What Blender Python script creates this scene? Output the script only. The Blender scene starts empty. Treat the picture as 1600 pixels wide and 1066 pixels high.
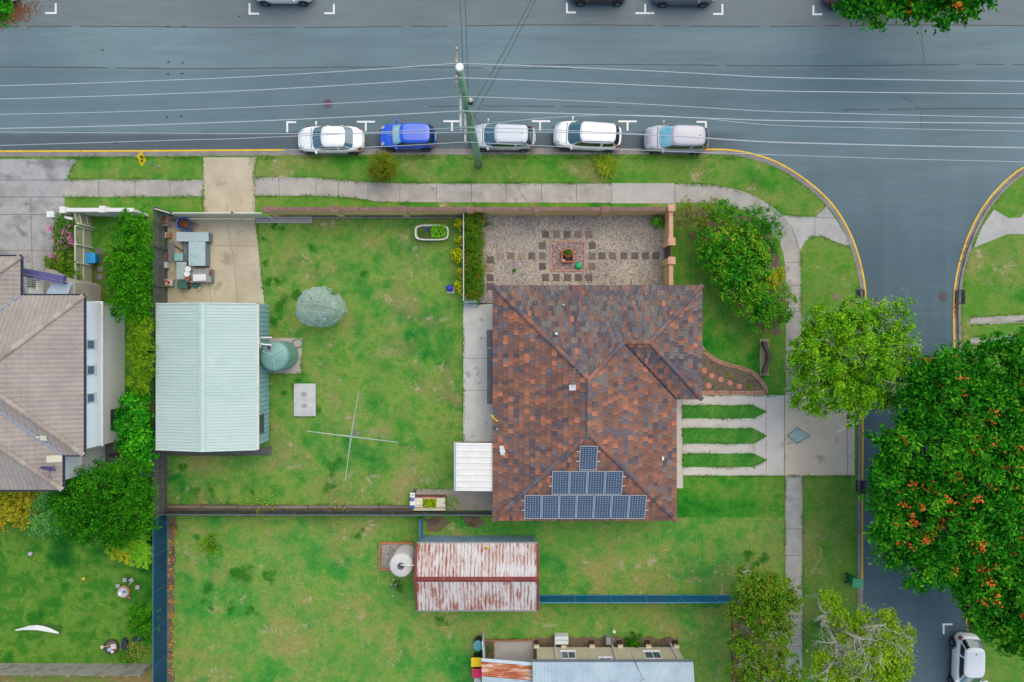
import bpy, math, random
import numpy as np
from mathutils import Vector, Matrix
R = math.radians
sc = bpy.context.scene
COL = sc.collection
random.seed(7)
rng = np.random.default_rng(11)
H, S = 46.0, 0.045            # drone height, metres per photo pixel on the ground

# ------------------------------------------------------------------ camera, sky, sun, exposure
cam = bpy.data.cameras.new('camera'); camo = bpy.data.objects.new('camera', cam); COL.objects.link(camo)
camo.location = (0, 0, H); camo.rotation_euler = (0, 0, 0)
cam.sensor_width = 36; cam.lens = 36 * H / (1600 * S); cam.clip_start = .5; cam.clip_end = 4000
sc.camera = camo
world = bpy.data.worlds.new('World'); sc.world = world; world.use_nodes = True
wnt = world.node_tree; bg = wnt.nodes['Background']
sky = wnt.nodes.new('ShaderNodeTexSky'); sky.sky_type = 'NISHITA'; sky.sun_disc = False
sky.sun_elevation = R(58); sky.sun_rotation = R(35)
wnt.links.new(sky.outputs[0], bg.inputs[0]); bg.inputs[1].default_value = .135
sl = bpy.data.lights.new('sun', 'SUN'); sl.energy = 1.1; sl.angle = R(75); sl.color = (1, .9, .73)
so = bpy.data.objects.new('sun', sl); COL.objects.link(so)
so.rotation_euler = Vector((-math.sin(R(35)) * math.cos(R(58)), -math.cos(R(35)) * math.cos(R(58)), -math.sin(R(58)))).to_track_quat('-Z', 'Y').to_euler()
sc.view_settings.view_transform = 'Standard'; sc.view_settings.look = 'None'
sc.view_settings.exposure = 1.1; sc.view_settings.gamma = 1

# ------------------------------------------------------------------ helpers: coordinates and colours
def P(px, py, z=0.0):
    s = S * (H - z) / H
    return Vector(((px - 800) * s, (533 - py) * s, z))
def lin(c):
    c /= 255.0
    return c / 12.92 if c < .04045 else ((c + .055) / 1.055) ** 2.4
FACT = (1.30, 1.38, 1.60)
def C(r, g, b):                                  # albedo of a surface that the photo shows as this sRGB under its open sky
    return (min(lin(r) / FACT[0], .85), min(lin(g) / FACT[1], .85), min(lin(b) / FACT[2], .85))

# ------------------------------------------------------------------ helpers: materials
def newmat(name):
    m = bpy.data.materials.new(name); m.use_nodes = True
    nt = m.node_tree; return m, nt, nt.nodes['Principled BSDF']
def N(nt, t, **kw):
    n = nt.nodes.new('ShaderNode' + t)
    for k, v in kw.items():
        if k in n.inputs: n.inputs[k].default_value = v
        else: setattr(n, k, v)
    return n
def pos_node(nt, stretch=(1, 1, 1), rot=0):
    g = N(nt, 'NewGeometry'); mp = N(nt, 'Mapping'); mp.inputs['Scale'].default_value = stretch; mp.inputs['Rotation'].default_value = (0, 0, rot)
    nt.links.new(g.outputs['Position'], mp.inputs['Vector']); return mp.outputs[0]
def noise(nt, vec, scale, detail=4, rough=.55, dist=0):
    n = N(nt, 'TexNoise'); n.inputs['Scale'].default_value = scale; n.inputs['Detail'].default_value = detail
    n.inputs['Roughness'].default_value = rough; n.inputs['Distortion'].default_value = dist
    nt.links.new(vec, n.inputs['Vector']); return n.outputs['Fac']
def ramp(nt, fac, stops):
    r = N(nt, 'ValToRGB'); e = r.color_ramp.elements
    while len(e) < len(stops): e.new(.5)
    for k, (p, c) in enumerate(stops):
        e[k].position = p; e[k].color = (*c, 1) if len(c) == 3 else c
    nt.links.new(fac, r.inputs[0]); return r.outputs[0]
def mixc(nt, fac, a, b, mode='MIX'):
    m = N(nt, 'Mix'); m.data_type = 'RGBA'; m.blend_type = mode
    if isinstance(fac, (int, float)): m.inputs[0].default_value = fac
    else: nt.links.new(fac, m.inputs[0])
    for s, v in ((6, a), (7, b)):
        if isinstance(v, tuple): m.inputs[s].default_value = (*v, 1)
        else: nt.links.new(v, m.inputs[s])
    return m.outputs[2]
def maprange(nt, v, a, b, c, d):
    n = N(nt, 'MapRange'); n.inputs[1].default_value = a; n.inputs[2].default_value = b; n.inputs[3].default_value = c; n.inputs[4].default_value = d
    nt.links.new(v, n.inputs[0]); return n.outputs[0]
def gray(nt, v):
    n = N(nt, 'CombineColor')
    for k in range(3): nt.links.new(v, n.inputs[k])
    return n.outputs[0]
def mulc(nt, col, fac, lo, hi, a=.3, b=.7):
    return mixc(nt, 1.0, col, gray(nt, maprange(nt, fac, a, b, lo, hi)), 'MULTIPLY')
def bump(nt, b, h, strength, dist=.02):
    n = N(nt, 'Bump'); n.inputs['Strength'].default_value = strength; n.inputs['Distance'].default_value = dist
    nt.links.new(h, n.inputs['Height']); nt.links.new(n.outputs[0], b.inputs['Normal'])
MATS = {}
def nmat(name, cols, scale=1., rough=.8, fine=(14, .12), bmp=0., spec=.3, metallic=0., stretch=(1, 1, 1), coat=0., stain=None, rot=0, dist=0):
    """Noise-varied procedural surface. cols: one or more albedos; fine=(scale, amount) adds grain; stain=(albedo, scale, threshold)."""
    if name in MATS: return MATS[name]
    m, nt, b = newmat(name); v = pos_node(nt, stretch, rot)
    n1 = noise(nt, v, scale, 5, .6, dist)
    k = len(cols)
    col = ramp(nt, n1, [(.32 + .36 * i / max(1, k - 1), c) for i, c in enumerate(cols)]) if k > 1 else mixc(nt, 0., cols[0], cols[0])
    f = noise(nt, v, fine[0], 4, .7)
    col = mulc(nt, col, f, 1 - fine[1], 1 + fine[1])
    if stain:
        s = noise(nt, v, stain[1], 6, .65, .4); col = mixc(nt, maprange(nt, s, stain[2], stain[2] + .12, 0, 1), col, stain[0])
    nt.links.new(col, b.inputs['Base Color'])
    b.inputs['Roughness'].default_value = rough; b.inputs['Specular IOR Level'].default_value = spec
    b.inputs['Metallic'].default_value = metallic; b.inputs['Coat Weight'].default_value = coat; b.inputs['Coat Roughness'].default_value = .05
    if bmp: bump(nt, b, f, bmp)
    MATS[name] = m; return m
def flat(name, col, rough=.5, spec=.4, metallic=0., coat=0.):
    return nmat(name, [tuple(c * .93 for c in col), tuple(min(c * 1.05, .9) for c in col)], 2.2, rough, (9, .06), 0, spec, metallic, coat=coat)
def grassmat(name, dark, mid, light, dry, dryth=.62, off=0):
    m, nt, b = newmat(name); v = pos_node(nt)
    if off:
        mp = N(nt, 'Mapping'); mp.inputs['Location'].default_value = (off, off * .7, 0); nt.links.new(v, mp.inputs['Vector']); v = mp.outputs[0]
    a = noise(nt, v, .16, 3, .55, .2); c = noise(nt, v, .75, 6, .62, .15); d = noise(nt, v, 3.2, 5, .7); e = noise(nt, v, 17, 4, .8); g = noise(nt, v, 55, 2, .8)
    mx = N(nt, 'Math', operation='MULTIPLY_ADD'); nt.links.new(a, mx.inputs[0]); mx.inputs[1].default_value = .55
    m2 = N(nt, 'Math', operation='MULTIPLY'); nt.links.new(c, m2.inputs[0]); m2.inputs[1].default_value = .45; nt.links.new(m2.outputs[0], mx.inputs[2])
    col = ramp(nt, mx.outputs[0], [(.37, dark), (.45, mid), (.52, light), (.58, mid), (.66, light)])
    dn = noise(nt, v, .27, 6, .62, .15)
    col = mixc(nt, maprange(nt, dn, dryth + .01, dryth + .2, 0, .8), col, dry)
    tl = noise(nt, v, .42, 4, .6, .3); col = mixc(nt, maprange(nt, tl, .5, .72, 0, .55), col, tuple(a_ * .75 + b_ * .25 for a_, b_ in zip(dark, light)))
    dk = noise(nt, v, 1.1, 8, .75, .15)
    col = mixc(nt, maprange(nt, dk, .60, .70, 0, .5), col, dark)
    bare_ = noise(nt, v, .9, 8, .8, .4); bm2 = N(nt, 'Math', operation='MULTIPLY'); nt.links.new(maprange(nt, bare_, .56, .64, 0, .8), bm2.inputs[0]); nt.links.new(maprange(nt, dn, dryth - .06, dryth + .08, 0, 1), bm2.inputs[1])
    col = mixc(nt, bm2.outputs[0], col, (.36, .27, .17))
    col = mixc(nt, 1., col, (1.24, 1.16, 1.2), 'MULTIPLY'); col = mulc(nt, col, d, .86, 1.15); col = mulc(nt, col, e, .62, 1.38, .36, .64); col = mulc(nt, col, g, .66, 1.34, .36, .64)
    nt.links.new(col, b.inputs['Base Color']); b.inputs['Roughness'].default_value = .95; b.inputs['Specular IOR Level'].default_value = .08
    bump(nt, b, e, .7, .05); MATS[name] = m; return m
def leafmat(name, cols, clump=.8, trans=.25, gain=1.5, cool=.62):
    cols = [tuple(min(.8, q * gain * k) for q, k in zip(c, (.94, 1., cool))) for c in cols]
    m, nt, b = newmat(name)
    g = N(nt, 'NewGeometry'); v = pos_node(nt)
    n1 = noise(nt, v, clump, 3, .6)
    ad = N(nt, 'Math', operation='MULTIPLY_ADD'); nt.links.new(g.outputs['Random Per Island'], ad.inputs[0]); ad.inputs[1].default_value = .55
    m2 = N(nt, 'Math', operation='MULTIPLY'); nt.links.new(maprange(nt, n1, .3, .7, 0, 1), m2.inputs[0]); m2.inputs[1].default_value = .45
    nt.links.new(m2.outputs[0], ad.inputs[2])
    k = len(cols)
    col = ramp(nt, ad.outputs[0], [(.08 + .84 * i / (k - 1), c) for i, c in enumerate(cols)])
    nt.links.new(col, b.inputs['Base Color']); b.inputs['Roughness'].default_value = .6; b.inputs['Specular IOR Level'].default_value = .08
    t = N(nt, 'BsdfTranslucent'); nt.links.new(mixc(nt, 1., col, (1., 1., .4), 'MULTIPLY'), t.inputs[0])
    mx = N(nt, 'MixShader'); mx.inputs[0].default_value = trans
    nt.links.new(b.outputs[0], mx.inputs[1]); nt.links.new(t.outputs[0], mx.inputs[2])
    nt.links.new(mx.outputs[0], nt.nodes['Material Output'].inputs[0]); MATS[name] = m; return m
def attrmat(name, rough=.75, lichen=None, spec=.25, grain=.16):
    m, nt, b = newmat(name); v = pos_node(nt)
    a = N(nt, 'Attribute', attribute_name='Col'); col = a.outputs['Color']
    f = noise(nt, v, 11, 5, .75); col = mulc(nt, col, f, 1 - grain, 1 + grain)
    g2 = noise(nt, v, .7, 5, .7); col = mulc(nt, col, g2, .84, 1.14); g3 = noise(nt, v, 3.2, 6, .75); col = mixc(nt, maprange(nt, g3, .55, .72, 0, .35), col, (.13, .105, .10))
    if lichen:
        n = noise(nt, v, 9, 6, .8, .3); n2 = noise(nt, v, .35, 3)
        mm = N(nt, 'Math', operation='MULTIPLY'); nt.links.new(maprange(nt, n, .5, .62, 0, 1), mm.inputs[0]); nt.links.new(maprange(nt, n2, lichen[1], lichen[1] + .18, .12, .85), mm.inputs[1])
        col = mixc(nt, mm.outputs[0], col, lichen[0])
    nt.links.new(col, b.inputs['Base Color']); b.inputs['Roughness'].default_value = rough; b.inputs['Specular IOR Level'].default_value = spec
    bump(nt, b, f, .3, .01); MATS[name] = m; return m

# ------------------------------------------------------------------ helpers: meshes and objects
class MB:
    def __init__(s): s.v = []; s.f = []; s.c = []; s.cc = None
    def add(s, vs, fs):
        o = len(s.v); s.v += [tuple(q) for q in vs]; s.f += [tuple(i + o for i in f) for f in fs]; s.c += [s.cc] * len(fs); return s
    def box(s, c, d, rz=0, ry=0, rx=0):
        m = Matrix.Rotation(rz, 3, 'Z') @ Matrix.Rotation(ry, 3, 'Y') @ Matrix.Rotation(rx, 3, 'X'); c = Vector(c)
        vs = [c + m @ Vector((x * d[0] / 2, y * d[1] / 2, z * d[2] / 2)) for x in (-1, 1) for y in (-1, 1) for z in (-1, 1)]
        return s.add(vs, [(0, 1, 3, 2), (4, 6, 7, 5), (0, 4, 5, 1), (2, 3, 7, 6), (0, 2, 6, 4), (1, 5, 7, 3)])
    def bx(s, x0, x1, y0, y1, z0, z1): return s.box(((x0 + x1) / 2, (y0 + y1) / 2, (z0 + z1) / 2), (abs(x1 - x0), abs(y1 - y0), abs(z1 - z0)))
    def rbox(s, c, d, r=.04, rz=0, taper=1.):                # rounded box: bottom, sides, softened top; taper scales the foot
        m = Matrix.Rotation(rz, 3, 'Z'); c = Vector(c); n = 5; rings = []
        def ring(k, z, ins):
            out = []; hx = d[0] / 2 * k - ins; hy = d[1] / 2 * k - ins; rr = min(r * 1.6, hx * .9, hy * .9)
            for (sx, sy, a0) in ((1, 1, 0), (-1, 1, 90), (-1, -1, 180), (1, -1, 270)):
                for i in range(n):
                    a = R(a0 + 90 * i / (n - 1)); out.append(c + m @ Vector((sx * (hx - rr) + rr * math.cos(a), sy * (hy - rr) + rr * math.sin(a), z)))
            return out
        h = d[2] / 2
        rings = [ring(taper, -h, r * .3), ring(taper, -h + r * .4, 0), ring(1, h - r, 0), ring(1, h - r * .3, r * .3), ring(1, h, r)]
        return s.loft(rings, True, True)
    def loft(s, rings, cap0=False, cap1=False, closed=True):
        n = len(rings[0]); vs = [p for r_ in rings for p in r_]; fs = []
        for k in range(len(rings) - 1):
            for i in range(n if closed else n - 1):
                j = (i + 1) % n; fs.append((k * n + i, k * n + j, (k + 1) * n + j, (k + 1) * n + i))
        if cap0: fs.append(tuple(range(n))[::-1])
        if cap1: fs.append(tuple((len(rings) - 1) * n + i for i in range(n)))
        return s.add(vs, fs)
    def tube(s, pts, r, n=8, caps=True):
        pts = [Vector(p) for p in pts]; rs = r if isinstance(r, (list, tuple)) else [r] * len(pts); rings = []; ref = None
        for k, p in enumerate(pts):
            d = (pts[min(k + 1, len(pts) - 1)] - pts[max(k - 1, 0)]).normalized()
            if ref is None: ref = Vector((0, 0, 1)) if abs(d.z) < .9 else Vector((1, 0, 0))
            a = d.cross(ref).normalized(); b = a.cross(d).normalized(); ref = b
            rings.append([p + (a * math.cos(t) + b * math.sin(t)) * rs[k] for t in [2 * math.pi * i / n for i in range(n)]])
        return s.loft(rings, caps, caps)
    def lathe(s, prof, c, n=32, axis='Z', cap=True):
        c = Vector(c); rings = []
        for r, z in prof:
            ring = []
            for i in range(n):
                t = 2 * math.pi * i / n; q = Vector((r * math.cos(t), r * math.sin(t), z))
                if axis == 'Y': q = Vector((q.x, q.z, q.y))
                if axis == 'X': q = Vector((q.z, q.x, q.y))
                ring.append(c + q)
            rings.append(ring)
        return s.loft(rings, cap, cap)
    def ball(s, c, r, n=14, sq=1.): return s.lathe([(max(.002, r * math.sin(math.pi * k / n)), -r * sq * math.cos(math.pi * k / n)) for k in range(n + 1)], c, n * 2)
    def prism(s, poly, z0, z1):
        n = len(poly); vs = [(p[0], p[1], z0) for p in poly] + [(p[0], p[1], z1) for p in poly]
        return s.add(vs, [tuple(range(n))[::-1], tuple(range(n, 2 * n))] + [(i, (i + 1) % n, n + (i + 1) % n, n + i) for i in range(n)])
    def quad(s, a, b, c, d): return s.add([a, b, c, d], [(0, 1, 2, 3)])
    def corr(s, a, b, d, pitch=.2, depth=.02, shape='trap', th=.01):   # ribbed sheet: ribs run a->d, repeat along a->b
        a, b, d = Vector(a), Vector(b), Vector(d); u = b - a; w = u.length; v = d - a; nrm = u.cross(v).normalized()
        if nrm.z < 0: nrm = -nrm
        k = max(1, round(w / pitch)); pts = []
        prof = [(0, 0), (.1, 0), (.2, 1), (.36, 1), (.46, 0)] if shape == 'trap' else [(0, 0), (.125, .15), (.25, .5), (.375, .85), (.5, 1), (.625, .85), (.75, .5), (.875, .15)]
        for i in range(k): pts += [((i + t) / k, h) for t, h in prof]
        pts.append((1, 0)); up = [a + u * t + nrm * (h * depth + th) for t, h in pts]; lo = [a + u * t for t, h in pts]
        ring = []
        s.loft([up, [p + v for p in up]], closed=False)
        s.loft([[p + v for p in lo], lo], closed=False)
        n = len(pts)
        for e0, e1 in ((lo, up), ([p + v for p in up], [p + v for p in lo])): s.loft([e0, e1], closed=False)
        return s
    def build(s, name, mat, parent=None, smooth=False, bevel=0, label=None, sub=0):
        o0 = Vector((0, 0, 0))
        if parent is not None:
            q = parent
            while q is not None: o0 = o0 + Vector(q.location); q = q.parent
        elif s.v:
            A = np.array(s.v); o0 = Vector(((A[:, 0].min() + A[:, 0].max()) / 2, (A[:, 1].min() + A[:, 1].max()) / 2, A[:, 2].min()))
        me = bpy.data.meshes.new(name); me.from_pydata([(p[0] - o0.x, p[1] - o0.y, p[2] - o0.z) for p in s.v], [], s.f)
        if any(c is not None for c in s.c):
            at = me.attributes.new('Col', 'FLOAT_COLOR', 'CORNER'); buf = []
            for f, c in zip(s.f, s.c): buf += [*(c or (.5, .5, .5)), 1.] * len(f)
            at.data.foreach_set('color', buf)
        ms = mat if isinstance(mat, (list, tuple)) else [mat]
        for m in ms: me.materials.append(m)
        if smooth: me.polygons.foreach_set('use_smooth', [True] * len(me.polygons))
        o = bpy.data.objects.new(name, me); COL.objects.link(o)
        if parent is not None: o.parent = parent
        else: o.location = o0
        if bevel:
            bm = o.modifiers.new('bevel', 'BEVEL'); bm.width = bevel; bm.segments = 2; bm.limit_method = 'ANGLE'
        if sub:
            sm = o.modifiers.new('sub', 'SUBSURF'); sm.levels = sub; sm.render_levels = sub
        if label: o['label'] = label
        return o
def thing(name, label, cat, loc=(0, 0, 0), group=None):
    o = bpy.data.objects.new(name, None); COL.objects.link(o); o.location = loc; o.empty_display_size = .2
    return tag(o, label, cat, group)
def tag(o, label, cat, group=None):
    o['label'] = label; o['category'] = cat
    if group: o['group'] = group
    return o
def kind(o, k): o['kind'] = k; return o
def dup(root, loc, rz, label, group=None):
    r = root.copy(); COL.objects.link(r); r.location = loc; r.rotation_euler = (0, 0, rz); r['label'] = label
    if group: r['group'] = group
    for ch in list(root.children):
        c = ch.copy(); COL.objects.link(c); c.parent = r
        for g in list(ch.children):
            d = g.copy(); COL.objects.link(d); d.parent = c
    return r
def rough_poly(pts, step=.35, amp=.03):
    out = []; n = len(pts)
    for i in range(n):
        a, b = Vector(pts[i][:2]), Vector(pts[(i + 1) % n][:2]); L = (b - a).length; k = max(1, int(L / step)); nn = Vector((-(b - a).y, (b - a).x)).normalized() if L else Vector((0, 0))
        for j in range(k): out.append(a + (b - a) * (j / k) + nn * (random.uniform(-amp, amp) if j else 0))
    return out
def sheet(name, pxs, z, mat, rgh=0, k='structure', world=False):
    w = [Vector(p) for p in pxs] if world else [P(*p) for p in pxs]
    if rgh: w = rough_poly(w, .3, rgh)
    return kind(MB().add([(p[0], p[1], z) for p in w], [tuple(range(len(w)))]).build(name, mat), k)
def catmull(pts, n=8):
    out = []; m = len(pts)
    for i in range(m - 1):
        p0, p1, p2, p3 = [Vector(pts[max(0, min(m - 1, i + k))][:2]) for k in (-1, 0, 1, 2)]
        for j in range(n):
            t = j / n
            out.append(.5 * ((2 * p1) + (p2 - p0) * t + (2 * p0 - 5 * p1 + 4 * p2 - p3) * t * t + (3 * p1 - p0 - 3 * p2 + p3) * t ** 3))
    out.append(Vector(pts[-1][:2])); return out
def offset(path, d):                                          # positive d = to the right of travel
    out = []
    for i, p in enumerate(path):
        t = (path[min(i + 1, len(path) - 1)] - path[max(i - 1, 0)]).normalized(); out.append(p + Vector((t.y, -t.x)) * d)
    return out
def ribbon(mb, path, a, b, z0, z1=None):
    A, B = offset(path, a), offset(path, b)
    if z1 is None:
        return mb.loft([[(p.x, p.y, z0) for p in A], [(p.x, p.y, z0) for p in B]], closed=False)
    return mb.loft([[(p.x, p.y, z0) for p in A], [(p.x, p.y, z1) for p in A], [(p.x, p.y, z1) for p in B], [(p.x, p.y, z0) for p in B]], closed=False)

# ------------------------------------------------------------------ foliage
def fastmesh(name, co, tris, mat, parent, o0):
    me = bpy.data.meshes.new(name); me.vertices.add(len(co)); me.vertices.foreach_set('co', (co - np.array(o0)).astype(np.float32).ravel())
    me.loops.add(tris.size); me.loops.foreach_set('vertex_index', tris.astype(np.int32).ravel())
    me.polygons.add(len(tris)); me.polygons.foreach_set('loop_start', np.arange(0, tris.size, tris.shape[1], dtype=np.int32))
    me.update(calc_edges=True); me.validate(); me.materials.append(mat)
    o = bpy.data.objects.new(name, me); COL.objects.link(o)
    if parent is not None: o.parent = parent
    else: o.location = o0
    return o
def leaves(pts, nrm, ln, wd, name, mat, parent=None, fold=.25, up=None):
    """One folded leaf (two triangles) per point."""
    n = len(pts); r = rng.normal(size=(n, 3)); nrm = nrm / (np.linalg.norm(nrm, axis=1, keepdims=True) + 1e-9)
    t = r - (r * nrm).sum(1, keepdims=True) * nrm; t /= np.linalg.norm(t, axis=1, keepdims=True) + 1e-9
    if up is not None:
        t = t + up; t /= np.linalg.norm(t, axis=1, keepdims=True) + 1e-9
    b = np.cross(nrm, t); b /= np.linalg.norm(b, axis=1, keepdims=True) + 1e-9
    L = (ln * rng.uniform(.5, 1.45, n))[:, None]; W = L * wd
    v0 = pts - t * L * .5; v2 = pts + t * L * .5 - nrm * L * .12; v1 = pts + b * W * .5 + nrm * W * fold; v3 = pts - b * W * .5 + nrm * W * fold
    co = np.stack([v0, v1, v2, v3], 1).reshape(-1, 3); i = np.arange(n)[:, None] * 4
    tris = np.concatenate([i + [0, 1, 2], i + [0, 2, 3]], 1).reshape(-1, 3)
    if parent is not None:
        o0 = Vector((0, 0, 0)); q = parent
        while q is not None: o0 = o0 + Vector(q.location); q = q.parent
    else: o0 = Vector(co.mean(0)); o0.z = co[:, 2].min()
    return fastmesh(name, co, tris, mat, parent, tuple(o0))
def crown_points(lobes, dens, clump=.38, per=26, low=-.35, fill=.25, rag=.22):
    """lobes: (centre xyz, radius, flatness). Leaf clumps over and inside every lobe, with ragged radius."""
    pts, nr, cl = [], [], []
    for c, r, fl in lobes:
        k = max(4, int(dens * r * r)); d = rng.normal(size=(k * 3, 3)); d /= np.linalg.norm(d, axis=1, keepdims=True); d = d[d[:, 2] > low][:k]; k = len(d)
        rr = r * (1 + rng.normal(size=k) * rag * .6 - rag * .3); inn = rng.random(k) < fill; rr[inn] *= rng.uniform(.35, .8, inn.sum())
        cc = np.array(c) + d * rr[:, None] * np.array([1, 1, fl])
        cs = clump * rng.uniform(.55, 1.35, k)
        off = rng.normal(size=(k, per, 3)) * (cs[:, None, None] * .5) * np.array([1, 1, .55])
        p = (cc[:, None, :] + off).reshape(-1, 3); q = np.repeat(d, per, 0) * .55 + np.array([0, 0, .75]) + rng.normal(size=(k * per, 3)) * .55
        pts.append(p); nr.append(q); cl.append(cc)
    p = np.concatenate(pts); q = np.concatenate(nr); ok = p[:, 2] > .05
    return p[ok], q[ok], np.concatenate(cl)
def lob(L, fl=.75): # (px, py, r_px, z_top) -> (centre, r, flat)
    out = []
    for px, py, rp, zt in L:
        r = rp * S * (H - zt * .8) / H; zc = max(zt - r * fl, zt * .45); out.append((tuple(P(px, py, zc + .35 * (zt - zc))[:2]) + (zc,), r, fl))
    return out
def twigs(mb, p, d, length, r, depth, spread=.7):
    pts = [p]; q = Vector(p); dd = Vector(d).normalized(); k = 4
    for i in range(k):
        dd = (dd + Vector(rng.normal(size=3) * .2)).normalized(); q = q + dd * length / k; pts.append(q.copy())
    mb.tube(pts, [r * (1 - .6 * i / k) for i in range(k + 1)], 5 if depth > 1 else 3, False)
    if depth > 0:
        for j in range(rng.integers(3, 5)):
            s = pts[rng.integers(1, k + 1)]; nd = (dd + Vector(rng.normal(size=3)) * spread).normalized()
            twigs(mb, s, nd, length * rng.uniform(.5, .75), r * .5, depth - 1, spread)
def tree(name, label, cat, lobes, lm, base, dens=26, ln=.2, wd=.5, clump=.38, per=26, bark=None, tr=.16, group=None, flat_=.75, flowers=None, bare=0, rag=.22, fill=.25, low=-.35, trunk_name='trunk', crown_name='crown', fold=.25):
    b = P(*base); root = thing(name, label, cat, b, group); L = lob(lobes, flat_)
    p, q, cl = crown_points(L, dens, clump, per, low, fill, rag)
    leaves(p, q, ln, wd, crown_name, lm, root, fold)
    cen = Vector(np.mean([l[0] for l in L], 0)); h = cen.z * .5
    mb = MB(); fork = Vector((b.x + (cen.x - b.x) * .35, b.y + (cen.y - b.y) * .35, h)); mb.tube([b, b + (fork - b) * .5 + Vector((.05, .03, 0)), fork], [tr * 1.25, tr, tr * .85], 9)
    for c, r, f in L:
        c = Vector(c); mid = fork.lerp(c, .5) + Vector((0, 0, .15 * r)); mb.tube([fork, mid, c], [tr * .6, tr * .38, tr * .12], 6)
        for k in range(3):
            d = Vector(rng.normal(size=3)); d.z = abs(d.z); d.normalize(); mb.tube([mid.lerp(c, .5), c + d * r * .5, c + d * r * .85], [tr * .25, tr * .14, .01], 5)
    mb.build(trunk_name, bark or MATS['bark'], root, True)
    if bare:
        mb = MB(); ks = rng.choice(len(cl), bare)
        for k in ks:
            c = Vector(cl[k]); twigs(mb, c - Vector((0, 0, .2)), Vector((rng.normal() * .8, rng.normal() * .8, .7)), rng.uniform(.5, 1.), .022, 2)
        mb.build('bare_twigs', MATS['twig'], root, True)
    if flowers:
        fm, nf, fl_, fsz = flowers; zt = np.array([c[2] for c in cl]); ok = cl[zt > np.percentile(zt, 45)]
        wt = rng.random(len(ok)) ** 3 * (.15 + (np.sin(ok[:, 0] * .9 + 1) * np.sin(ok[:, 1] * .8) > .0)); ks = rng.choice(len(ok), nf, p=wt / wt.sum()); fp = ok[ks] + rng.normal(size=(nf, 3)) * .15 + np.array([0, 0, .22]); pp = np.repeat(fp, fl_, 0) + rng.normal(size=(nf * fl_, 3)) * fsz * .9
        kind(leaves(pp, np.array([0, 0, 1.]) + rng.normal(size=pp.shape) * .5, fsz, .7, 'flowers', fm, root), 'stuff')
    return root
def tuft(mb, c, n, ln, wd=.05, droop=.5, up=.8):              # strap leaves from one point
    c = Vector(c)
    for i in range(n):
        a = 2 * math.pi * (i + random.random() * .7) / n; L = ln * random.uniform(.7, 1.15); d = Vector((math.cos(a), math.sin(a), 0)); s = Vector((-d.y, d.x, 0)) * wd
        pts = [c + d * L * t + Vector((0, 0, L * up * (t - droop * t * t * 1.3))) for t in (0, .35, .7, 1)]; ws = (.5, 1, .8, .05)
        mb.add([p + s * w for p, w in zip(pts, ws)] + [p - s * w for p, w in zip(pts, ws)], [(0, 1, 5, 4), (1, 2, 6, 5), (2, 3, 7, 6)])
def frond_plant(c, n, ln, leafm, parent, name='fronds'):
    c = Vector(c); P_, Q_, T_ = [], [], []
    for i in range(n):
        a = 2 * math.pi * (i + random.uniform(-.2, .2)) / n; d = Vector((math.cos(a), math.sin(a), 0)); s = Vector((-d.y, d.x, 0)); L = ln * random.uniform(.8, 1.1)
        for k in range(16):
            t = .12 + .88 * k / 15; p = c + d * L * t + Vector((0, 0, L * .6 * (t - .95 * t * t)))
            w = .34 * L * math.sin(math.pi * min(1, .15 + t * .9)) + .03
            for sg in (-1, 1): P_.append(p + s * sg * w * .5); Q_.append((d.x * .2, d.y * .2, 1)); T_.append((s * sg * 2 + d * .9))
    pts = np.array(P_); return leaves(pts, np.array(Q_), ln * .3, .24, name, leafm, parent, .1, np.array(T_) * 3)

# ------------------------------------------------------------------ shared materials
nmat('bark', [C(95, 85, 75), C(130, 120, 108)], 3, .9, (20, .25), .5)
nmat('twig', [C(176, 174, 168), C(212, 208, 200)], 3, .85, (20, .15))
grassmat('verge', C(44, 118, 34), C(80, 136, 46), C(108, 140, 62), C(152, 140, 94), .52)
grassmat('lawn_main', C(32, 118, 42), C(82, 140, 54), C(118, 148, 68), C(148, 136, 92), .49, 13)
grassmat('lawn_house', C(28, 114, 30), C(66, 138, 42), C(106, 144, 58), C(148, 136, 86), .60, 31)
grassmat('lawn_low', C(42, 130, 50), C(84, 144, 58), C(120, 148, 70), C(150, 140, 86), .50, 47)
grassmat('lawn_garden', C(26, 92, 28), C(52, 120, 34), C(98, 140, 52), C(104, 122, 52), .66, 71)
grassmat('lawn_strip', C(30, 114, 34), C(56, 132, 44), C(92, 144, 60), C(140, 148, 84), .64, 5)
soil = nmat('soil', [C(84, 72, 58), C(120, 106, 88), C(104, 104, 66)], .9, .95, (22, .3), .6)
conc_pale = nmat('conc_pale', [C(208, 202, 194), C(222, 217, 210)], .7, .85, (18, .07), .1, stain=(C(176, 168, 156), .5, .6))
conc_drive = nmat('conc_drive', [C(206, 192, 174), C(218, 206, 190)], .5, .85, (18, .07), .1, stain=(C(162, 152, 140), .9, .58))
conc_beige = nmat('conc_beige', [C(186, 174, 150), C(206, 195, 172)], .6, .85, (16, .09), .15, stain=(C(160, 146, 120), .8, .58))
conc_path = nmat('conc_path', [C(162, 158, 154), C(192, 187, 182)], .8, .9, (16, .14), .2, stain=(C(132, 128, 126), .8, .6))
conc_kerb = nmat('conc_kerb', [C(126, 122, 122), C(160, 154, 152)], 1.2, .9, (18, .16), .2, stain=(C(132, 108, 88), .7, .63))
conc_old = nmat('conc_old', [C(128, 128, 130), C(176, 176, 178), C(150, 148, 146)], .45, .9, (9, .14), .15, stain=(C(98, 96, 96), .6, .58))
conc_side = nmat('conc_side', [C(204, 202, 198), C(222, 220, 214)], .9, .88, (12, .1), .1, stain=(C(130, 130, 128), 1.1, .6))
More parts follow.
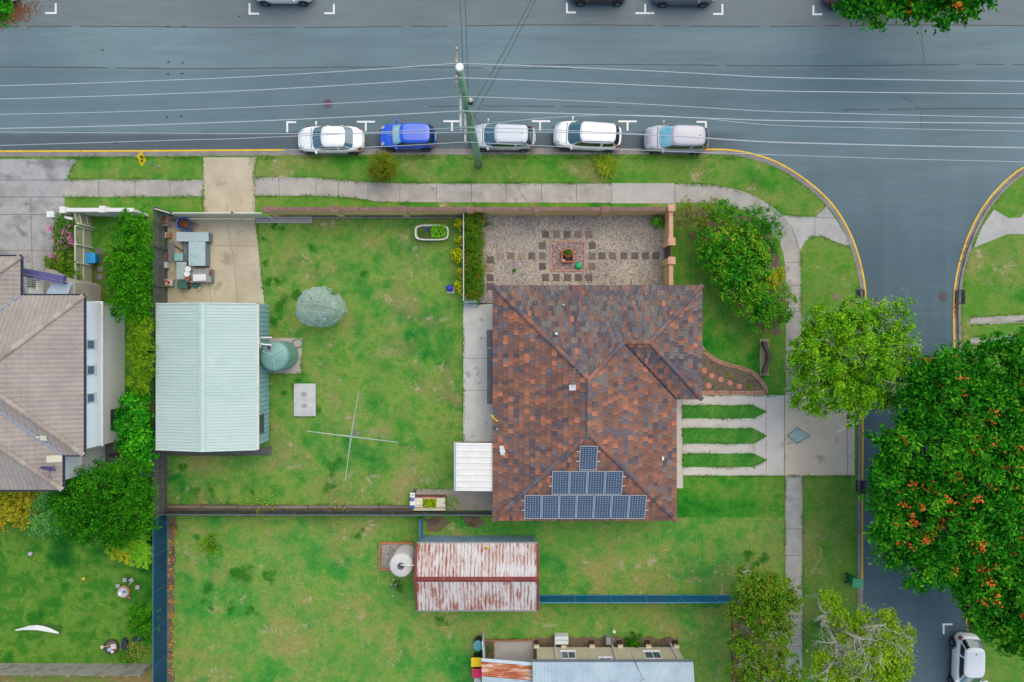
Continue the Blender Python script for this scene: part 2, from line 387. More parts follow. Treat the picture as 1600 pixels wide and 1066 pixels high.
def road_mat():
    m, nt, b = newmat('asphalt'); v = pos_node(nt); vs = pos_node(nt, (.1, 1, 1)); vt = pos_node(nt, (1, .1, 1)); sp = N(nt, 'SeparateXYZ'); nt.links.new(v, sp.inputs[0])
    wob = noise(nt, v, .5, 4); wy = N(nt, 'Math', operation='MULTIPLY_ADD'); nt.links.new(wob, wy.inputs[0]); wy.inputs[1].default_value = .5; nt.links.new(sp.outputs[1], wy.inputs[2])
    yy = wy.outputs[0]; y_ = lambda p: (533 - p) * S + .25
    col = ramp(nt, noise(nt, vs, .55, 5, .6), [(.3, C(106, 127, 135)), (.7, C(122, 143, 150))])
    col = mixc(nt, maprange(nt, yy, y_(43), y_(38), 0, .85), col, C(118, 128, 132))                   # kerb side bays of the far side
    mk = N(nt, 'Math', operation='MULTIPLY'); nt.links.new(maprange(nt, yy, y_(104), y_(112), 0, .5), mk.inputs[0]); nt.links.new(maprange(nt, yy, y_(240), y_(172), 0, 1), mk.inputs[1]); col = mixc(nt, mk.outputs[0], col, C(94, 117, 127))
    big = noise(nt, v, .09, 3); col = mulc(nt, col, big, .88, 1.1)
    sd = ramp(nt, noise(nt, vt, .6, 5, .6), [(.3, C(80, 101, 112)), (.7, C(94, 116, 127))])
    col = mixc(nt, maprange(nt, yy, y_(215), y_(400), 0, 1), col, sd)
    pk = N(nt, 'Math', operation='MULTIPLY'); nt.links.new(maprange(nt, yy, y_(203), y_(212), 0, .9), pk.inputs[0]); nt.links.new(maprange(nt, sp.outputs[0], 14.2, 16.8, 1, 0), pk.inputs[1]); col = mixc(nt, pk.outputs[0], col, C(88, 99, 106))
    tr = noise(nt, vs, 3., 4, .7); col = mulc(nt, col, tr, .93, 1.06)
    f = noise(nt, v, 34, 4, .8); f2 = noise(nt, v, 9, 5, .8); col = mulc(nt, col, f, .8, 1.2); col = mulc(nt, col, f2, .92, 1.08)
    st = noise(nt, v, .8, 7, .75, 1.); col = mixc(nt, maprange(nt, st, .66, .74, 0, .35), col, C(78, 84, 86))
    nt.links.new(col, b.inputs['Base Color']); b.inputs['Roughness'].default_value = .85; b.inputs['Specular IOR Level'].default_value = .25; bump(nt, b, f, .3); MATS['asphalt'] = m; return m
asphalt = road_mat()
white_line = nmat('white_line', [C(225, 230, 232), C(250, 250, 250)], 3, .7, (30, .1))
yellow_line = nmat('yellow_line', [C(236, 186, 20), C(252, 212, 40)], 2, .7, (16, .12), stain=(C(150, 138, 84), 3.5, .60))
crack_m = nmat('crack', [C(72, 82, 84), C(96, 88, 82)], 2, .95)
white_paint = flat('white_paint', C(240, 242, 242), .4)
steel = flat('steel', C(168, 178, 184), .4, .5, .3)
dark = flat('dark', (.012, .013, .015), .6)
iron = nmat('iron', [C(58, 62, 68), C(84, 86, 90)], 6, .7)
glass = flat('window_glass', (.05, .075, .09), .06, .6)

# ------------------------------------------------------------------ the ground: base sheet, road, blocks with kerbs
kind(MB().box((0, 0, -.9), (3000, 3000, .4)).build('ground', MATS['verge']), 'structure')
sheet('road', [(-700, -420), (2300, -420), (2300, 1700), (-700, 1700)], -.12, asphalt)
KA = catmull([P(*q) for q in [(-500, 235), (-200, 235), (0, 234.5), (200, 234), (445, 232.5), (700, 231.5), (1000, 231), (1105, 231.5), (1145, 233), (1182, 240), (1216, 252), (1250, 272), (1282, 297), (1308, 325), (1330, 362), (1344, 400), (1353, 440), (1355, 475), (1352, 540), (1351, 660), (1350, 800), (1350, 950), (1350, 1300), (1350, 1600)]], 8)
KB = catmull([P(*q) for q in [(1516, 1600), (1513, 1100), (1511, 975), (1505, 850), (1497, 680), (1492, 548), (1491, 480), (1494, 438), (1503, 399), (1515, 365), (1533, 329), (1556, 298), (1581, 274), (1604, 259), (1660, 240), (1760, 232), (2100, 230)]], 8)
for K, far in ((KA, [(1350, 1650), (-560, 1650), (-560, 240)]), (KB, [(2150, 240), (2150, 1650), (1516, 1650)])):
    edge = offset(K, .42)
    w = [tuple(p) for p in edge] + [tuple(P(*q)[:2]) for q in far]
    kind(MB().prism(w, -.5, 0).build('verge', MATS['verge']), 'structure')
    kind(ribbon(MB(), K, .0, .30, -.111).build('kerb_gutter', conc_kerb), 'structure')
    o = ribbon(MB(), K, .30, .47, -.13, .012).build('kerb', conc_kerb); kind(o, 'structure')
def yl(K, i0, i1, nm='road_marking'):
    o = ribbon(MB(), K[i0:i1], .0, .105, -.106).build(nm, yellow_line); kind(o, 'structure')
ia = min(range(len(KA)), key=lambda i: (KA[i] - Vector(P(447, 232)[:2])).length)
ib = min(range(len(KA)), key=lambda i: (KA[i] - Vector(P(1095, 232)[:2])).length)
ic = min(range(len(KA)), key=lambda i: (KA[i] - Vector(P(1350, 965)[:2])).length)
yl(KA, 0, ia + 1); yl(KA, ib, ic)
ia = min(range(len(KB)), key=lambda i: (KB[i] - Vector(P(1511, 972)[:2])).length); yl(KB, ia, len(KB))
# north verge, out of frame
kind(MB().prism([tuple(P(*q)[:2]) for q in [(-700, -120), (-700, -420), (2300, -420), (2300, -120)]], -.5, 0).build('verge', MATS['verge']), 'structure')
# painted bay marks
mb = MB()
def seg(a, b, w=.13, z=-.1085):
    A, B = P(*a), P(*b); d = (B - A).normalized(); s = Vector((-d.y, d.x, 0)) * w / 2; mb.quad(*[Vector((q.x, q.y, z)) for q in (A - s, B - s, B + s, A + s)])
for a, b, c in [((462, 190.3), (446.5, 190.3), (448, 206)), ((1089, 189.8), (1105, 189.8), (1103.6, 207)), ((69, 19.3), (87, 19.3), (85.5, 4)), ((404, 20.3), (387.5, 20.3), (389, 4)), ((506, 19.6), (522.6, 19.6), (521, 5)), ((900, 18.4), (884.6, 18.4), (886, 3)),
                ((1115, 20.8), (1131, 20.8), (1129.5, 5)), ((1286, 21.3), (1270.6, 21.3), (1272, 7)), ((1490, 976.5), (1474, 977), (1476, 992)), ]:
    seg(a, b); seg(c, (c[0] + (b[0] - a[0]) * .0, b[1]), z=-.1045)
for x0, x1, y, xs, y2 in [(557, 585.5, 189.6, 571, 204.5), (692.5, 719, 188.8, 706, 204), (831, 860, 188.7, 844, 203.6), (966.6, 995.5, 189, 981, 203.8), (993.5, 1023, 19.5, 1008.6, 5)]:
    seg((x0, y), (x1, y)); seg((xs, y2), (xs, y), z=-.1045)
seg((1389.5, 965), (1389, 980))
kind(mb.build('road_marking', white_line), 'structure')
mb = MB()
for q in [(261, 40.5), (286, 40.8), (262, 96), (284, 97.2), (261, 115), (283.5, 114), (260, 182.5), (282, 181), (158.5, 77), (373, 25), (178, 223)]: seg((q[0] - 1.8, q[1]), (q[0] + 1.8, q[1]), .085)
kind(mb.build('road_marking', dark), 'structure')
mb = MB()                                                     # sealed paving joints along the road
for y0, xa, xb, w in [(41, -100, 700, .05), (39, 700, 1700, .05), (105, -100, 900, .05), (101, 800, 1700, .05), (166, 670, 980, .045), (170, 1320, 1700, .05)]:
    pts = [P(x, y0 + 1.2 * math.sin(x * .011 + y0) + random.uniform(-.25, .25)) for x in range(xa, xb, 14)]
    for a, b in zip(pts[:-1], pts[1:]):
        if random.random() < .93: mb.quad(*[Vector((q.x, q.y, -.1125)) for q in (a + Vector((0, -w / 2, 0)), b + Vector((0, -w / 2, 0)), b + Vector((0, w / 2, 0)), a + Vector((0, w / 2, 0)))])
for x0, y0, x1, y1 in ((1440, 40, 1446, 104), (1442, 172, 1440, 200), (1412, 150, 1440, 168)):
    n = 14; pts = [P(x0 + (x1 - x0) * k / n + random.uniform(-2, 2), y0 + (y1 - y0) * k / n + random.uniform(-1, 1)) for k in range(n + 1)]
    for a, b in zip(pts[:-1], pts[1:]):
        d = (b - a).normalized(); q_ = Vector((-d.y, d.x, 0)) * .014; mb.quad(*[Vector((q.x, q.y, -.1125)) for q in (a - q_, b - q_, b + q_, a + q_)])
kind(mb.build('road_joint', crack_m), 'structure')
kind(MB().lathe([(0.01, -.114), (.34, -.114), (.34, -.108), (.01, -.107)], P(511, 161.5) * 1, 28).build('manhole', nmat('maroon_cover', [C(98, 78, 88), C(110, 92, 100)], 4, .8)), 'structure')

# ------------------------------------------------------------------ lawns, paths, slabs
Z1, Z2, Z3, Z4 = .004, .009, .014, .019
sheet('lawn', [(262, 334), (724, 334), (724, 798), (262, 798)], Z1, MATS['lawn_main'])
sheet('lawn', [(1037, 335), (1224, 335), (1226, 812), (1054, 812)], Z1, MATS['lawn_house'], .05)
sheet('lawn', [(262, 806), (1226, 809), (1228, 1500), (262, 1500)], Z1 + .0025, MATS['lawn_low'], .03)
sheet('lawn', [(-400, 735), (262, 735), (262, 1036), (-400, 1036)], Z1, MATS['lawn_garden'])
sheet('lawn', [(140, 338), (262, 338), (262, 735), (140, 735)], Z1, MATS['lawn_garden'])
sheet('lawn', [(-400, 1040), (262, 1040), (262, 1500), (-400, 1500)], Z2, grassmat('lawn_dry', C(86, 120, 48), C(134, 128, 78), C(112, 136, 64), C(150, 122, 88), .5, 17))
sheet('soil', [(662, 810), (694, 809), (704, 818), (690, 829), (668, 832)], Z2, soil, .14)
sheet('soil', [(722, 808), (748, 808), (758, 816), (748, 826), (730, 822)], Z2, soil, .14)
sheet('soil', [(1050, 327), (1130, 325), (1174, 340), (1200, 360), (1215, 388), (1222, 420), (1223, 520), (1190, 522), (1168, 500), (1150, 480), (1140, 455), (1122, 432), (1108, 410), (1092, 396), (1075, 362), (1055, 345)], Z3, soil, .25)
sheet('soil', [(1147, 940), (1196, 930), (1202, 1300), (1147, 1300)], Z2, soil, .1)
sheet('soil', [(835, 994), (1060, 996), (1062, 1012), (835, 1012)], Z2, soil, .12)
sheet('soil', [(262, 808), (276, 810), (272, 900), (270, 1000), (274, 1120), (262, 1120)], Z2, soil, .12)
sheet('soil', [(262, 787), (645, 791), (645, 806), (262, 806)], Z2, soil, .05)
sheet('soil', [(140, 395), (175, 395), (180, 500), (140, 500)], Z2, nmat('soil_green', [C(96, 96, 46), C(70, 100, 34), C(120, 110, 60)], 1, .95, (20, .3), .5), .2)
sheet('concrete_slab', [(-400, 248), (121, 249), (110, 268), (103, 283), (100, 330), (84, 360), (84, 520), (-400, 520)], Z3, conc_old)
sheet('footpath', [(100, 281), (318, 281), (318, 307), (98, 308)], Z2, conc_path, .02)
fp = [(396, 278), (430, 277), (480, 277.5), (530, 281), (570, 285), (640, 287), (956, 287), (956, 317), (640, 316), (590, 315), (540, 308), (490, 306), (396, 306)]
sheet('footpath', fp, Z2, conc_path, .015)
sheet('footpath', [(955, 286.5), (1054, 286.5), (1054, 318), (955, 318)], Z3, nmat('conc_new', [C(176, 176, 176), C(192, 190, 188)], .8, .85, (18, .08)))
out_ = catmull([Vector(q) for q in [(1053, 288), (1108, 289), (1150, 296), (1180, 307), (1205, 322), (1222, 336)]], 5)
inn_ = catmull([Vector(q) for q in [(1228, 440), (1226, 410), (1220, 385), (1204, 358), (1178, 336), (1140, 322), (1100, 317.5), (1053, 317)]], 5)
sheet('footpath', [(p.x, p.y) for p in out_] + [(1238, 351), (1246, 375), (1250.5, 400), (1251, 460)] + [(1228, 460)] + [(p.x, p.y) for p in inn_], Z2, conc_path)
sheet('footpath', [(1228, 455), (1251.5, 455), (1252, 640), (1228, 640)], Z2 + .001, conc_path)
sheet('footpath', [(1227, 742), (1254, 742), (1253.5, 900), (1253.5, 1300), (1227, 1300)], Z2, nmat('conc_path2', [C(172, 168, 166), C(196, 192, 188)], .8, .9, (16, .14), .2, stain=(C(138, 134, 132), .8, .6)))
conc_ramp = nmat('conc_ramp', [C(168, 168, 168), C(194, 192, 190)], .7, .88, (18, .12), .1)
sheet('footpath', [(1222, 336), (1250, 338.5), (1274, 339.5), (1291, 322), (1308, 346), (1322, 370), (1328, 386), (1300, 376), (1283, 369), (1270, 370), (1258, 377), (1249.5, 392), (1244, 372), (1235, 352)], Z3, conc_ramp)
sheet('driveway', [(318, 246), (402, 246), (397, 262), (398, 290), (399, 345), (414, 480), (262, 480), (262, 338), (318, 336)], Z4, conc_beige)
sheet('footpath', [(1553, 328), (1576, 341), (1595, 340), (1605, 325), (1700, 325), (1700, 366), (1574, 366), (1522, 387), (1533, 356)], Z2, conc_ramp)
for y0, y1 in ((494, 506), (526, 537)): sheet('footpath', [(1516, y0 + 2), (1700, y0 - 6), (1700, y1 - 6), (1516, y1 + 2)], Z2, conc_path, .02)
sheet('driveway', [(1226, 617), (1335.5, 617), (1335.5, 743), (1226, 743)], Z3, conc_drive)
sheet('driveway', [(1055, 612), (1225, 618), (1225, 743), (1067, 743), (1067, 763), (1050, 763)], Z3, conc_pale)
teal_in = nmat('teal_inlay', [C(150, 182, 178), C(164, 194, 190)], 2, .8)
sheet('driveway_inlay', [(1228.5, 681), (1245.5, 667.5), (1266.5, 681), (1245.5, 693.5)], Z4, iron)
sheet('driveway_inlay', [(1230, 681), (1245.5, 668.8), (1264.8, 681), (1245.5, 692.2)], Z4 + .004, teal_in)
for y0, y1 in ((633, 654), (669, 693.5), (708.5, 730)):
    m_ = (y0 + y1) / 2; sheet('lawn', [(1066.5, y0), (1177, y0), (1198, m_), (1177, y1), (1066.5, y1)], Z4 + .006, MATS['lawn_strip'], .02)
sheet('footpath', [(724, 474), (778, 474), (778, 700), (724, 700)], Z2, conc_side)
sheet('footpath', [(711, 690), (778, 690), (778, 797), (642, 797), (642, 764), (711, 764)], Z3, nmat('conc_pad', [C(150, 142, 134), C(176, 168, 158)], 1, .9, (16, .12), .1))
sheet('concrete_slab', [(262, 698), (426, 698), (424, 712), (262, 712)], Z3, nmat('conc_shaded', [C(92, 88, 90), C(116, 112, 110)], 1, .9, (14, .15)), .02)  # path strip below the mint shed, the wall's shadow put into its dark colour
sheet('concrete_slab', [(140, 690), (262, 690), (262, 745), (140, 745)], Z2, nmat('conc_dim', [C(104, 104, 106), C(122, 122, 124)], 1, .9))
# joints in paths
mb = MB()
def jt(a, b, w=.025, z=Z4 + .003):
    A, B = P(*a), P(*b); d = (B - A).normalized(); s = Vector((-d.y, d.x, 0)) * w / 2; mb.quad(*[Vector((q.x, q.y, z)) for q in (A - s, B - s, B + s, A + s)])
for x in (154.5, 211, 266): jt((x, 281.5), (x, 306.5))
for x, a, b in [(436, 277.5, 305), (494, 279, 306), (529, 281.5, 307), (575, 286, 313), (625, 287.4, 315), (682, 287.6, 315.5), (737, 287.6, 315.5), (791, 287.6, 315.5), (846, 287.6, 315.5), (901, 287.6, 315.5), (956, 287, 316), (1054, 287, 316.5)]: jt((x, a), (x, b))
for y in (410, 446, 487, 530, 572, 612, 780, 826, 868, 918, 965, 1010, 1050): jt((1229, y), (1252, y))
jt((1273, 340), (1273, 369)); jt((1236, 352), (1249, 390)); jt((1197, 618), (1197, 743), .02); jt((1066, 618), (1066, 743), .02); jt((1324, 618), (1324, 743)); jt((1274, 340), (1313, 341)); jt((1316, 385), (1283, 367))
for y in (281.5, 308, 335.5, 392): jt((-50, y), (100, y), .03)
jt((48, 308), (52, 470), .03)
for a, b in (((318, 383), (402, 385)), ((330, 480), (322, 347)), ((366, 410), (372, 476)), ((355, 346), (366, 410))): jt(a, b, .02)
jt((724, 560), (768, 560), .02); jt((724, 610), (768, 610), .02)
kind(mb.build('paving_joint', nmat('joint', [C(96, 90, 86), C(112, 106, 100)], 4, .95)), 'structure')
# pebble courtyard with its own mixed stone
m, nt, b_ = newmat('pebble'); v = pos_node(nt); vo = N(nt, 'TexVoronoi'); vo.inputs['Scale'].default_value = 11; nt.links.new(v, vo.inputs['Vector'])
sepc = N(nt, 'SeparateColor'); nt.links.new(vo.outputs['Color'], sepc.inputs[0])
big = noise(nt, v, .35, 3)
cA = ramp(nt, sepc.outputs[0], [(.0, C(140, 116, 100)), (.2, C(204, 186, 162)), (.5, C(228, 216, 194)), (.75, C(178, 168, 162)), (1, C(240, 232, 216))])
cB = ramp(nt, sepc.outputs[1], [(.0, C(126, 112, 104)), (.3, C(188, 174, 162)), (.6, C(212, 202, 190)), (.85, C(160, 156, 156)), (1, C(226, 216, 206))])
col = mixc(nt, maprange(nt, big, .4, .6, 0, 1), cA, cB); col = mulc(nt, col, vo.outputs['Distance'], 1.05, .62, .05, .55)
nt.links.new(col, b_.inputs['Base Color']); b_.inputs['Roughness'].default_value = .85; bump(nt, b_, vo.outputs['Distance'], -.6, .02); MATS['pebble'] = m
sheet('pebble_paving', [(748, 334), (1040, 334), (1040, 462), (748, 476)], Z2, MATS['pebble'])
mb = MB(); jt((770, 352), (777, 388), .02, Z3); jt((777, 388), (769, 420), .02, Z3); kind(mb.build('paving_joint', MATS['joint']), 'structure')
# drain grates and lids
grate_m = nmat('grate', [C(44, 48, 56), C(70, 72, 80)], 5, .6)
def grate(cx, cy, w, h, lab, z=.02, vert=True, fr=conc_kerb):
    c = P(cx, cy); t = thing('drain_grate', lab, 'drain grate', (c.x, c.y, z - .02), 'kerbside drain grates'); w *= S; h *= S
    MB().bx(c.x - w / 2, c.x + w / 2, c.y - h / 2, c.y + h / 2, z - .1, z - .02).build('pit', dark, t)
    mb = MB(); n = 8
    for i in range(n):
        x = c.x - w / 2 + w * (i + .5) / n; mb.bx(x - w / n * .2, x + w / n * .2, c.y - h / 2, c.y + h / 2, z - .03, z)
    for s in (-1, 1): mb.bx(c.x - w / 2 - .03, c.x + w / 2 + .03, c.y + s * h / 2 - .03, c.y + s * h / 2 + .03, z - .05, z + .006)
    for s in (-1, 1): mb.bx(c.x + s * w / 2 - .03, c.x + s * w / 2 + .03, c.y - h / 2 + .03, c.y + h / 2 - .03, z - .05, z + .004)
    mb.build('bars', grate_m, t)
grate(1344, 461, 13, 16, 'dark barred drain grate in the kerb above the round bright green street tree'); grate(1344.5, 761, 13, 19, 'dark barred drain grate in the kerb just below the wide concrete driveway crossing'); grate(1501, 464, 13, 21, 'dark barred drain grate with brown leaves, across the side street')
def manhole(px, py, r, lab, z, m):
    c = P(px, py); c.z = 0; t = MB(); t.lathe([(r, z - .02), (r, z + .004), (r * .9, z + .008), (r * .88, z + .003), (.01, z + .004)], (c.x, c.y, 0), 30)
    for k in range(-3, 4):
        hw = math.sqrt(max(0, (r * .8) ** 2 - (k * r * .22) ** 2)); t.bx(c.x - hw, c.x + hw, c.y + k * r * .22 - .02, c.y + k * r * .22 + .02, z, z + .012)
    tag(t.build('manhole_cover', m), lab, 'manhole cover', 'round manhole covers')
manhole(1368, 471, .32, 'round grey manhole cover in the side street beside the kerb drain and street tree', -.116, nmat('cover', [C(72, 82, 90), C(92, 98, 104)], 5, .7))
manhole(1475.5, 463.5, .34, 'round brown manhole cover in the side street beside the far kerb drain', -.116, nmat('cover_b', [C(84, 80, 84), C(100, 94, 92)], 5, .7))
manhole(1307.5, 463.5, .26, 'round concrete cover with rusty centre set in the corner grass', .012, nmat('cover_c', [C(140, 128, 120), C(150, 122, 92)], 6, .8))

# ------------------------------------------------------------------ roofs of tiles
def clip(poly, A, B):
    out = []
    def side(p): return (B[0] - A[0]) * (p[1] - A[1]) - (B[1] - A[1]) * (p[0] - A[0])
    for i in range(len(poly)):
        p, q = poly[i], poly[(i + 1) % len(poly)]; sp, sq = side(p), side(q)
        if sp >= 0: out.append(p)
        if (sp > 0 > sq) or (sp < 0 < sq):
            t = sp / (sp - sq); out.append(tuple(a + (b - a) * t for a, b in zip(p, q)))
    return out
def tiles(mb, polys, eave_dir, org, tw, gauge, colfn, prof, lip=.035, stag=.5, seed=0):
    """Courses of roof tiles over coplanar convex polygons; every tile has its own step, ribs and colour."""
    u = Vector(eave_dir).normalized(); P0 = [Vector(p) for p in polys[0]]
    n = (P0[1] - P0[0]).cross(P0[2] - P0[0]).normalized(); n = -n if n.z < 0 else n; v = n.cross(u).normalized(); v = -v if v.z < 0 else v
    org = Vector(org); rd = random.Random(seed)
    for poly in polys:
        pl = [((Vector(p) - org).dot(u), (Vector(p) - org).dot(v)) for p in poly]
        ar = sum(pl[i][0] * pl[(i + 1) % len(pl)][1] - pl[(i + 1) % len(pl)][0] * pl[i][1] for i in range(len(pl))); pl = pl if ar > 0 else pl[::-1]
        mb.cc = None; mb.add([org + u * a + v * b - n * .02 for a, b in pl], [tuple(range(len(pl)))])
        u0, u1 = min(p[0] for p in pl), max(p[0] for p in pl); v0, v1 = min(p[1] for p in pl), max(p[1] for p in pl)
        for j in range(int(math.floor(v0 / gauge)) - 1, int(math.ceil(v1 / gauge)) + 1):
            for i in range(int(math.floor(u0 / tw)) - 2, int(math.ceil(u1 / tw)) + 2):
                a = (i + (stag if j % 2 else 0)) * tw; b = j * gauge
                if a > u1 or a + tw < u0 or b > v1 or b + gauge < v0: continue
                key = hash((i, j, seed)) & 0xffffffff; rr = random.Random(key); mb.cc = colfn(rr, a, b, org + u * a + v * b); dz = rr.uniform(-.004, .006)
                pts = [(a + tw * t * .985, h) for t, h in prof]; fs = []
                for (x0, h0), (x1, h1) in zip(pts[:-1], pts[1:]):
                    fs.append([(x0, b, h0 + lip + dz), (x1, b, h1 + lip + dz), (x1, b + gauge + .02, h1 + dz), (x0, b + gauge + .02, h0 + dz)])
                    fs.append([(x0, b, -.015), (x1, b, -.015), (x1, b, h1 + lip + dz), (x0, b, h0 + lip + dz)])
                inside = all((pl[(k + 1) % len(pl)][0] - pl[k][0]) * (y - pl[k][1]) - (pl[(k + 1) % len(pl)][1] - pl[k][1]) * (x - pl[k][0]) >= 0 for k in range(len(pl)) for x in (a, a + tw) for y in (b, b + gauge + .02))
                for f in fs:
                    if not inside:
                        for k in range(len(pl)):
                            e0, e1 = pl[k], pl[(k + 1) % len(pl)]
                            if len(f) < 3: break
                            if f[0][1] == f[1][1] == f[-1][1] and f[2][1] == f[0][1]:
                                if (e1[0] - e0[0]) * (f[0][1] - e0[1]) - (e1[1] - e0[1]) * ((f[0][0] + f[1][0]) / 2 - e0[0]) < 0: f = []
                            else: f = clip(f, e0, e1)
                    if len(f) >= 3: mb.add([org + u * x + v * y + n * h for x, y, h in f], [tuple(range(len(f)))])
def caps(mb, a, b, r, ln, colfn, lift=.02, seed=0):
    a, b = Vector(a), Vector(b); d = b - a; L = d.length; k = max(1, round(L / ln)); d.normalize(); s = d.cross(Vector((0, 0, 1))).normalized(); up = s.cross(d)
    for i in range(k):
        mb.cc = colfn(random.Random(i * 77 + seed), 0, 0, a); p, q = a + d * (L * i / k), a + d * (L * (i + 1) / k + .03)
        rg = []
        for pt, rr, h in ((p, r * 1.12, lift + .015), (q, r * .95, lift)): rg.append([pt + s * rr * math.cos(t) + up * (rr * .62 * math.sin(t) + h - .03) for t in [math.pi * j / 6 for j in range(7)]])
        mb.loft(rg, closed=False); mb.add(rg[0], [tuple(range(7))]); mb.add(rg[1], [tuple(range(7))[::-1]])
    mb.cc = None
def gutter(mb, a, b, w=.13, h=.12, drop=.02):
    a, b = Vector(a), Vector(b); d = (b - a).normalized(); s = Vector((d.y, -d.x, 0))      # s points outward (right of travel)
    pr = [(0, -drop), (0, -h - drop), (w, -h - drop), (w, -drop + .01), (w - .025, -drop + .01), (w - .025, -h - drop + .025), (.02, -h - drop + .025), (.02, -drop)]
    mb.loft([[a + s * x + Vector((0, 0, z)) for x, z in pr], [b + s * x + Vector((0, 0, z)) for x, z in pr]], True, True)
def window(root, c, nrm, w, h, fm, gm, name='window', tilt_up=(0, 0, 1), split=2):
    """Framed window standing 2-3 cm proud of a wall; pane and frame are its parts."""
    c = Vector(c); nrm = Vector(nrm); up = Vector(tilt_up); t = up.cross(nrm).normalized(); f = MB(); g = MB()
    def bar(ctr, ww, hh, dd, mb):
        vs = [ctr + t * x * ww / 2 + up * y * hh / 2 + nrm * z * dd / 2 for x in (-1, 1) for y in (-1, 1) for z in (-1, 1)]; mb.add(vs, [(0, 1, 3, 2), (4, 6, 7, 5), (0, 4, 5, 1), (2, 3, 7, 6), (0, 2, 6, 4), (1, 5, 7, 3)])
    bw = .06
    for s in (-1, 1): bar(c + up * s * (h / 2 - bw / 2) + nrm * .02, w, bw, .06, f)
    for s in (-1, 1): bar(c + t * s * (w / 2 - bw / 2) + nrm * .02, bw, h - 2 * bw, .056, f)
    for k in range(1, split): bar(c + t * (w * (k / split - .5)) + nrm * .02, bw * .8, h - 2 * bw, .052, f)
    bar(c - up * (h / 2 + .03) + nrm * .05, w + .1, .05, .12, f)
    fo = f.build(name, fm, root); bar(c + nrm * .012, w - .05, h - .05, .02, g); g.build('pane', gm, fo)
    return fo
from mathutils import noise as mnoise
def pick(rr, tbl):
    x = rr.random() * sum(w for w, c in tbl)
    for w, c in tbl:
        x -= w
        if x <= 0: break
    k = rr.uniform(.88, 1.12); return tuple(min(.85, q * k) for q in c)

# ------------------------------------------------------------------ the red tiled house
OR, OB, BR, RB, SL, DK, GY = C(190, 120, 92), C(162, 110, 88), C(142, 102, 88), C(126, 92, 84), C(108, 100, 110), C(92, 84, 94), C(124, 116, 114)
zE = 2.6; tn = math.tan(R(22)); up_ = lambda d: zE + d * tn
a_, b__, c_, d_, e_, f_ = [(-1.27, 3.69), (12.6, 3.69), (12.6, -3.86), (10.91, -3.86), (10.91, -11.9), (-1.27, -11.9)]
J1, J2, K1, K2 = (4.82, -2.40), (4.82, -5.81), (7.135, -.085), (8.825, -.085)
zJ, zK = up_(6.09), up_(3.775)
V = lambda p, z=zE: Vector((p[0], p[1], z))
A, B, Cc, D, E_, F = [V(p) for p in (a_, b__, c_, d_, e_, f_)]; j1, j2, k1, k2 = V(J1, zJ), V(J2, zJ), V(K1, zK), V(K2, zK)
house = thing('tiled_house', 'low house under a patchy red brown terracotta tiled hip roof with solar panels', 'house', (5, -4, 0))
mb = MB(); mb.prism([(-.8, 3.2), (-.8, -11.4), (10.4, -11.4), (10.4, -3.4), (12.1, -3.4), (12.1, 3.2)], 0, 2.55)
mb.build('wall', nmat('house_brick', [C(150, 120, 96), C(170, 140, 112)], 3, .85), house)
PR = [(0, .02), (.1, .024), (.2, .002), (.45, .0), (.5, .014), (.56, .0), (.82, 0), (.92, .022), (1, .02)]
def cw(w_or, w_ob, w_br, w_rb, w_sl, w_dk, w_gy, cl=.6):
    def fn(rr, a, b, p):
        q = mnoise.noise(Vector((p.x * .45, p.y * .45, 3.1))) * cl; q2 = mnoise.noise(Vector((p.x * .25, p.y * .25, 9.4))) * cl
        return pick(rr, [(w_or * max(.05, 1 + 2 * q), OR), (w_ob * max(.05, 1 + 2 * q), OB), (w_br, BR), (w_rb, RB), (w_sl * max(.05, 1 + 2.2 * q2), SL), (w_dk * max(.05, 1 - 1.5 * q), DK), (w_gy, GY)])
    return fn
mb = MB(); TW, TG = .30, .375
north = (V((K1[0], a_[1])))
tiles(mb, [[A, j1, k1, north], [north, k1, k2, B]], (1, 0, 0), A, .22, TG, cw(.05, .05, .8, .9, 1.3, 1.3, .9), PR, stag=.5, seed=1)
rf2 = mb.build('roof', attrmat('tile_lichen', .8, (C(150, 152, 136), .36)), house)
mb = MB()
tiles(mb, [[A, j1, j2, F]], (0, 1, 0), F, TW, TG, cw(.42, .9, 2.2, 1.5, .6, .5, .15), PR, seed=2)
tiles(mb, [[j1, k1, D, E_, j2]], (0, 1, 0), E_, TW, TG, cw(.28, .7, 2.0, 1.0, .7, .4, .6), PR, seed=3)
tiles(mb, [[B, k2, Cc]], (0, 1, 0), Cc, TW, TG, cw(.35, .2, .6, .5, 1.4, .7, .8), PR, seed=4)
tiles(mb, [[k1, k2, Cc, D]], (1, 0, 0), D, .22, TG, cw(.25, .6, .9, .9, .9, .9, .2), PR, seed=5)
tiles(mb, [[F, j2, E_]], (1, 0, 0), F, .22, TG, cw(.25, 1.2, 2.0, .9, .1, .2, .05), PR, seed=6)
roof = mb.build('roof', attrmat('tile_terracotta', .75, (C(140, 126, 114), .42)), house)
mb = MB(); ccol = lambda rr, a, b, p: pick(rr, [(.5, OB), (1.2, BR), (1, RB), (1.6, SL), (1, DK)])
for i, (p, q) in enumerate([(A, j1), (k1, j1), (B, k2), (Cc, k2), (F, j2), (E_, j2), (j1, j2), (k1, k2)]): caps(mb, p, q, .15, .42, ccol, .05, i * 1000)
mb.build('ridge_caps', attrmat('ridge_tile', .8, (C(150, 146, 138), .45)), roof, True)
vm = MB(); vv = (D - k1).normalized(); vm.tube([k1 + Vector((0, 0, .03)), D + Vector((0, 0, .03))], .06, 6); vm.build('valley', dark, roof)
mb = MB(); ins = .0
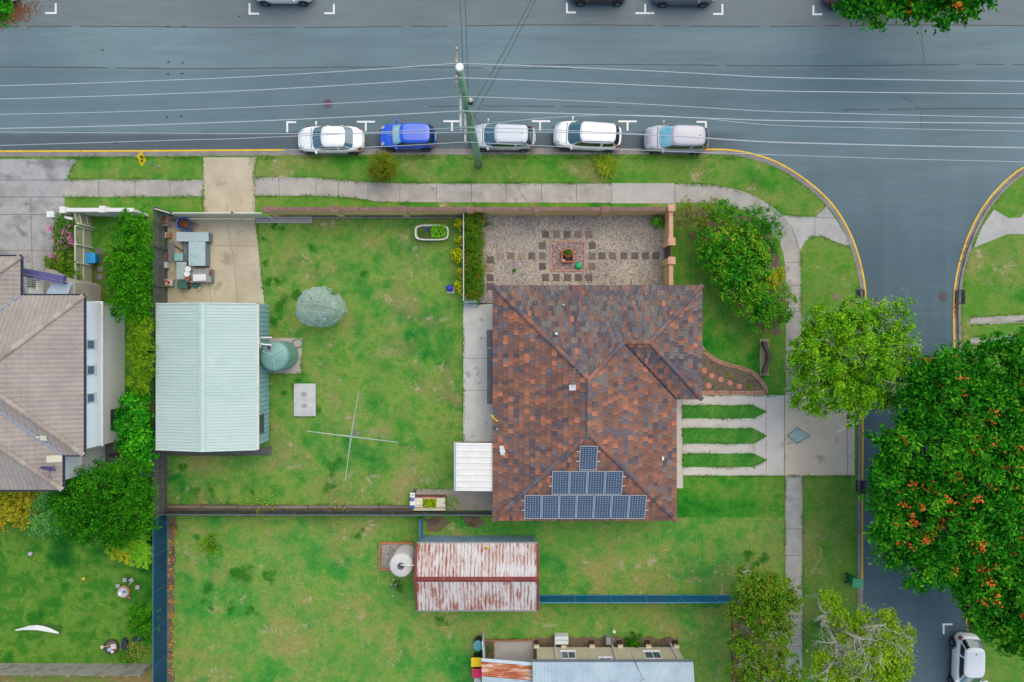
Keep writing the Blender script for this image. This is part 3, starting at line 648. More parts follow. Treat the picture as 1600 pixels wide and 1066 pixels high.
for p, q in ((B, A), (A, F), (F, E_), (E_, D), (D, Cc), (Cc, B)): gutter(mb, V((p.x, p.y), zE + .02), V((q.x, q.y), zE + .02), -.12, .1, .03)
mb.build('gutter', nmat('gutter_brown', [C(84, 76, 84), C(104, 96, 102)], 3, .6), house)
# awnings over the west windows
for y0, y1, x0 in ((516, 543, 760.5), (545, 631, 761)):
    mb = MB(); q0, q1 = P(x0, y0, 2.1), P(x0, y1, 2.1); mb.add([q0, q1, Vector((-.8, q1.y, 2.42)), Vector((-.8, q0.y, 2.42)), q0 - Vector((0, 0, .05)), q1 - Vector((0, 0, .05)), Vector((-.8, q1.y, 2.37)), Vector((-.8, q0.y, 2.37))], [(0, 1, 2, 3), (7, 6, 5, 4), (0, 4, 5, 1), (1, 5, 6, 2), (3, 2, 6, 7), (0, 3, 7, 4)])
    k = int((q0.y - q1.y) / .2)
    for i in range(k + 1):
        y = q0.y + (q1.y - q0.y) * i / k; mb.tube([(q0.x, y, 2.11), (-.8, y, 2.43)], .012, 4)
    mb.build('window_awning', flat('awning_gray', C(92, 90, 92), .6), house)
# things on the tile roof
def on_roof(px, py, plane_pt, plane_n):
    o, d = Vector((0, 0, H)), (P(px, py) - Vector((0, 0, H))).normalized(); return o + d * ((plane_pt - o).dot(plane_n) / d.dot(plane_n))
nW = Vector((-math.sin(R(22)), 0, math.cos(R(22)))); nE = Vector((math.sin(R(22)), 0, math.cos(R(22)))); nS = Vector((0, -math.sin(R(22)), math.cos(R(22)))); nN = Vector((0, math.sin(R(22)), math.cos(R(22))))
g = on_roof(893, 597, A, nW); an = thing('tv_antenna', 'grey television antenna with thin cross rods on the red tiled roof', 'antenna', g)
mb = MB(); mb.tube([g, g + Vector((0, 0, 1.1))], .025, 8); mb.build('mast', steel, an)
mb = MB(); t0 = g + Vector((0, 0, 1.1)); ax = Vector((.12, .95, 0)).normalized(); mb.tube([t0 - ax * .25, t0 + ax * 1.0], .014, 6)
for k in range(6):
    c = t0 + ax * (-.2 + k * .22); s = Vector((ax.y, -ax.x, 0)) * (.5 - .04 * k); mb.tube([c - s, c + s], .009, 5)
mb.build('rods', flat('rod_gray', C(150, 140, 138), .5), an)
mb = MB(); mb.box(t0 - ax * .28 + Vector((0, 0, -.03)), (.42, .34, .03), 0, R(10)); mb.build('reflector', flat('reflector', C(196, 206, 212), .5), an)
def vent(px, py, pt, n, r, lab, cat='roof vent', name='roof_vent', m=None):
    g = on_roof(px, py, pt, n); tag(MB().lathe([(r * 1.5, -.03), (r * 1.5, .03), (r, .06), (r, .22), (r * 1.25, .24), (r * 1.25, .3), (.02, .34)], g, 18).build(name, m or white_paint, None, True), lab, cat)
vent(869, 522, A, nN, .07, 'small round white vent pipe on the slate grey tiled slope'); vent(777, 670, A, nW, .06, 'small grey vent pipe near the edge of the tiled slope', m=steel)
vent(880, 477, A, nN, .05, 'tiny pale vent pipe high on the lichened tiled slope', m=flat('vent_cream', C(220, 216, 204)))
g = on_roof(785, 704, A, nW); mb = MB(); mb.box(g + nW * .05, (.28, .62, .05), R(8), R(-22)); mb.box(g + nW * .12 + Vector((.06, -.05, 0)), (.34, .26, .12), R(20), R(-22)); tag(mb.build('roof_flashing', white_paint, None, False, .01), 'crooked white plastic flashing box on the tiles above the white patio roof', 'roof box')
g = on_roof(1034, 716, E_, nE); tag(MB().rbox(g + nE * .1, (.14, .24, .2), .02).build('roof_vent', white_paint), 'small white square vent standing on the front slope of tiles', 'roof vent')
yel = flat('yellow_plastic', C(240, 214, 30), .5)
g = on_roof(772, 653, A, nW); mb = MB(); mb.tube([g + Vector((-.18, .22, .1)), g + Vector((-.05, .0, .14)), g + Vector((.2, -.2, .12))], .035, 6); mb.tube([g + Vector((-.1, .02, .12)), g + Vector((-.02, .18, .14))], .03, 6); mb.tube([g + Vector((.1, -.2, .1)), g + Vector((.28, -.17, .12))], .045, 6)
tag(mb.build('cable_cover', yel, None, True), 'yellow cable cover at the gutter of the red tiled roof', 'cable cover')
# ------------------------------------------------------------------ solar panels, each one a thing
m, nt, b_ = newmat('solar_cells'); tc = N(nt, 'TexCoord'); mp = N(nt, 'Mapping'); nt.links.new(tc.outputs['UV'], mp.inputs[0]); mp.inputs['Scale'].default_value = (6, 12, 1)
fr = N(nt, 'VectorMath', operation='FRACTION'); nt.links.new(mp.outputs[0], fr.inputs[0]); sb = N(nt, 'VectorMath', operation='SUBTRACT'); nt.links.new(fr.outputs[0], sb.inputs[0]); sb.inputs[1].default_value = (.5, .5, 0)
ab = N(nt, 'VectorMath', operation='ABSOLUTE'); nt.links.new(sb.outputs[0], ab.inputs[0]); sx = N(nt, 'SeparateXYZ'); nt.links.new(ab.outputs[0], sx.inputs[0])
sm_ = N(nt, 'Math', operation='ADD'); nt.links.new(sx.outputs[0], sm_.inputs[0]); nt.links.new(sx.outputs[1], sm_.inputs[1])
mx_ = N(nt, 'Math', operation='MAXIMUM'); nt.links.new(sx.outputs[0], mx_.inputs[0]); nt.links.new(sx.outputs[1], mx_.inputs[1])
cell = mixc(nt, noise(nt, pos_node(nt), .8, 3), C(48, 66, 92), C(74, 92, 116)); col = mixc(nt, maprange(nt, mx_.outputs[0], .455, .475, 0, 1), cell, C(120, 138, 158)); col = mixc(nt, maprange(nt, sm_.outputs[0], .80, .84, 0, 1), col, C(225, 232, 238))
nt.links.new(col, b_.inputs['Base Color']); b_.inputs['Roughness'].default_value = .12; b_.inputs['Coat Weight'].default_value = .5; MATS['solar'] = m
rows = [(905, 933.5, 697, 735, 1, 'single'), (862, 973, 736.5, 773, 4, 'middle'), (819, 1009.5, 774, 811, 7, 'lowest')]
ords = ['first', 'second', 'third', 'fourth', 'fifth', 'sixth', 'seventh']
alu = flat('alu_frame', C(205, 212, 218), .35, .5, .5)
for x0, x1, y0, y1, n, nm in rows:
    for i in range(n):
        pts = [on_roof(x0 + (x1 - x0) * q, y, F + nS * .14, nS) for q, y in ((i / n, y1), ((i + 1) / n, y1), ((i + 1) / n, y0), (i / n, y0))]
        # square the panel up in the plane of the roof
        xm0 = (pts[0].x + pts[3].x) / 2; xm1 = (pts[1].x + pts[2].x) / 2; ym0, ym1 = pts[0], pts[3]
        u = Vector((1, 0, 0)); vdir = nS.cross(u).normalized(); L = (ym1 - ym0).length * .995; w = (xm1 - xm0) - .03; o = Vector((xm0 + .015, ym0.y, ym0.z))
        if n == 1: lab = 'lone solar panel at the top of the stepped group on the red tiles'
        else: lab = f'solar panel in the {nm} row, {ords[i]} of {n} counting from the white patio roof side'
        t = thing('solar_panel', lab, 'solar panel', o, 'solar panels on the tiled roof')
        mb = MB(); q = [o, o + u * w, o + u * w + vdir * L, o + vdir * L]; fwd = .045
        for p0, p1, s in ((q[0], q[1], vdir), (q[2], q[3], -vdir)): mb.add([p0, p1, p1 + s * fwd, p0 + s * fwd] + [x_ - nS * .05 for x_ in (p0, p1, p1 + s * fwd, p0 + s * fwd)], [(0, 1, 2, 3), (0, 4, 5, 1), (2, 6, 7, 3), (7, 6, 5, 4), (1, 5, 6, 2), (3, 7, 4, 0)])
        for p0, p1, s in ((q[1] + vdir * fwd, q[2] - vdir * fwd, -u), (q[3] - vdir * fwd, q[0] + vdir * fwd, u)): mb.add([p0, p1, p1 + s * fwd, p0 + s * fwd] + [x_ - nS * .05 for x_ in (p0, p1, p1 + s * fwd, p0 + s * fwd)], [(0, 1, 2, 3), (0, 4, 5, 1), (2, 6, 7, 3), (7, 6, 5, 4)])
        mb.build('frame', alu, t)
        mb = MB(); dn = -nS * .012; qq = [q[0] + (u + vdir) * fwd + dn, q[1] + (-u + vdir) * fwd + dn, q[2] - (u + vdir) * fwd + dn, q[3] + (u - vdir) * fwd + dn]; mb.add(qq + [x_ - nS * .03 for x_ in qq], [(0, 1, 2, 3), (7, 6, 5, 4)])
        co = mb.build('cells', MATS['solar'], t); uv = co.data.uv_layers.new(name='UV'); uvs = [(0, 0), (1, 0), (1, 1), (0, 1), (0, 1), (1, 1), (1, 0), (0, 0)]
        for k, l in enumerate(uvs): uv.data[k].uv = l
        for tt in (.12, .52):
            for k_, ok in ((0, i == 0), (1, i == n - 1)):
                if ok: c = o + vdir * L * (1 - tt - .12) + (u * (w + .08) if k_ else -u * .08); MB().box(c - nS * .04, (.22, .05, .05)).build('mounting_rail', alu, t)

# white patio roof
pr = thing('patio_roof', 'flat white ribbed patio roof beside the red tiled house', 'patio roof', tuple(P(740, 730)))
z0, z1 = 2.35, 2.5; q = P(712.5, 692, z0), P(712.5, 767, z0); xr = -1.05
mb = MB(); mb.corr((q[0].x, q[0].y, z0), (q[0].x, q[1].y, z0), (xr, q[0].y, z1), .42, .03); mb.build('roof', flat('white_sheet', C(240, 238, 234), .45), pr)
mb = MB(); gutter(mb, (q[0].x, q[1].y - .02, z0 + .02), (q[0].x, q[0].y + .02, z0 + .02), -.11, .09); mb.build('gutter', flat('gutter_blue', C(190, 212, 226), .45), pr)
for y in (q[0].y - .3, q[1].y + .3): MB().tube([(q[0].x + .18, y, 0), (q[0].x + .18, y, 2.3)], .04, 8).build('post', white_paint, pr)

# ------------------------------------------------------------------ mint shed
shed = thing('metal_shed', 'large shed with pale mint ribbed gable roof and teal boarded wall', 'shed', tuple(P(330, 590)))
zs = 2.65; x0 = P(243.5, 0, zs).x; x1 = P(401, 0, zs).x; yT = P(0, 475.5, zs).y; yB = P(0, 702, zs).y; xm = P(315, 0, 3.3).x
mint = nmat('mint_roof', [C(184, 206, 200), C(190, 212, 206), C(197, 216, 210)], .5, .45, (5, .04), 0, .4, stretch=(.3, 1, 1))
mb = MB(); mb.corr((x0, yT, zs), (x0, yB, zs), (xm, yT, 3.3), .205, .024); mb.corr((x1, yT, zs), (x1, yB, zs), (xm, yT, 3.3), .205, .024); rf = mb.build('roof', mint, shed)
mb = MB(); mb.loft([[(xm + dx, y, 3.3 + dz) for dx, dz in ((-.24, -.01), (-.22, .02), (0, .075), (.22, .02), (.24, -.01))] for y in (yT + .02, yB - .02)], closed=False); mb.build('ridge_cap', flat('mint_cap', C(190, 212, 206), .45), rf)
mb = MB()
for y in (yT + .03, yB - .03):
    mb.tube([(x0, y, zs + .02), (xm, y, 3.35), (x1, y, zs + .02)], .045, 6)
mb.build('barge', flat('barge_white', C(206, 226, 224), .45), rf)
xw = P(421, 0).x; teal_w = nmat('teal_wall', [C(142, 188, 190), C(156, 200, 202)], 1.5, .6, (12, .08))
mb = MB(); xa = x0 + .2
mb.prism([(xa, yB + .15), (xw - .05, yB + .15), (xw - .05, yT - .15), (xa, yT - .15)], 0, zs - .02)
for k in range(int((yT - yB) / .32)):
    y = yB + .18 + k * .32; mb.box((xw - .028, y + .14, zs / 2 - .02), (.045, .24, zs - .06))
mb.build('wall', teal_w, shed)
mb = MB(); gutter(mb, (x1 - .02, yT + .04, zs + .03), (x1 - .02, yB - .04, zs + .03), -.14, .1); mb.build('gutter', white_paint, shed)
window(shed, (xw - .01, P(0, 659.5).y * .99, 1.75), (1, 0, 0), 1.25, .9, flat('frame_dark', C(84, 92, 92), .5), glass)
pw = thing('water_pipe', 'white downpipe frame running from the mint shed gutter into the green tank', 'pipe', tuple(P(412, 530)))
mb = MB(); z = 2.35; mb.tube([P(401, 537, z + .1), P(424.5, 539.5, z)], .05, 8); mb.tube([P(407, 543, z), P(405.5, 527.5, z), P(424.5, 527.5, z)], .045, 8); mb.build('pipe', white_paint, pw, True)
def tank(name, lab, cat, bpx, r, h, mat, ribs=9, dome=.22, hatch=(.3, 0), hr=.2, hmat=None, panels=0, n=48, zb=.05):
    c = P(*bpx); t = thing(name, lab, cat, c); prof = [(r * .98, zb)]
    for k in range(ribs * 4 + 1): prof.append((r + .012 * math.cos(k * math.pi / 2), zb + .03 + (h - zb - .06) * k / (ribs * 4)))
    prof += [(r * .99, h), (r * .93, h + .05)]; prof2 = [(r * .965, h + .03)]
    for k in range(1, 9): prof2.append((r * .96 * (1 - k / 8) + .004, h + .03 + dome * (1 - (1 - k / 8) ** 1.4)))
    MB().lathe(prof, c, n).build('body', mat, t, True)
    lid = MB().lathe(prof2, c, n); lo = lid.build('lid', mat, t, True)
    if panels:
        mb = MB()
        for k in range(panels):
            a = 2 * math.pi * (k + .3) / panels; d = Vector((math.cos(a), math.sin(a), 0)); mb.tube([c + d * rr + Vector((0, 0, h + .045 + dome * (1 - (rr / r / .96) ** 1.4))) for rr in (r * .2, r * .4, r * .6, r * .8, r * .95)], .03 if panels < 6 else .018, 6)
        mb.build('lid_ribs', flat(mat.name + '_rib', (.27, .41, .37) if panels < 6 else (.6, .58, .56), .4), lo, True)
    hc = c + Vector((hatch[0], hatch[1], h + dome * .75))
    MB().lathe([(hr * 1.25, 0), (hr * 1.25, .1), (hr * 1.05, .12), (hr * 1.0, .06), (.01, .06)], hc, 24).build('inlet_ring', hmat or mat, lo)
    MB().lathe([(hr, .062), (hr * .9, .075), (.01, .08)], hc, 24).build('strainer', nmat('strainer', [C(70, 70, 80), C(90, 90, 100)], 12, .6), lo)
    return t
sheet('concrete_slab', [(421, 528), (472, 528.5), (471, 584), (421, 584)], Z3, nmat('conc_tank', [C(176, 168, 160), C(200, 192, 184)], 1.4, .88, (16, .1)))
tank('water_tank', 'round green plastic rainwater tank beside the mint shed', 'water tank', (444.5, 555.5), .99, 2.0, nmat('tank_green', [C(108, 156, 146), C(128, 172, 162)], 1, .4, (8, .06), 0, .5), 9, .22, (-.26, .56), .17, flat('tank_ring', C(176, 198, 194), .4), 3)
mb = MB(); pts = []
for k in range(30): a = k * .42; pts.append(P(465, 537, .04) + Vector((math.cos(a) * (.42 - .004 * k), math.sin(a) * (.36 - .003 * k), .0)))
mb.tube(pts, .018, 6); tag(mb.build('garden_hose', flat('hose_green', C(96, 160, 130), .5), None, True), 'coiled green garden hose on the slab beside the green tank', 'hose')
# septic lid slab
sl_ = thing('concrete_lid', 'pale rectangular concrete slab lid with two brown handles in the back lawn', 'concrete slab', tuple(P(476.5, 625)))
mb = MB(); c = P(476.5, 625, .06); mb.rbox(c, (34 * S, 51 * S, .16), .03); mb.build('slab', nmat('conc_lid', [C(186, 188, 192), C(212, 214, 216)], 1.6, .8, (14, .08), .1), sl_)
for yy in (615.5, 634): MB().rbox(P(475.5, yy, .16), (.34, .2, .05), .015).build('lifting_plate', nmat('plate_brown', [C(160, 150, 146), C(178, 166, 158)], 5, .8), sl_)
# rotary clothesline
cl = thing('clothesline', 'grey rotary clothesline with four arms standing on the back lawn', 'clothesline', tuple(P(557.5, 677)))
b0 = P(557.5, 677); hz = 1.72; hub = Vector((b0.x, b0.y, hz)); MB().lathe([(.2, 0), (.2, .05), (.03, .06)], b0, 20).build('base', conc_kerb, cl)
MB().tube([b0, hub + Vector((0, 0, .12))], .035, 10).build('pole', steel, cl)
tips = [P(560.5, 611.5, hz + .22), P(621.5, 691, hz + .2), P(539.5, 751, hz + .2), P(478.5, 673.5, hz + .2)]
for tp in tips:
    mb = MB(); mb.tube([hub, tp], [.03, .02], 8); d = (tp - hub); mb.tube([hub - Vector((0, 0, .35)), hub + d * .45 + Vector((0, 0, -.02))], .012, 6); mb.build('arm', flat('galv', C(200, 206, 206), .4, .5, .3), cl)
mb = MB()
for k in range(9):
    f = .36 + .64 * k / 8
    for i in range(4): mb.tube([hub + (tips[i] - hub) * f + Vector((0, 0, .02)), (hub + (tips[i] - hub) * f).lerp(hub + (tips[(i + 1) % 4] - hub) * f, .5) - Vector((0, 0, .04)), hub + (tips[(i + 1) % 4] - hub) * f + Vector((0, 0, .02))], .003, 4)
mb.build('wire', flat('line_wire', C(150, 176, 130), .5), cl)
# netted fruit tree
nt_ = thing('netted_tree', 'small fruit tree wrapped in white bird netting on the back lawn', 'netted tree', tuple(P(506, 484)))
L = lob([(494, 472, 15, 1.9), (512, 468, 16, 1.9), (500, 487, 17, 1.95), (517, 486, 14, 1.8), (486, 484, 12, 1.6)], .8)
fol = leafmat('leaf_netted', [C(60, 104, 56), C(100, 144, 76), C(190, 200, 90)], 1.2, .2, 1.5, .9)
p, q, _ = crown_points(L, 60, .25, 22, -.2); leaves(p, q, .13, .5, 'crown', fol, nt_)
MB().tube([P(506, 484), P(506, 484, .9), P(502, 480, 1.6)], [.07, .05, .02], 7).build('trunk', MATS['bark'], nt_)
m, ntt, b_ = newmat('netting'); tr_ = N(ntt, 'BsdfTransparent'); mxs = N(ntt, 'MixShader'); v = pos_node(ntt)
n1 = noise(ntt, v, 2.2, 5, .7, 1.2); n2 = noise(ntt, v, 26, 3, .8); ad = N(ntt, 'Math', operation='MULTIPLY'); ntt.links.new(maprange(ntt, n1, .3, .7, .22, .56), ad.inputs[0]); ntt.links.new(maprange(ntt, n2, .35, .65, .5, 1.3), ad.inputs[1])
ntt.links.new(ad.outputs[0], mxs.inputs[0]); b_.inputs['Base Color'].default_value = (.52, .61, .57, 1); b_.inputs['Roughness'].default_value = .8
ntt.links.new(tr_.outputs[0], mxs.inputs[1]); ntt.links.new(b_.outputs[0], mxs.inputs[2]); ntt.links.new(mxs.outputs[0], ntt.nodes['Material Output'].inputs[0])
cx = P(502, 479, 1.2); out = [(538, 486), (533, 470), (522, 457), (509, 449.5), (494, 450), (480, 454), (468, 468), (465, 483), (467, 497), (480, 507), (500, 509.5), (515, 507.5), (526, 500)]
oc = catmull([Vector(P(*q, 1.1)[:2]) for q in out + out[:1]], 4)[:-1]; rings = []
for k, (s, z) in enumerate([(1.02, .25), (1.05, .7), (1, 1.3), (.9, 1.9), (.72, 2.25), (.48, 2.45), (.22, 2.55), (.03, 2.58)]):
    rings.append([Vector((cx.x + (pp.x - cx.x) * s * (1 + .03 * math.sin(i * 2.1 + k)), cx.y + (pp.y - cx.y) * s * (1 + .03 * math.cos(i * 1.7 + k * 2)), z + .07 * math.sin(i * 1.3 + k * 1.9))) for i, pp in enumerate(oc)])
MB().loft(rings, False, True).build('netting', m, nt_, True)
mb = MB(); r0 = rings[2]; mb.tube([p_ + Vector((.03 * math.sin(i * 5), .03 * math.cos(i * 3), 0)) for i, p_ in enumerate(r0 + r0[:1])], [.018 + .014 * math.sin(i * 1.9) for i in range(len(r0) + 1)], 5); mb.build('net_hem', flat('net_white', C(190, 206, 210), .8), nt_, True)

# ------------------------------------------------------------------ rusty shed and its tank
rs = thing('rusty_shed', 'old shed with rusty white corrugated gable roof and maroon edging', 'shed', tuple(P(745, 900)))
m, ntt, b_ = newmat('rusty_iron'); v = pos_node(ntt); vs_ = pos_node(ntt, (3.2, .35, 1)); n1 = noise(ntt, vs_, 2.2, 6, .7); n2 = noise(ntt, v, .7, 4, .6); n3 = noise(ntt, v, 12, 4, .8)
mm = N(ntt, 'Math', operation='ADD'); ntt.links.new(n1, mm.inputs[0]); wv = N(ntt, 'TexWave'); wv.bands_direction = 'X'; wv.inputs['Scale'].default_value = 1.33; wv.inputs['Distortion'].default_value = .6; wv.inputs['Detail Scale'].default_value = .6; ntt.links.new(v, wv.inputs['Vector']); wa = N(ntt, 'Math', operation='ADD'); ntt.links.new(maprange(ntt, wv.outputs['Fac'], 0, 1, -.07, .06), wa.inputs[0]); ntt.links.new(maprange(ntt, n2, .3, .7, -.1, .1), wa.inputs[1]); ntt.links.new(wa.outputs[0], mm.inputs[1]); m3 = N(ntt, 'Math', operation='ADD'); ntt.links.new(mm.outputs[0], m3.inputs[0]); ntt.links.new(maprange(ntt, n3, .3, .7, -.05, .05), m3.inputs[1])
col = ramp(ntt, m3.outputs[0], [(.40, C(214, 214, 216)), (.50, C(206, 190, 186)), (.58, C(178, 136, 122)), (.68, C(146, 84, 64))])
ntt.links.new(col, b_.inputs['Base Color']); b_.inputs['Roughness'].default_value = .75; MATS['rusty'] = m
maroon = nmat('maroon', [C(118, 50, 48), C(140, 66, 58)], 2, .6, (14, .15), stain=(C(176, 110, 80), 2., .62))
zs = 2.05; x0, x1 = P(651, 0, zs).x, P(840, 0, zs).x; yT, yM, yB = P(0, 849, zs).y, P(0, 905.5, 2.75).y, P(0, 953, zs).y
mb = MB(); mb.corr((x0, yT, zs), (x1, yT, zs), (x0, yM, 2.75), .118, .02, 'sin'); mb.corr((x0, yB, zs), (x1, yB, zs), (x0, yM, 2.75), .118, .02, 'sin'); rf = mb.build('roof', MATS['rusty'], rs)
mb = MB(); mb.loft([[(x, yM + dy, 2.75 + dz) for dy, dz in ((-.17, -.02), (-.14, .03), (-.05, .05), (0, .09), (.05, .05), (.14, .03), (.17, -.02))] for x in (x0 - .02, x1 + .02)], closed=False); mb.build('ridge_cap', maroon, rf)
mb = MB()
for x in (x0 + .01, x1 - .01):
    for y in (yT, yB): mb.loft([[(x + dx, y, zs + dz) for dx, dz in ((-.08, -.08), (-.08, .06), (.08, .06), (.08, -.08))], [(x + dx, yM, 2.75 + dz) for dx, dz in ((-.08, -.08), (-.08, .06), (.08, .06), (.08, -.08))]], True, True)
mb.build('barge_board', maroon, rf)
mb = MB(); gutter(mb, (x0, yB, zs), (x1, yB, zs), .1, .08); gutter(mb, (x1, yT, zs), (x0, yT, zs), .06, .06); mb.build('gutter', flat('gutter_gray', C(176, 180, 188), .5), rs)
blue_iron = nmat('blue_iron', [C(120, 152, 178), C(140, 172, 194)], 1.2, .5, (10, .07))
mb = MB(); yw = P(0, 836.5).y; mb.prism([(x0 + .12, yB + .2), (x1 - .12, yB + .2), (x1 - .12, yw - .02), (x0 + .12, yw - .02)], 0, 2.0); w_ = x1 - x0 - .24; k = int(w_ / .2)
for i in range(k): mb.box((x0 + .12 + (i + .5) * w_ / k, yw - .005, 1.0), (w_ / k * .6, .03, 1.96))
mb.build('wall', blue_iron, rs)
g = P(760, 855, 2.15); mb = MB(); mb.tube([g + Vector((-.16, -.12, .05)), g + Vector((.0, .2, .12))], .035, 6); mb.tube([g + Vector((.02, -.1, .06)), g + Vector((.18, -.02, .09))], .04, 6); mb.tube([g + Vector((-.12, .02, .08)), g + Vector((.1, .05, .1))], .03, 6)
tag(mb.build('cable_cover', yel, None, True), 'yellow cable cover lying on the edge of the rusty shed roof', 'cable cover')
tank('water_tank', 'round cream corrugated rainwater tank beside the rusty shed', 'water tank', (634.5, 868), .80, 2.0, nmat('tank_cream', [C(196, 192, 188), C(226, 222, 220)], 1, .5, (10, .05)), 14, .14, (0, 0), .19, flat('tank_cap', C(120, 124, 130), .5), 10)
tag(MB().tube([P(626, 883, 2.32), P(650, 883.5, 2.2)], .045, 8).build('water_pipe', white_paint, None, True), 'short white pipe from the rusty shed gutter to the cream tank', 'pipe')
bb = thing('brick_bed', 'rectangular brick edged bed of rubble around the cream tank', 'garden bed', tuple(P(620, 868)))
brick_red = nmat('brick_red', [C(176, 104, 80), C(206, 138, 106), C(188, 124, 96)], 4, .85, (9, .2), .2)
brick_pink = nmat('brick_pink', [C(196, 140, 118), C(214, 164, 140)], 5, .85, (9, .15), .2)
def brick_line(mb, pts, w, h, ln=.23, z=0., close=False, jit=.01):
    pts = [Vector((p[0], p[1], 0)) for p in pts] + ([Vector((pts[0][0], pts[0][1], 0))] if close else [])
    for a, b in zip(pts[:-1], pts[1:]):
        L = (b - a).length; k = max(1, round(L / ln)); d = (b - a).normalized()
        for i in range(k): mb.box(a + d * (L * (i + .5) / k) + Vector((random.uniform(-jit, jit), random.uniform(-jit, jit), z + h / 2)), (L / k - .014, w, h), math.atan2(d.y, d.x) + random.uniform(-.03, .03))
mb = MB(); brick_line(mb, [P(x, y) for x, y in ((646, 848), (594, 848), (594, 889), (646, 889))], .11, .14, .23, 0); mb.build('edging', brick_red, bb)
MB().prism([P(x, y)[:2] for x, y in ((596, 850), (646, 850), (646, 887), (596, 887))], 0, .06).build('fill', nmat('rubble_fill', [C(130, 120, 104), C(168, 160, 156), C(120, 128, 84)], 4, .95, (12, .35), .8, stain=(C(112, 134, 62), 1.3, .6)), bb)
mb = MB()
for k in range(150): mb.box(P(random.uniform(597, 622), random.uniform(851, 886), .06), [random.uniform(.05, .13) for _ in range(3)], random.random() * 3, random.random())
kind(mb.build('rubble', nmat('rubble', [C(150, 146, 150), C(190, 186, 184), C(176, 132, 110)], 6, .9), bb), 'stuff')

# ------------------------------------------------------------------ fences and garden walls
def paling(name, lab, A_, B_, h, m, back=1, cat='fence', pw=.1, gap=.012, postm=None, every=2.4, rails=(.3, .85), cap=None, hjit=.03):
    """Boards butted along a line; rails and posts on one face (back=+1: left of travel)."""
    A_, B_ = Vector(A_), Vector(B_); d = (B_ - A_); L = d.length; d.normalize(); s = Vector((-d.y, d.x, 0)) * back; an = math.atan2(d.y, d.x)
    t = thing(name, lab, cat, A_.lerp(B_, .5)); mb = MB(); k = int(L / pw)
    for i in range(k):
        hh = h + random.uniform(-hjit, hjit); v_ = random.uniform(.8, 1.2); mb.cc = None; mb.box(A_ + d * (i + .5) * L / k + Vector((0, 0, hh / 2)), (L / k - gap, .018, hh), an + random.uniform(-.01, .01))
    mb.build('palings', m, t)
    for z in rails: MB().box(A_.lerp(B_, .5) + s * .035 + Vector((0, 0, h * z)), (L, .045, .08), an).build('rail', postm or m, t)
    n = max(1, round(L / every))
    for i in range(n + 1): MB().box(A_ + d * (L * i / n) + s * .09 + Vector((0, 0, h * .49)), (.1, .09, h * .98), an).build('post', postm or m, t)
    return t
def steel_fence(name, lab, A_, B_, h, m, side=1, every=2.37, capm=None, cat='fence', pitch=.19):
    A_, B_ = Vector(A_), Vector(B_); d = (B_ - A_); L = d.length; d.normalize(); s = Vector((-d.y, d.x, 0)) * side; an = math.atan2(d.y, d.x)
    t = thing(name, lab, cat, A_.lerp(B_, .5)); n = max(1, round(L / every))
    for i in range(n):
        mb = MB(); p, q = A_ + d * (L * i / n + .03), A_ + d * (L * (i + 1) / n - .03); k = max(2, round((q - p).length / pitch)); ring0 = []
        for j in range(k):
            for f, o in ((0, 0), (.12, .0), (.25, 1), (.6, 1), (.73, 0)): ring0.append(p + (q - p) * ((j + f) / k) + s * (.022 * o))
        ring0.append(q); mb.loft([[x + Vector((0, 0, .03)) for x in ring0], [x + Vector((0, 0, h - .04)) for x in ring0]], closed=False)
        mb.build('panel', m, t)
    for i in range(n + 1): MB().box(A_ + d * (L * i / n) + Vector((0, 0, h / 2)), (.06, .07, h), an).build('post', capm or m, t)
    for z in (.06, h - .02): MB().box(A_.lerp(B_, .5) + Vector((0, 0, z)), (L + .06, .055, .05), an).build('rail', capm or m, t)
    return t
gray_wood = nmat('gray_wood', [C(86, 84, 84), C(122, 118, 114), C(104, 100, 98)], 1.3, .9, (16, .22), .3, stretch=(1, 1, .2), stain=(C(70, 66, 62), 1.2, .6))
paling('paling_fence', 'dark grey paling fence with rails between the mint shed yard and the green hedge', P(261, 798), P(261.5, 332), 1.85, gray_wood, -1, every=2.6, rails=(.32, .72), gap=.03)
navy = nmat('navy_steel', [C(26, 74, 104), C(36, 88, 120)], .9, .45, (8, .07), stain=(C(44, 84, 108), 1.1, .66))
steel_fence('steel_fence', 'dark blue ribbed steel fence between the lush garden and the pale back lawn', P(261.5, 1300), P(261.5, 801), 1.85, navy, 1, capm=flat('navy_rail', C(70, 112, 140), .4))
steel_fence('steel_fence', 'low dark steel fence behind the sleeper edging along the bottom of the back lawn', P(263, 798), P(768, 799), 1.1, nmat('slate_steel', [C(58, 66, 66), C(76, 84, 84)], 1, .5), 1, capm=flat('slate_rail', C(104, 116, 122), .4))
tealb = nmat('teal_steel', [C(10, 92, 140), C(20, 106, 152)], 1., .45, (8, .07)); tealr = flat('teal_rail', C(70, 142, 186), .4)
steel_fence('steel_fence', 'bright blue steel fence running from the rusty shed to the trees', P(842, 930), P(1225, 930), 1.32, tealb, -1, capm=tealr)
steel_fence('steel_fence', 'short blue steel fence at the corner of the rusty shed', P(660.5, 806), P(660.5, 836), 1.5, nmat('mid_steel', [C(70, 128, 172), C(88, 146, 186)], 1., .45), 1, every=1.4, capm=tealr)
paling('paling_fence', 'weathered grey paling fence at the foot of the lush garden', P(-300, 1036), P(237, 1037), 1.62, nmat('worn_wood', [C(132, 132, 130), C(178, 174, 168), C(148, 146, 142)], 1.3, .9, (16, .2), .3, stain=(C(108, 104, 100), 1.2, .58)), -1, pw=.125, gap=.022)
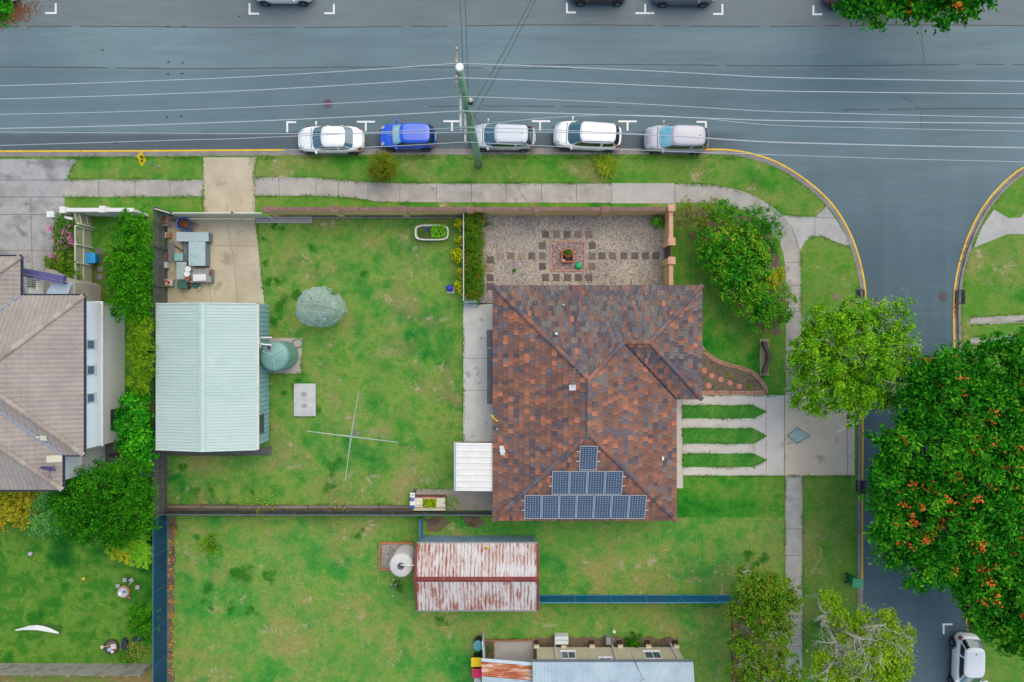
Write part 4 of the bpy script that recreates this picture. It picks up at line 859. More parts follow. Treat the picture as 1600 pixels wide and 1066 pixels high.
# sleeper edging
slp = nmat('sleeper', [C(112, 102, 94), C(146, 136, 126)], 1.2, .9, (14, .2), .3, stretch=(.3, 1, 1))
mb = MB()
for i in range(7):
    a, b = 263 + 55 * i, 263 + 55 * (i + 1) - 1.2; c = P((a + b) / 2, 791.5); mb.box(c + Vector((0, random.uniform(-.02, .02), .09)), ((b - a) * S, .2, .22))
tag(mb.build('sleeper_edging', slp, None, False, .012), 'grey timber sleeper edging along the bottom of the back lawn', 'edging')
mb = MB(); mb.bx(P(1144, 0).x, P(1149, 0).x, P(0, 1300).y, P(0, 940).y, 0, .2); tag(mb.build('sleeper_edging', nmat('brown_sleeper', [C(126, 84, 62), C(150, 104, 78)], 1.3, .85, (12, .2))), 'brown timber edging beside the trees and the lower green lawn', 'edging')
# rendered front wall with piers
ochre = nmat('ochre_render', [C(232, 194, 130), C(244, 210, 150)], 1., .85, (14, .07), .1); cap_br = nmat('coping_brown', [C(128, 96, 88), C(150, 116, 106)], 2.5, .8, (10, .14), .2); cap_pk = nmat('coping_pink', [C(208, 156, 130), C(226, 180, 152)], 2.5, .8, (10, .1), .2)
fw = thing('garden_wall', 'long ochre rendered wall with brown brick coping and piers along the footpath', 'wall', tuple(P(740, 334)))
y0 = P(0, 337).y; x0, x1 = P(424, 0).x, P(1040, 0).x
MB().bx(x0, x1, y0, y0 + .18, 0, 1.72).build('wall', ochre, fw)
mb = MB(); k = int((x1 - x0) / .6)
for i in range(k): mb.bx(x0 + (x1 - x0) * i / k + .006, x0 + (x1 - x0) * (i + 1) / k - .006, y0 - .03, y0 + .23, 1.72, 1.82)
mb.build('coping', cap_br, fw)
for px in (434, 534, 636, 737, 838.5, 940.5):
    x = P(px, 0).x; MB().bx(x - .22, x + .22, y0 - .1, y0 + .26, 0, 1.80).build('pier', ochre, fw); MB().bx(x - .26, x + .26, y0 - .14, y0 + .30, 1.80, 1.88).build('pier_cap', cap_br, fw)
mb = MB(); mb.bx(P(488, 0).x, P(722, 0).x, y0 - .22, y0 - .1, 0, .12); mb.build('footing', conc_kerb, fw)
ew = thing('garden_wall', 'ochre rendered wall with pink coping between pebble courtyard and shrubs', 'wall', tuple(P(1038, 390)))
xw = P(1036.5, 0).x; yg0, yg1 = P(0, 388.5).y, P(0, 408).y; yb = 3.75
for ya, yz in ((y0 + .2, yg0 + .3), (yg1 - .3, yb)):
    MB().bx(xw, xw + .18, ya, yz, 0, 1.72).build('wall', ochre, ew)
    mb = MB(); L = abs(ya - yz); k = int(L / .45)
    for i in range(k): mb.bx(xw - .03, xw + .24, ya + (yz - ya) * i / k - .006, ya + (yz - ya) * (i + 1) / k + .006, 1.72, 1.82)
    mb.build('coping', cap_pk, ew)
for yc in (yg0 + .2, yg1 - .2, P(0, 333.5).y):
    MB().bx(xw - .08, xw + .3, yc - .22, yc + .22, 0, 1.86).build('pier', ochre, ew); MB().bx(xw - .12, xw + .36, yc - .25, yc + .25, 1.86, 1.97).build('pier_cap', cap_pk, ew)
mb = MB(); k = 7
for i in range(k):
    y = yg1 + (yg0 - yg1) * (i + .5) / k; hh = 1.45 + .3 * math.sin(math.pi * (i + .5) / k); mb.box((xw + .1, y, .05 + hh / 2), (.04, abs(yg0 - yg1) / k - .012, hh))
for z in (.35, 1.3): mb.bx(xw + .12, xw + .16, yg1 + .02, yg0 - .02, z, z + .1)
tag(mb.build('timber_gate', nmat('gate_wood', [C(98, 80, 74), C(120, 100, 92)], 2, .8)), 'brown arched timber gate between two ochre piers', 'gate')
# cream sheet fence and gate at the concrete yard
cream = nmat('cream_sheet', [C(214, 208, 190), C(228, 224, 208)], .8, .5, (6, .04)); cream_r = flat('cream_rail', C(236, 234, 224), .45)
gt = thing('driveway_gate', 'cream sheet double gate with dark latch posts at the concrete yard', 'gate', tuple(P(350, 341)))
yg = P(0, 341.5).y
for a, b, dz in ((288, 379, 0), (380, 424, -.02)):
    xa, xb = P(a, 0).x, P(b, 0).x; mb = MB(); mb.corr((xa + .03, yg, .08), (xb - .03, yg, .08), (xa + .03, yg + .001, 1.72 + dz), .3, .012); mb.build('panel', cream, gt); MB().bx(xa, xb, yg + .015, yg + .07, 1.72 + dz, 1.79 + dz).build('rail', cream_r, gt)
for a in (288, 379.5): MB().bx(P(a, 0).x - .05, P(a, 0).x + .05, yg + .02, yg + .12, 0, 1.86).build('latch_post', iron, gt)
steel_fence('sheet_fence', 'short cream sheet fence in the corner of the concrete yard', P(287, 341), P(262, 333.5), 1.75, cream, -1, every=1.2, capm=cream_r)
gk = thing('gate_track', 'pale concrete strip with two steel rails inside the ochre wall', 'gate track', tuple(P(445, 344)))
MB().bx(P(401, 0).x, P(487.5, 0).x, P(0, 348.5).y, P(0, 339).y, 0, .07).build('strip', nmat('strip_conc', [C(186, 184, 186), C(206, 204, 204)], 1.2, .85), gk)
for yy in (342.5, 346): MB().bx(P(401, 0).x, P(486, 0).x, P(0, yy).y - .02, P(0, yy).y + .02, .07, .12).build('rail', nmat('rail_steel', [C(130, 126, 128), C(150, 146, 146)], 3, .5), gk)
# white tube fence and the small gate by the hedge
wf = thing('tube_fence', 'white tube railing between the back lawn and the red flowered hedge', 'railing', tuple(P(724.5, 400)))
xf = -3.32; ya, yz = P(0, 334).y, P(0, 471).y
for z in (.12, 1.2): MB().tube([(xf, ya, z), (xf, yz, z)], .035 if z > 1 else .02, 8).build('rail', flat('tube_white', C(214, 224, 232), .4), wf)
mb = MB(); k = int((ya - yz) / .11)
for i in range(k): mb.tube([(xf, ya - .11 * (i + .5), .12), (xf, ya - .11 * (i + .5), 1.2)], .009, 5)
mb.build('pickets', MATS['tube_white'], wf)
for i in range(4): y = ya + (yz - ya) * i / 3; MB().tube([(xf, y, 0), (xf, y, 1.28)], .035, 8).build('post', MATS['tube_white'], wf)
wg = thing('iron_gate', 'small pale blue iron gate with scrolls closing the side path by the hedge', 'gate', tuple(P(735, 473)))
blue_g = flat('gate_blue', C(176, 206, 216), .45); g0, g1 = P(726, 474), P(746.5, 473)
for z in (.12, .8): MB().tube([g0 + Vector((0, 0, z)), g1 + Vector((0, 0, z + (.12 if z > .5 else 0)))], .03, 7).build('rail', blue_g, wg)
mb = MB()
for i in range(9): q = g0.lerp(g1, i / 8); mb.tube([q + Vector((0, 0, .1)), q + Vector((0, .02, .82 + .012 * i))], .016, 6)
mb.build('bars', blue_g, wg)
mb = MB()
for i in range(3):
    c = g0.lerp(g1, .2 + .3 * i) + Vector((0, .03, .9)); mb.tube([c + Vector((math.cos(a) * .13 * (1 - a / 12), 0.02 * a, math.sin(a) * .13 * (1 - a / 12))) for a in [k * .6 for k in range(14)]], .016, 5)
mb.build('scrolls', blue_g, wg)
MB().box(g0.lerp(g1, .5) + Vector((0, -.18, .04)), (.95, .22, .1)).build('sill', flat('sill_gray', C(186, 198, 200), .6), wg)
# neighbour's white wall and cream fence
wwl = thing('garden_wall', 'white rendered front wall with square piers beside the pink flowering bush', 'wall', tuple(P(160, 336)))
white_r = nmat('white_render', [C(226, 228, 226), C(242, 242, 240)], 1., .8, (12, .05)); yw = P(0, 338.5).y
MB().bx(P(124, 0).x, P(232, 0).x, yw, yw + .2, 0, 1.75).build('wall', white_r, wwl); MB().bx(P(124, 0).x, P(232, 0).x, yw - .02, yw + .24, 1.75, 1.82).build('coping', white_r, wwl)
for px, py in ((126.5, 339), (186, 338)): c = P(px, py); MB().bx(c.x - .2, c.x + .2, c.y - .1, c.y + .34, 0, 1.92).build('pier', white_r, wwl)
c = P(107, 343); MB().bx(c.x - .22, c.x + .26, c.y - .2, c.y + .22, 0, 1.86).build('pier', white_r, wwl)
MB().box(P(119, 344, .8), (.55, .16, 1.6), R(-14)).build('wall', white_r, wwl)
crm2 = nmat('cream_fence', [C(196, 196, 172), C(210, 208, 188)], .8, .6, (8, .06))
cf = paling('slat_fence', 'cream slatted fence between pink flowering bush and narrow side garden', P(143.5, 470), P(143.5, 360), 1.85, crm2, -1, postm=flat('cream_post', C(222, 222, 204), .5), every=1.25, rails=(.5, .97), pw=.075, gap=.02, hjit=0)
cg = paling('slat_gate', 'cream slatted gate standing open at an angle below the white wall', P(146, 357), P(142, 338), 1.85, crm2, -1, 'gate', postm=MATS['cream_post'], every=1.0, rails=(.3, .7), pw=.075, gap=.02, hjit=0)

# ------------------------------------------------------------------ neighbour's two storey house
nh = thing('two_storey_house', 'two storey cream house under a taupe tiled hip roof', 'house', (-31, -2.5, 0))
zE2 = 5.1; t2 = 2.3 / 4.98; TP = [(1, C(170, 160, 155))]
W2 = lambda x, y, z=zE2: Vector((x, y, z)); zap = zE2 + 2.3
NE, SE, AP = W2(-26.77, 2.84), W2(-26.77, -7.12), W2(-31.75, -2.14, zap); V0, V1 = W2(-28.1, -7.12), W2(-33.08, -2.14, zap)
WS, WQ = W2(-28.1, -9.28), W2(-35.24, -2.14, zE2 + 7.14 * t2)
NX, NQ = W2(-30.72, 5.28), W2(-38.14, -2.14, zE2 + 7.42 * t2); N0, N1 = W2(-30.72, 2.84), W2(-35.7, -2.14, zap)
ft = lambda rr, a, b, p: tuple(q * (1 + .10 * mnoise.noise(Vector((p.x * .4, p.y * .4, 2)))) for q in TP[0][1])
PF = [(0, .02), (.1, .03), (.22, .02), (.38, 0), (.62, 0), (.8, .012), (1, .02)]
mb = MB(); far = -46
tiles(mb, [[NE, AP, SE]], (0, 1, 0), SE, .29, .36, ft, PF, .02, .0, 21)
tiles(mb, [[SE, AP, V1, V0]], (1, 0, 0), SE, .29, .36, ft, PF, .02, .0, 22)
tiles(mb, [[WS, V0, V1, WQ]], (0, 1, 0), WS, .29, .36, ft, PF, .02, .0, 23)
tiles(mb, [[WS, WQ, W2(far, WQ.y, WQ.z), W2(far, WS.y)]], (1, 0, 0), WS, .29, .36, ft, PF, .02, .0, 24)
tiles(mb, [[NE, N0, N1, AP]], (1, 0, 0), NE, .29, .36, ft, PF, .02, .0, 25)
tiles(mb, [[NX, NQ, N1, N0]], (0, 1, 0), NX, .29, .36, ft, PF, .02, .0, 26)
tiles(mb, [[NX, W2(far, NX.y), W2(far, NQ.y, NQ.z), NQ]], (1, 0, 0), NX, .29, .36, ft, PF, .02, .0, 27)
nr = mb.build('roof', attrmat('tile_taupe', .85, None, .2, .1), nh)
mb = MB()
for i, (p, q) in enumerate([(NE, AP), (SE, AP), (WS, WQ), (NX, NQ)]): caps(mb, p, q, .16, .42, lambda rr, a, b, p: pick(rr, [(1, C(180, 166, 156)), (1, C(170, 156, 148))]), .05, i * 99)
mb.build('ridge_caps', attrmat('ridge_taupe', .85, None, .2, .1), nr)
mb = MB(); mb.tube([V0 + Vector((0, 0, .05)), V1 + Vector((0, 0, .05))], .07, 6); mb.tube([N0 + Vector((0, 0, .05)), N1 + Vector((0, 0, .05))], .06, 6); mb.build('valley', flat('valley_blue', C(150, 166, 190), .5), nr)
mb = MB(); g = .02
for p, q in ((SE, NE), (V0, SE), (WS, V0), (W2(far, WS.y), WS), (NE, N0), (N0, NX), (NX, W2(far, NX.y))): gutter(mb, p, q, .11, .1, .0)
mb.build('gutter', flat('gutter_slate', C(72, 76, 98), .5), nh)
crmw = nmat('cream_wall', [C(234, 240, 238), C(242, 246, 244)], .8, .8, (10, .04)); whw = nmat('white_wall', [(.84, .83, .79), (.86, .85, .81)], .8, .75, (10, .03))
xl = -27.22
MB().prism([(xl, -6.9), (xl, 2.55), (far, 2.55), (far, -8.9), (-28.62, -8.9), (-28.62, -6.9)], 0, 2.5).build('lower_wall', crmw, nh)
MB().prism([(xl, -6.9), (xl, 2.55), (far, 2.55), (far, -8.9), (-28.62, -8.9), (-28.62, -6.9)], 2.62, 5.0).build('upper_wall', whw, nh)
MB().prism([(xl + .09, -6.98), (xl + .09, 2.63), (far, 2.63), (far, -8.98), (-28.53, -8.98), (-28.53, -6.98)], 2.5, 2.62).build('ledge', white_paint, nh)
for y in (538.5, 578.5, 622.): window(nh, (xl, P(0, y, 3.75).y, 3.75), (1, 0, 0), .62, .8, flat('frame_white', C(214, 222, 230), .4), flat('pane_blue', C(110, 132, 164), .08, .6), split=1)
for y, hh in ((488, .9), (655, 1.0)): window(nh, (xl, P(0, y, 1.1).y, .95 + .2), (1, 0, 0), 1.4 if hh > .95 else .6, hh, flat('frame_char', C(60, 64, 70), .5), glass, split=2)
MB().prism([(-30.9, 2.6), (-28.9, 2.6), (-28.9, 3.9), (-30.9, 4.8)], 0, 2.7).build('porch', nmat('porch_wall', [C(168, 164, 156), C(184, 180, 172)], 1, .85), nh)
pf = flat('purple_beam', C(96, 92, 150), .5); a, b = P(34, 423, 3.9), P(104, 436, 3.6); mb = MB(); mb.box(a.lerp(b, .5), ((b - a).length, .34, .3), math.atan2((b - a).y, (b - a).x)); mb.box(a.lerp(b, .5) + Vector((0, -.28, .02)), ((b - a).length, .14, .36), math.atan2((b - a).y, (b - a).x)); mb.build('porch_beam', pf, nh)
mb = MB()
for i in range(8): p, q = P(43, 434 + i * 3.3, 3.1), P(59, 435 + i * 3.3, 3.1); mb.box(p.lerp(q, .5), ((q - p).length, .06, .05), R(-3))
mb.build('porch_louvres', iron, nh)
mb = MB(); q = [P(82, 441, 3.5), P(113, 441, 3.2), P(105, 462, 3.2), P(70, 462, 3.5)]; mb.add(q + [x - Vector((0, 0, .06)) for x in q], [(0, 1, 2, 3), (7, 6, 5, 4), (0, 4, 5, 1), (1, 5, 6, 2), (2, 6, 7, 3), (3, 7, 4, 0)]); mb.build('porch_awning', flat('awning_pale', C(176, 196, 220), .4), nh)
mb = MB(); mb.box(P(62, 447, 3.3), (.12, 1.1, .5)); mb.build('porch_post', white_r, nh)
mb = MB(); c = P(43, 457, 4.2); mb.rbox(c, (.8, .5, .5), .03); mb.lathe([(.17, .25), (.17, .27), (.02, .28)], c, 18); tag(mb.build('air_conditioner', flat('ac_white', C(198, 208, 214), .5)), 'pale air conditioner unit beside the purple porch beam', 'air conditioner')
hw = {}
def sat(name, px, py, lab, pt, n, m):
    g = on_roof(px, py, pt, n); t = thing(name, lab, 'dish', g); ring = []
    tilt = Matrix.Rotation(R(58), 3, 'X'); rings = []
    for k in range(6): r = .44 * k / 5 + .003; rings.append([g + Vector((0, 0, .55)) + tilt @ Vector((r * math.cos(a), r * .92 * math.sin(a), .12 * (k / 5) ** 2)) for a in [2 * math.pi * i / 26 for i in range(26)]])
    MB().loft(rings, True, False).build('dish', m, t, True); MB().tube([g, g + Vector((0, 0, .3)), g + Vector((0, .03, .55))], .03, 7).build('mast', steel, t)
    MB().tube([g + Vector((.1, -.1, .5)), g + Vector((-.12, -.62, .35)), g + Vector((-.2, -.75, .42))], .018, 6).build('arm', iron, t)
nW2e = Vector((t2, 0, 1)).normalized(); nS2 = Vector((0, -t2, 1)).normalized()
sat('satellite_dish', 86, 727, 'purple satellite dish on the edge of the taupe tiled roof', WS, nW2e, flat('dish_purple', C(112, 86, 156), .45))
g = on_roof(85, 717, WS, nW2e); MB().box(g + nW2e * .03, (.82, .42, .05), 0, R(24)).build('roof_tray', flat('tray_cream', C(214, 214, 190), .6), nh)
g = on_roof(69, 684, SE, nS2); mb = MB(); mb.box(g + nS2 * .06, (.38, .3, .1), R(-10), 0, R(24)); mb.tube([g + Vector((-.2, .02, .12)), g + Vector((-.42, .06, .1))], .05, 7); tag(mb.build('roof_vent', flat('vent_lemon', C(232, 232, 206), .5)), 'pale yellow vent box on the taupe tiled roof', 'roof vent')

# ------------------------------------------------------------------ lower house with blue grey roof
lh = thing('clad_house', 'cream clad house with blue grey ribbed roof at the bottom edge of the photo', 'house', tuple(P(960, 1060)))
zl = 2.75; yw = P(0, 1006.5).y; xL, xR = P(838, 0).x, P(1056, 0).x
MB().bx(xL, xR, yw - 8, yw, .45, 2.72).build('wall', nmat('weatherboard', [C(204, 194, 168), C(218, 208, 184)], .8, .75, (6, .04), stretch=(1, 1, 4)), lh)
mb = MB()
for k in range(11): mb.box(((xL + xR) / 2, yw + .006, .55 + k * .2), (xR - xL, .02, .012))
mb.build('board_lines', flat('board_line', C(176, 166, 144), .8), lh)
for px in (838, 880, 924, 967.5, 1011, 1054):
    c = P(px, 1003); MB().bx(c.x - .16, c.x + .16, c.y - .12, c.y + .12, 0, .42).build('stump', nmat('stump_brick', [C(70, 40, 34), C(92, 54, 44)], 6, .85), lh); MB().bx(c.x - .18, c.x + .18, yw - .02, yw + .16, .3, .62).build('stump_cap', flat('cap_cream', C(226, 216, 186), .7), lh)
xa, xb = P(832, 0, zl).x, P(1083, 0, zl).x; ye = P(0, 1034, zl).y
bl = nmat('blue_zinc', [C(158, 178, 194), C(174, 194, 208), C(184, 202, 214)], .8, .45, (6, .05), 0, .4, stain=(C(190, 206, 216), 1.2, .6))
mb = MB(); mb.corr((xa, ye, zl), (xb, ye, zl), (xa, ye - 4.2, zl + 1.1), .15, .02, 'sin'); mb.corr((xa, ye - 8.4, zl), (xb, ye - 8.4, zl), (xa, ye - 4.2, zl + 1.1), .15, .02, 'sin'); mb.build('roof', bl, lh)
mb = MB(); gutter(mb, (xb, ye, zl + .02), (xa, ye, zl + .02), .13, .1, -.02); mb.build('gutter', flat('gutter_zinc', C(122, 128, 142), .5), lh)
mb = MB()
for a, b in (((1047, 998, .1), (1066, 1032, 2.6)), ((866.5, 1004, .1), (870.5, 1032, 2.6)), ((955.5, 998, .1), (969, 1034, 2.6))): mb.tube([P(*a), P(b[0], b[1], b[2])], .045, 8)
for i, (a, b) in enumerate((((1047, 998, .1), (1066, 1032, 2.6)), ((866.5, 1004, .1), (870.5, 1032, 2.6)), ((955.5, 998, .1), (969, 1034, 2.6)))):
    p = P(*a); q = P(*b); x = P(a[0], 0).x; MB().tube([(p.x, yw + .12, .1), (p.x, yw + .08, 2.5), (p.x, yw - .08 + .16, 2.68)], .05, 8).build('downpipe', flat('pipe_white', C(224, 230, 232), .4), lh)
fwm = flat('win_white', C(236, 240, 244), .4)
for px, z, w, hh in ((888, 1.65, 1.0, 1.0), (946, 2.25, .85, .4), (1020, 1.65, 1.12, 1.0)):
    window(lh, (P(px, 1020, z).x, yw, z), (0, 1, 0), w, hh, fwm, glass)
acu = thing('air_conditioner', 'white outdoor air conditioner standing by the cream clad house', 'air conditioner', tuple(P(877, 998)))
c = P(877, 998, .36); mb = MB(); mb.rbox(c, (.95, .55, .66), .03); mb.build('case', flat('ac_case', C(224, 228, 232), .5), acu); MB().box(c + Vector((0, .05, .345)), (.9, .02, .012)).build('seam', iron, acu)
MB().box(P(877, 998, .02), (1.0, .7, .05)).build('pad', conc_kerb, acu)
mb = MB(); c = P(950, 1000, .25); mb.rbox(c, (.36, .5, .5), .03); mb.tube([c + Vector((.25, -.3, .1)), c + Vector((.32, .2, .35)), c + Vector((.2, .26, .1))], .05, 7); tag(mb.build('meter_box', flat('meter_gray', C(150, 150, 152), .6)), 'grey utility box between the stumps of the cream clad house', 'utility box')
mb = MB(); c = P(957.5, 981.5); mb.tube([c, c + Vector((0, 0, .5))], .03, 8); mb.ball(c + Vector((0, 0, .6)), .11); tag(mb.build('garden_light', flat('globe', C(250, 250, 250), .3), None, True), 'small white globe light on the lower lawn', 'garden light')
la = thing('tv_antenna', 'thin dark television aerial above the blue grey roof', 'antenna', tuple(P(996, 1038, zl + .2)))
g = P(992, 1034, zl); MB().tube([g, g + Vector((0, 0, 1.0))], .018, 6).build('mast', iron, la)
mb = MB(); t0 = g + Vector((0, 0, 1.0)); mb.tube([t0 + Vector((-.45, 1.1, 0)), t0 + Vector((.35, -.7, 0))], .015, 6); mb.tube([t0 + Vector((-.3, .3, 0)), t0 + Vector((.05, .5, 0))], .012, 5); mb.tube([t0 + Vector((.1, -.75, 0)), t0 + Vector((.5, -.6, 0))], .012, 5); mb.build('rods', iron, la)
# rusty patio roof, courtyard and bins
rp = thing('patio_roof', 'rust striped corrugated patio roof with white edge beside the blue grey roof', 'patio roof', tuple(P(790, 1050)))
m, ntt, b_ = newmat('rust_stripe'); v = pos_node(ntt, (.5, 3.2, 1), R(4)); n1 = noise(ntt, v, 1.5, 6, .75); col = ramp(ntt, n1, [(.38, C(222, 206, 196)), (.46, C(206, 150, 116)), (.54, C(180, 96, 56)), (.66, C(150, 74, 42))]); ntt.links.new(col, b_.inputs['Base Color']); b_.inputs['Roughness'].default_value = .8
zp = 2.3; q0, q1, q2, q3 = P(752.5, 1032, zp), P(831.5, 1038.5, zp + .1), P(831.5, 1063.5, zp + .25), P(753, 1056.5, zp + .15)
mb = MB(); mb.corr(q3, q0, q3 + (q2 - q3), .118, .018, 'sin'); mb.build('roof', m, rp)
mb = MB(); d = (q1 - q0); mb.tube([q0 + Vector((0, .05, .03)), q1 + Vector((0, .05, .03))], .11, 6); mb.build('edge_flashing', flat('flash_white', C(206, 220, 234), .45), rp)
mb = MB(); e = Vector((0, -1.6, .12)); mb.corr(q3 + e, q3 + Vector((0, -.01, .02)), q3 + e + (q2 - q3), .118, .018, 'sin'); mb.build('clear_sheet', bl, rp)
for c in (q0, q3): MB().tube([(c.x + .1, c.y - .1, 0), (c.x + .1, c.y - .1, zp)], .05, 8).build('post', white_paint, rp)
sheet('concrete_slab', [(771, 1000), (834, 1000), (834, 1100), (771, 1100)], Z3, nmat('conc_ct', [C(172, 166, 162), C(188, 182, 178)], 1.3, .88, (14, .1)))
mb = MB(); brick_line(mb, [P(757, 999.5), P(833, 999.5)], .11, .16, .22, 0); brick_line(mb, [P(834.5, 1001), P(834.5, 1035)], .11, .16, .22, 0); brick_line(mb, [P(771.5, 1001.5), P(771.5, 1034)], .1, .12, .22, 0); tag(mb.build('brick_edging', nmat('brick_brown', [C(140, 96, 74), C(170, 122, 96)], 4, .85)), 'brown brick edging around the small concrete courtyard', 'edging')
sheet('soil', [(757, 1001), (771, 1001), (771, 1040), (757, 1040)], Z2, soil)
mb = MB(); mb.box(P(756, 1014, .75), (.07, 1.75, 1.5), R(4)); tag(mb.build('screen_panel', flat('screen_white', C(206, 218, 230), .5)), 'white screen panel behind the wheelie bins at the small courtyard', 'screen')
def bin_(lab, px, py, lidm, bodym, rz=0, s=1., grp=None):
    t = thing('wheelie_bin', lab, 'wheelie bin', P(px, py), grp); c = P(px, py); M3 = Matrix.Rotation(rz, 3, 'Z')
    MB().rbox(c + Vector((0, 0, .5 * s)), (.56 * s, .62 * s, .92 * s), .04, rz, .78).build('body', bodym, t, False)
    lo = MB().rbox(c + M3 @ Vector((0, .02, 0)) + Vector((0, 0, 1.0 * s)), (.62 * s, .74 * s, .1 * s), .035, rz).build('lid', lidm, t)
    mb = MB(); mb.rbox(c + Vector((0, 0, 1.052 * s)), (.36 * s, .4 * s, .02), .008, rz); mb.build('lid_panel', lidm, lo)
    mb = MB(); p = c + M3 @ Vector((-.26 * s, -.42 * s, 0)) + Vector((0, 0, .97 * s)); q = c + M3 @ Vector((.26 * s, -.42 * s, 0)) + Vector((0, 0, .97 * s)); mb.tube([p, q], .022, 7); mb.build('handle', bodym, t)
    for sx in (-1, 1):
        w = c + M3 @ Vector((sx * .3 * s, -.3 * s, 0)) + Vector((0, 0, .11)); mb = MB(); ax = M3 @ Vector((.035, 0, 0)); mb.tube([w - ax, w + ax], .11, 14); mb.build('wheel', dark, t)
    return t
bgreen = flat('bin_green', C(30, 84, 62), .5); bdark = flat('bin_dark', C(28, 52, 48), .5)
bin_('wheelie bin with a yellow lid beside the rusty patio roof', 746, 1024, flat('lid_yellow', C(250, 212, 10), .4), bdark, R(90)); bin_('wheelie bin with a pink red lid beside the rusty patio roof', 747.5, 1041, flat('lid_red', C(226, 44, 96), .4), bdark, R(90))
bin_('green wheelie bin standing on the kerb of the side street', 1328, 903, flat('lid_green', C(70, 170, 122), .4), flat('bin_mid', C(28, 116, 78), .5), R(-97))
t = thing('round_drum', 'round teal lidded drum beside the white screen panel', 'drum', tuple(P(748, 999))); c = P(748, 999); MB().lathe([(.27, 0), (.31, .5), (.32, .95)], c, 24).build('body', bdark, t, True); MB().lathe([(.35, .93), (.35, .99), (.3, 1.03), (.02, 1.05)], c, 24).build('lid', flat('lid_teal', C(84, 152, 160), .45), t)
t = thing('white_cooler', 'long white box beside the bins at the bottom edge of the photo', 'box', tuple(P(746, 1062))); MB().rbox(P(746, 1062, .4), (.42, 1.1, .8), .04).build('body', white_paint, t); MB().rbox(P(746, 1062, .83), (.46, 1.14, .06), .02).build('lid', flat('cool_lid', C(206, 210, 214), .5), t)

# ------------------------------------------------------------------ parked cars
tyre_m = nmat('tyre', [(.012, .012, .013), (.025, .025, .026)], 4, .85); rim_m = flat('rim', C(170, 176, 182), .35, .5, .6); trim_m = flat('car_trim', (.015, .016, .018), .45)
red_l = flat('tail_red', C(190, 26, 46), .2, .5, 0, 1.); lamp_m = flat('head_lamp', C(206, 214, 220), .12, .6, 0, 1.); cglass = nmat('car_glass', [C(48, 88, 98), C(58, 102, 112)], .6, .06, (4, .1), 0, .7, coat=1.); dglass = nmat('car_glass_dark', [C(14, 30, 38), C(24, 44, 52)], .8, .06, (4, .1), 0, .7, coat=1.); sun_glass = nmat('car_glass_shade', [C(112, 178, 196), C(150, 206, 220)], 1.2, .1, (3, .12), 0, .6, coat=1.)
def paint(name, c): return nmat(name, [tuple(q * .97 for q in c), tuple(min(.86, q * 1.02) for q in c)], .7, .28, (60, .02), 0, .5, coat=1.)
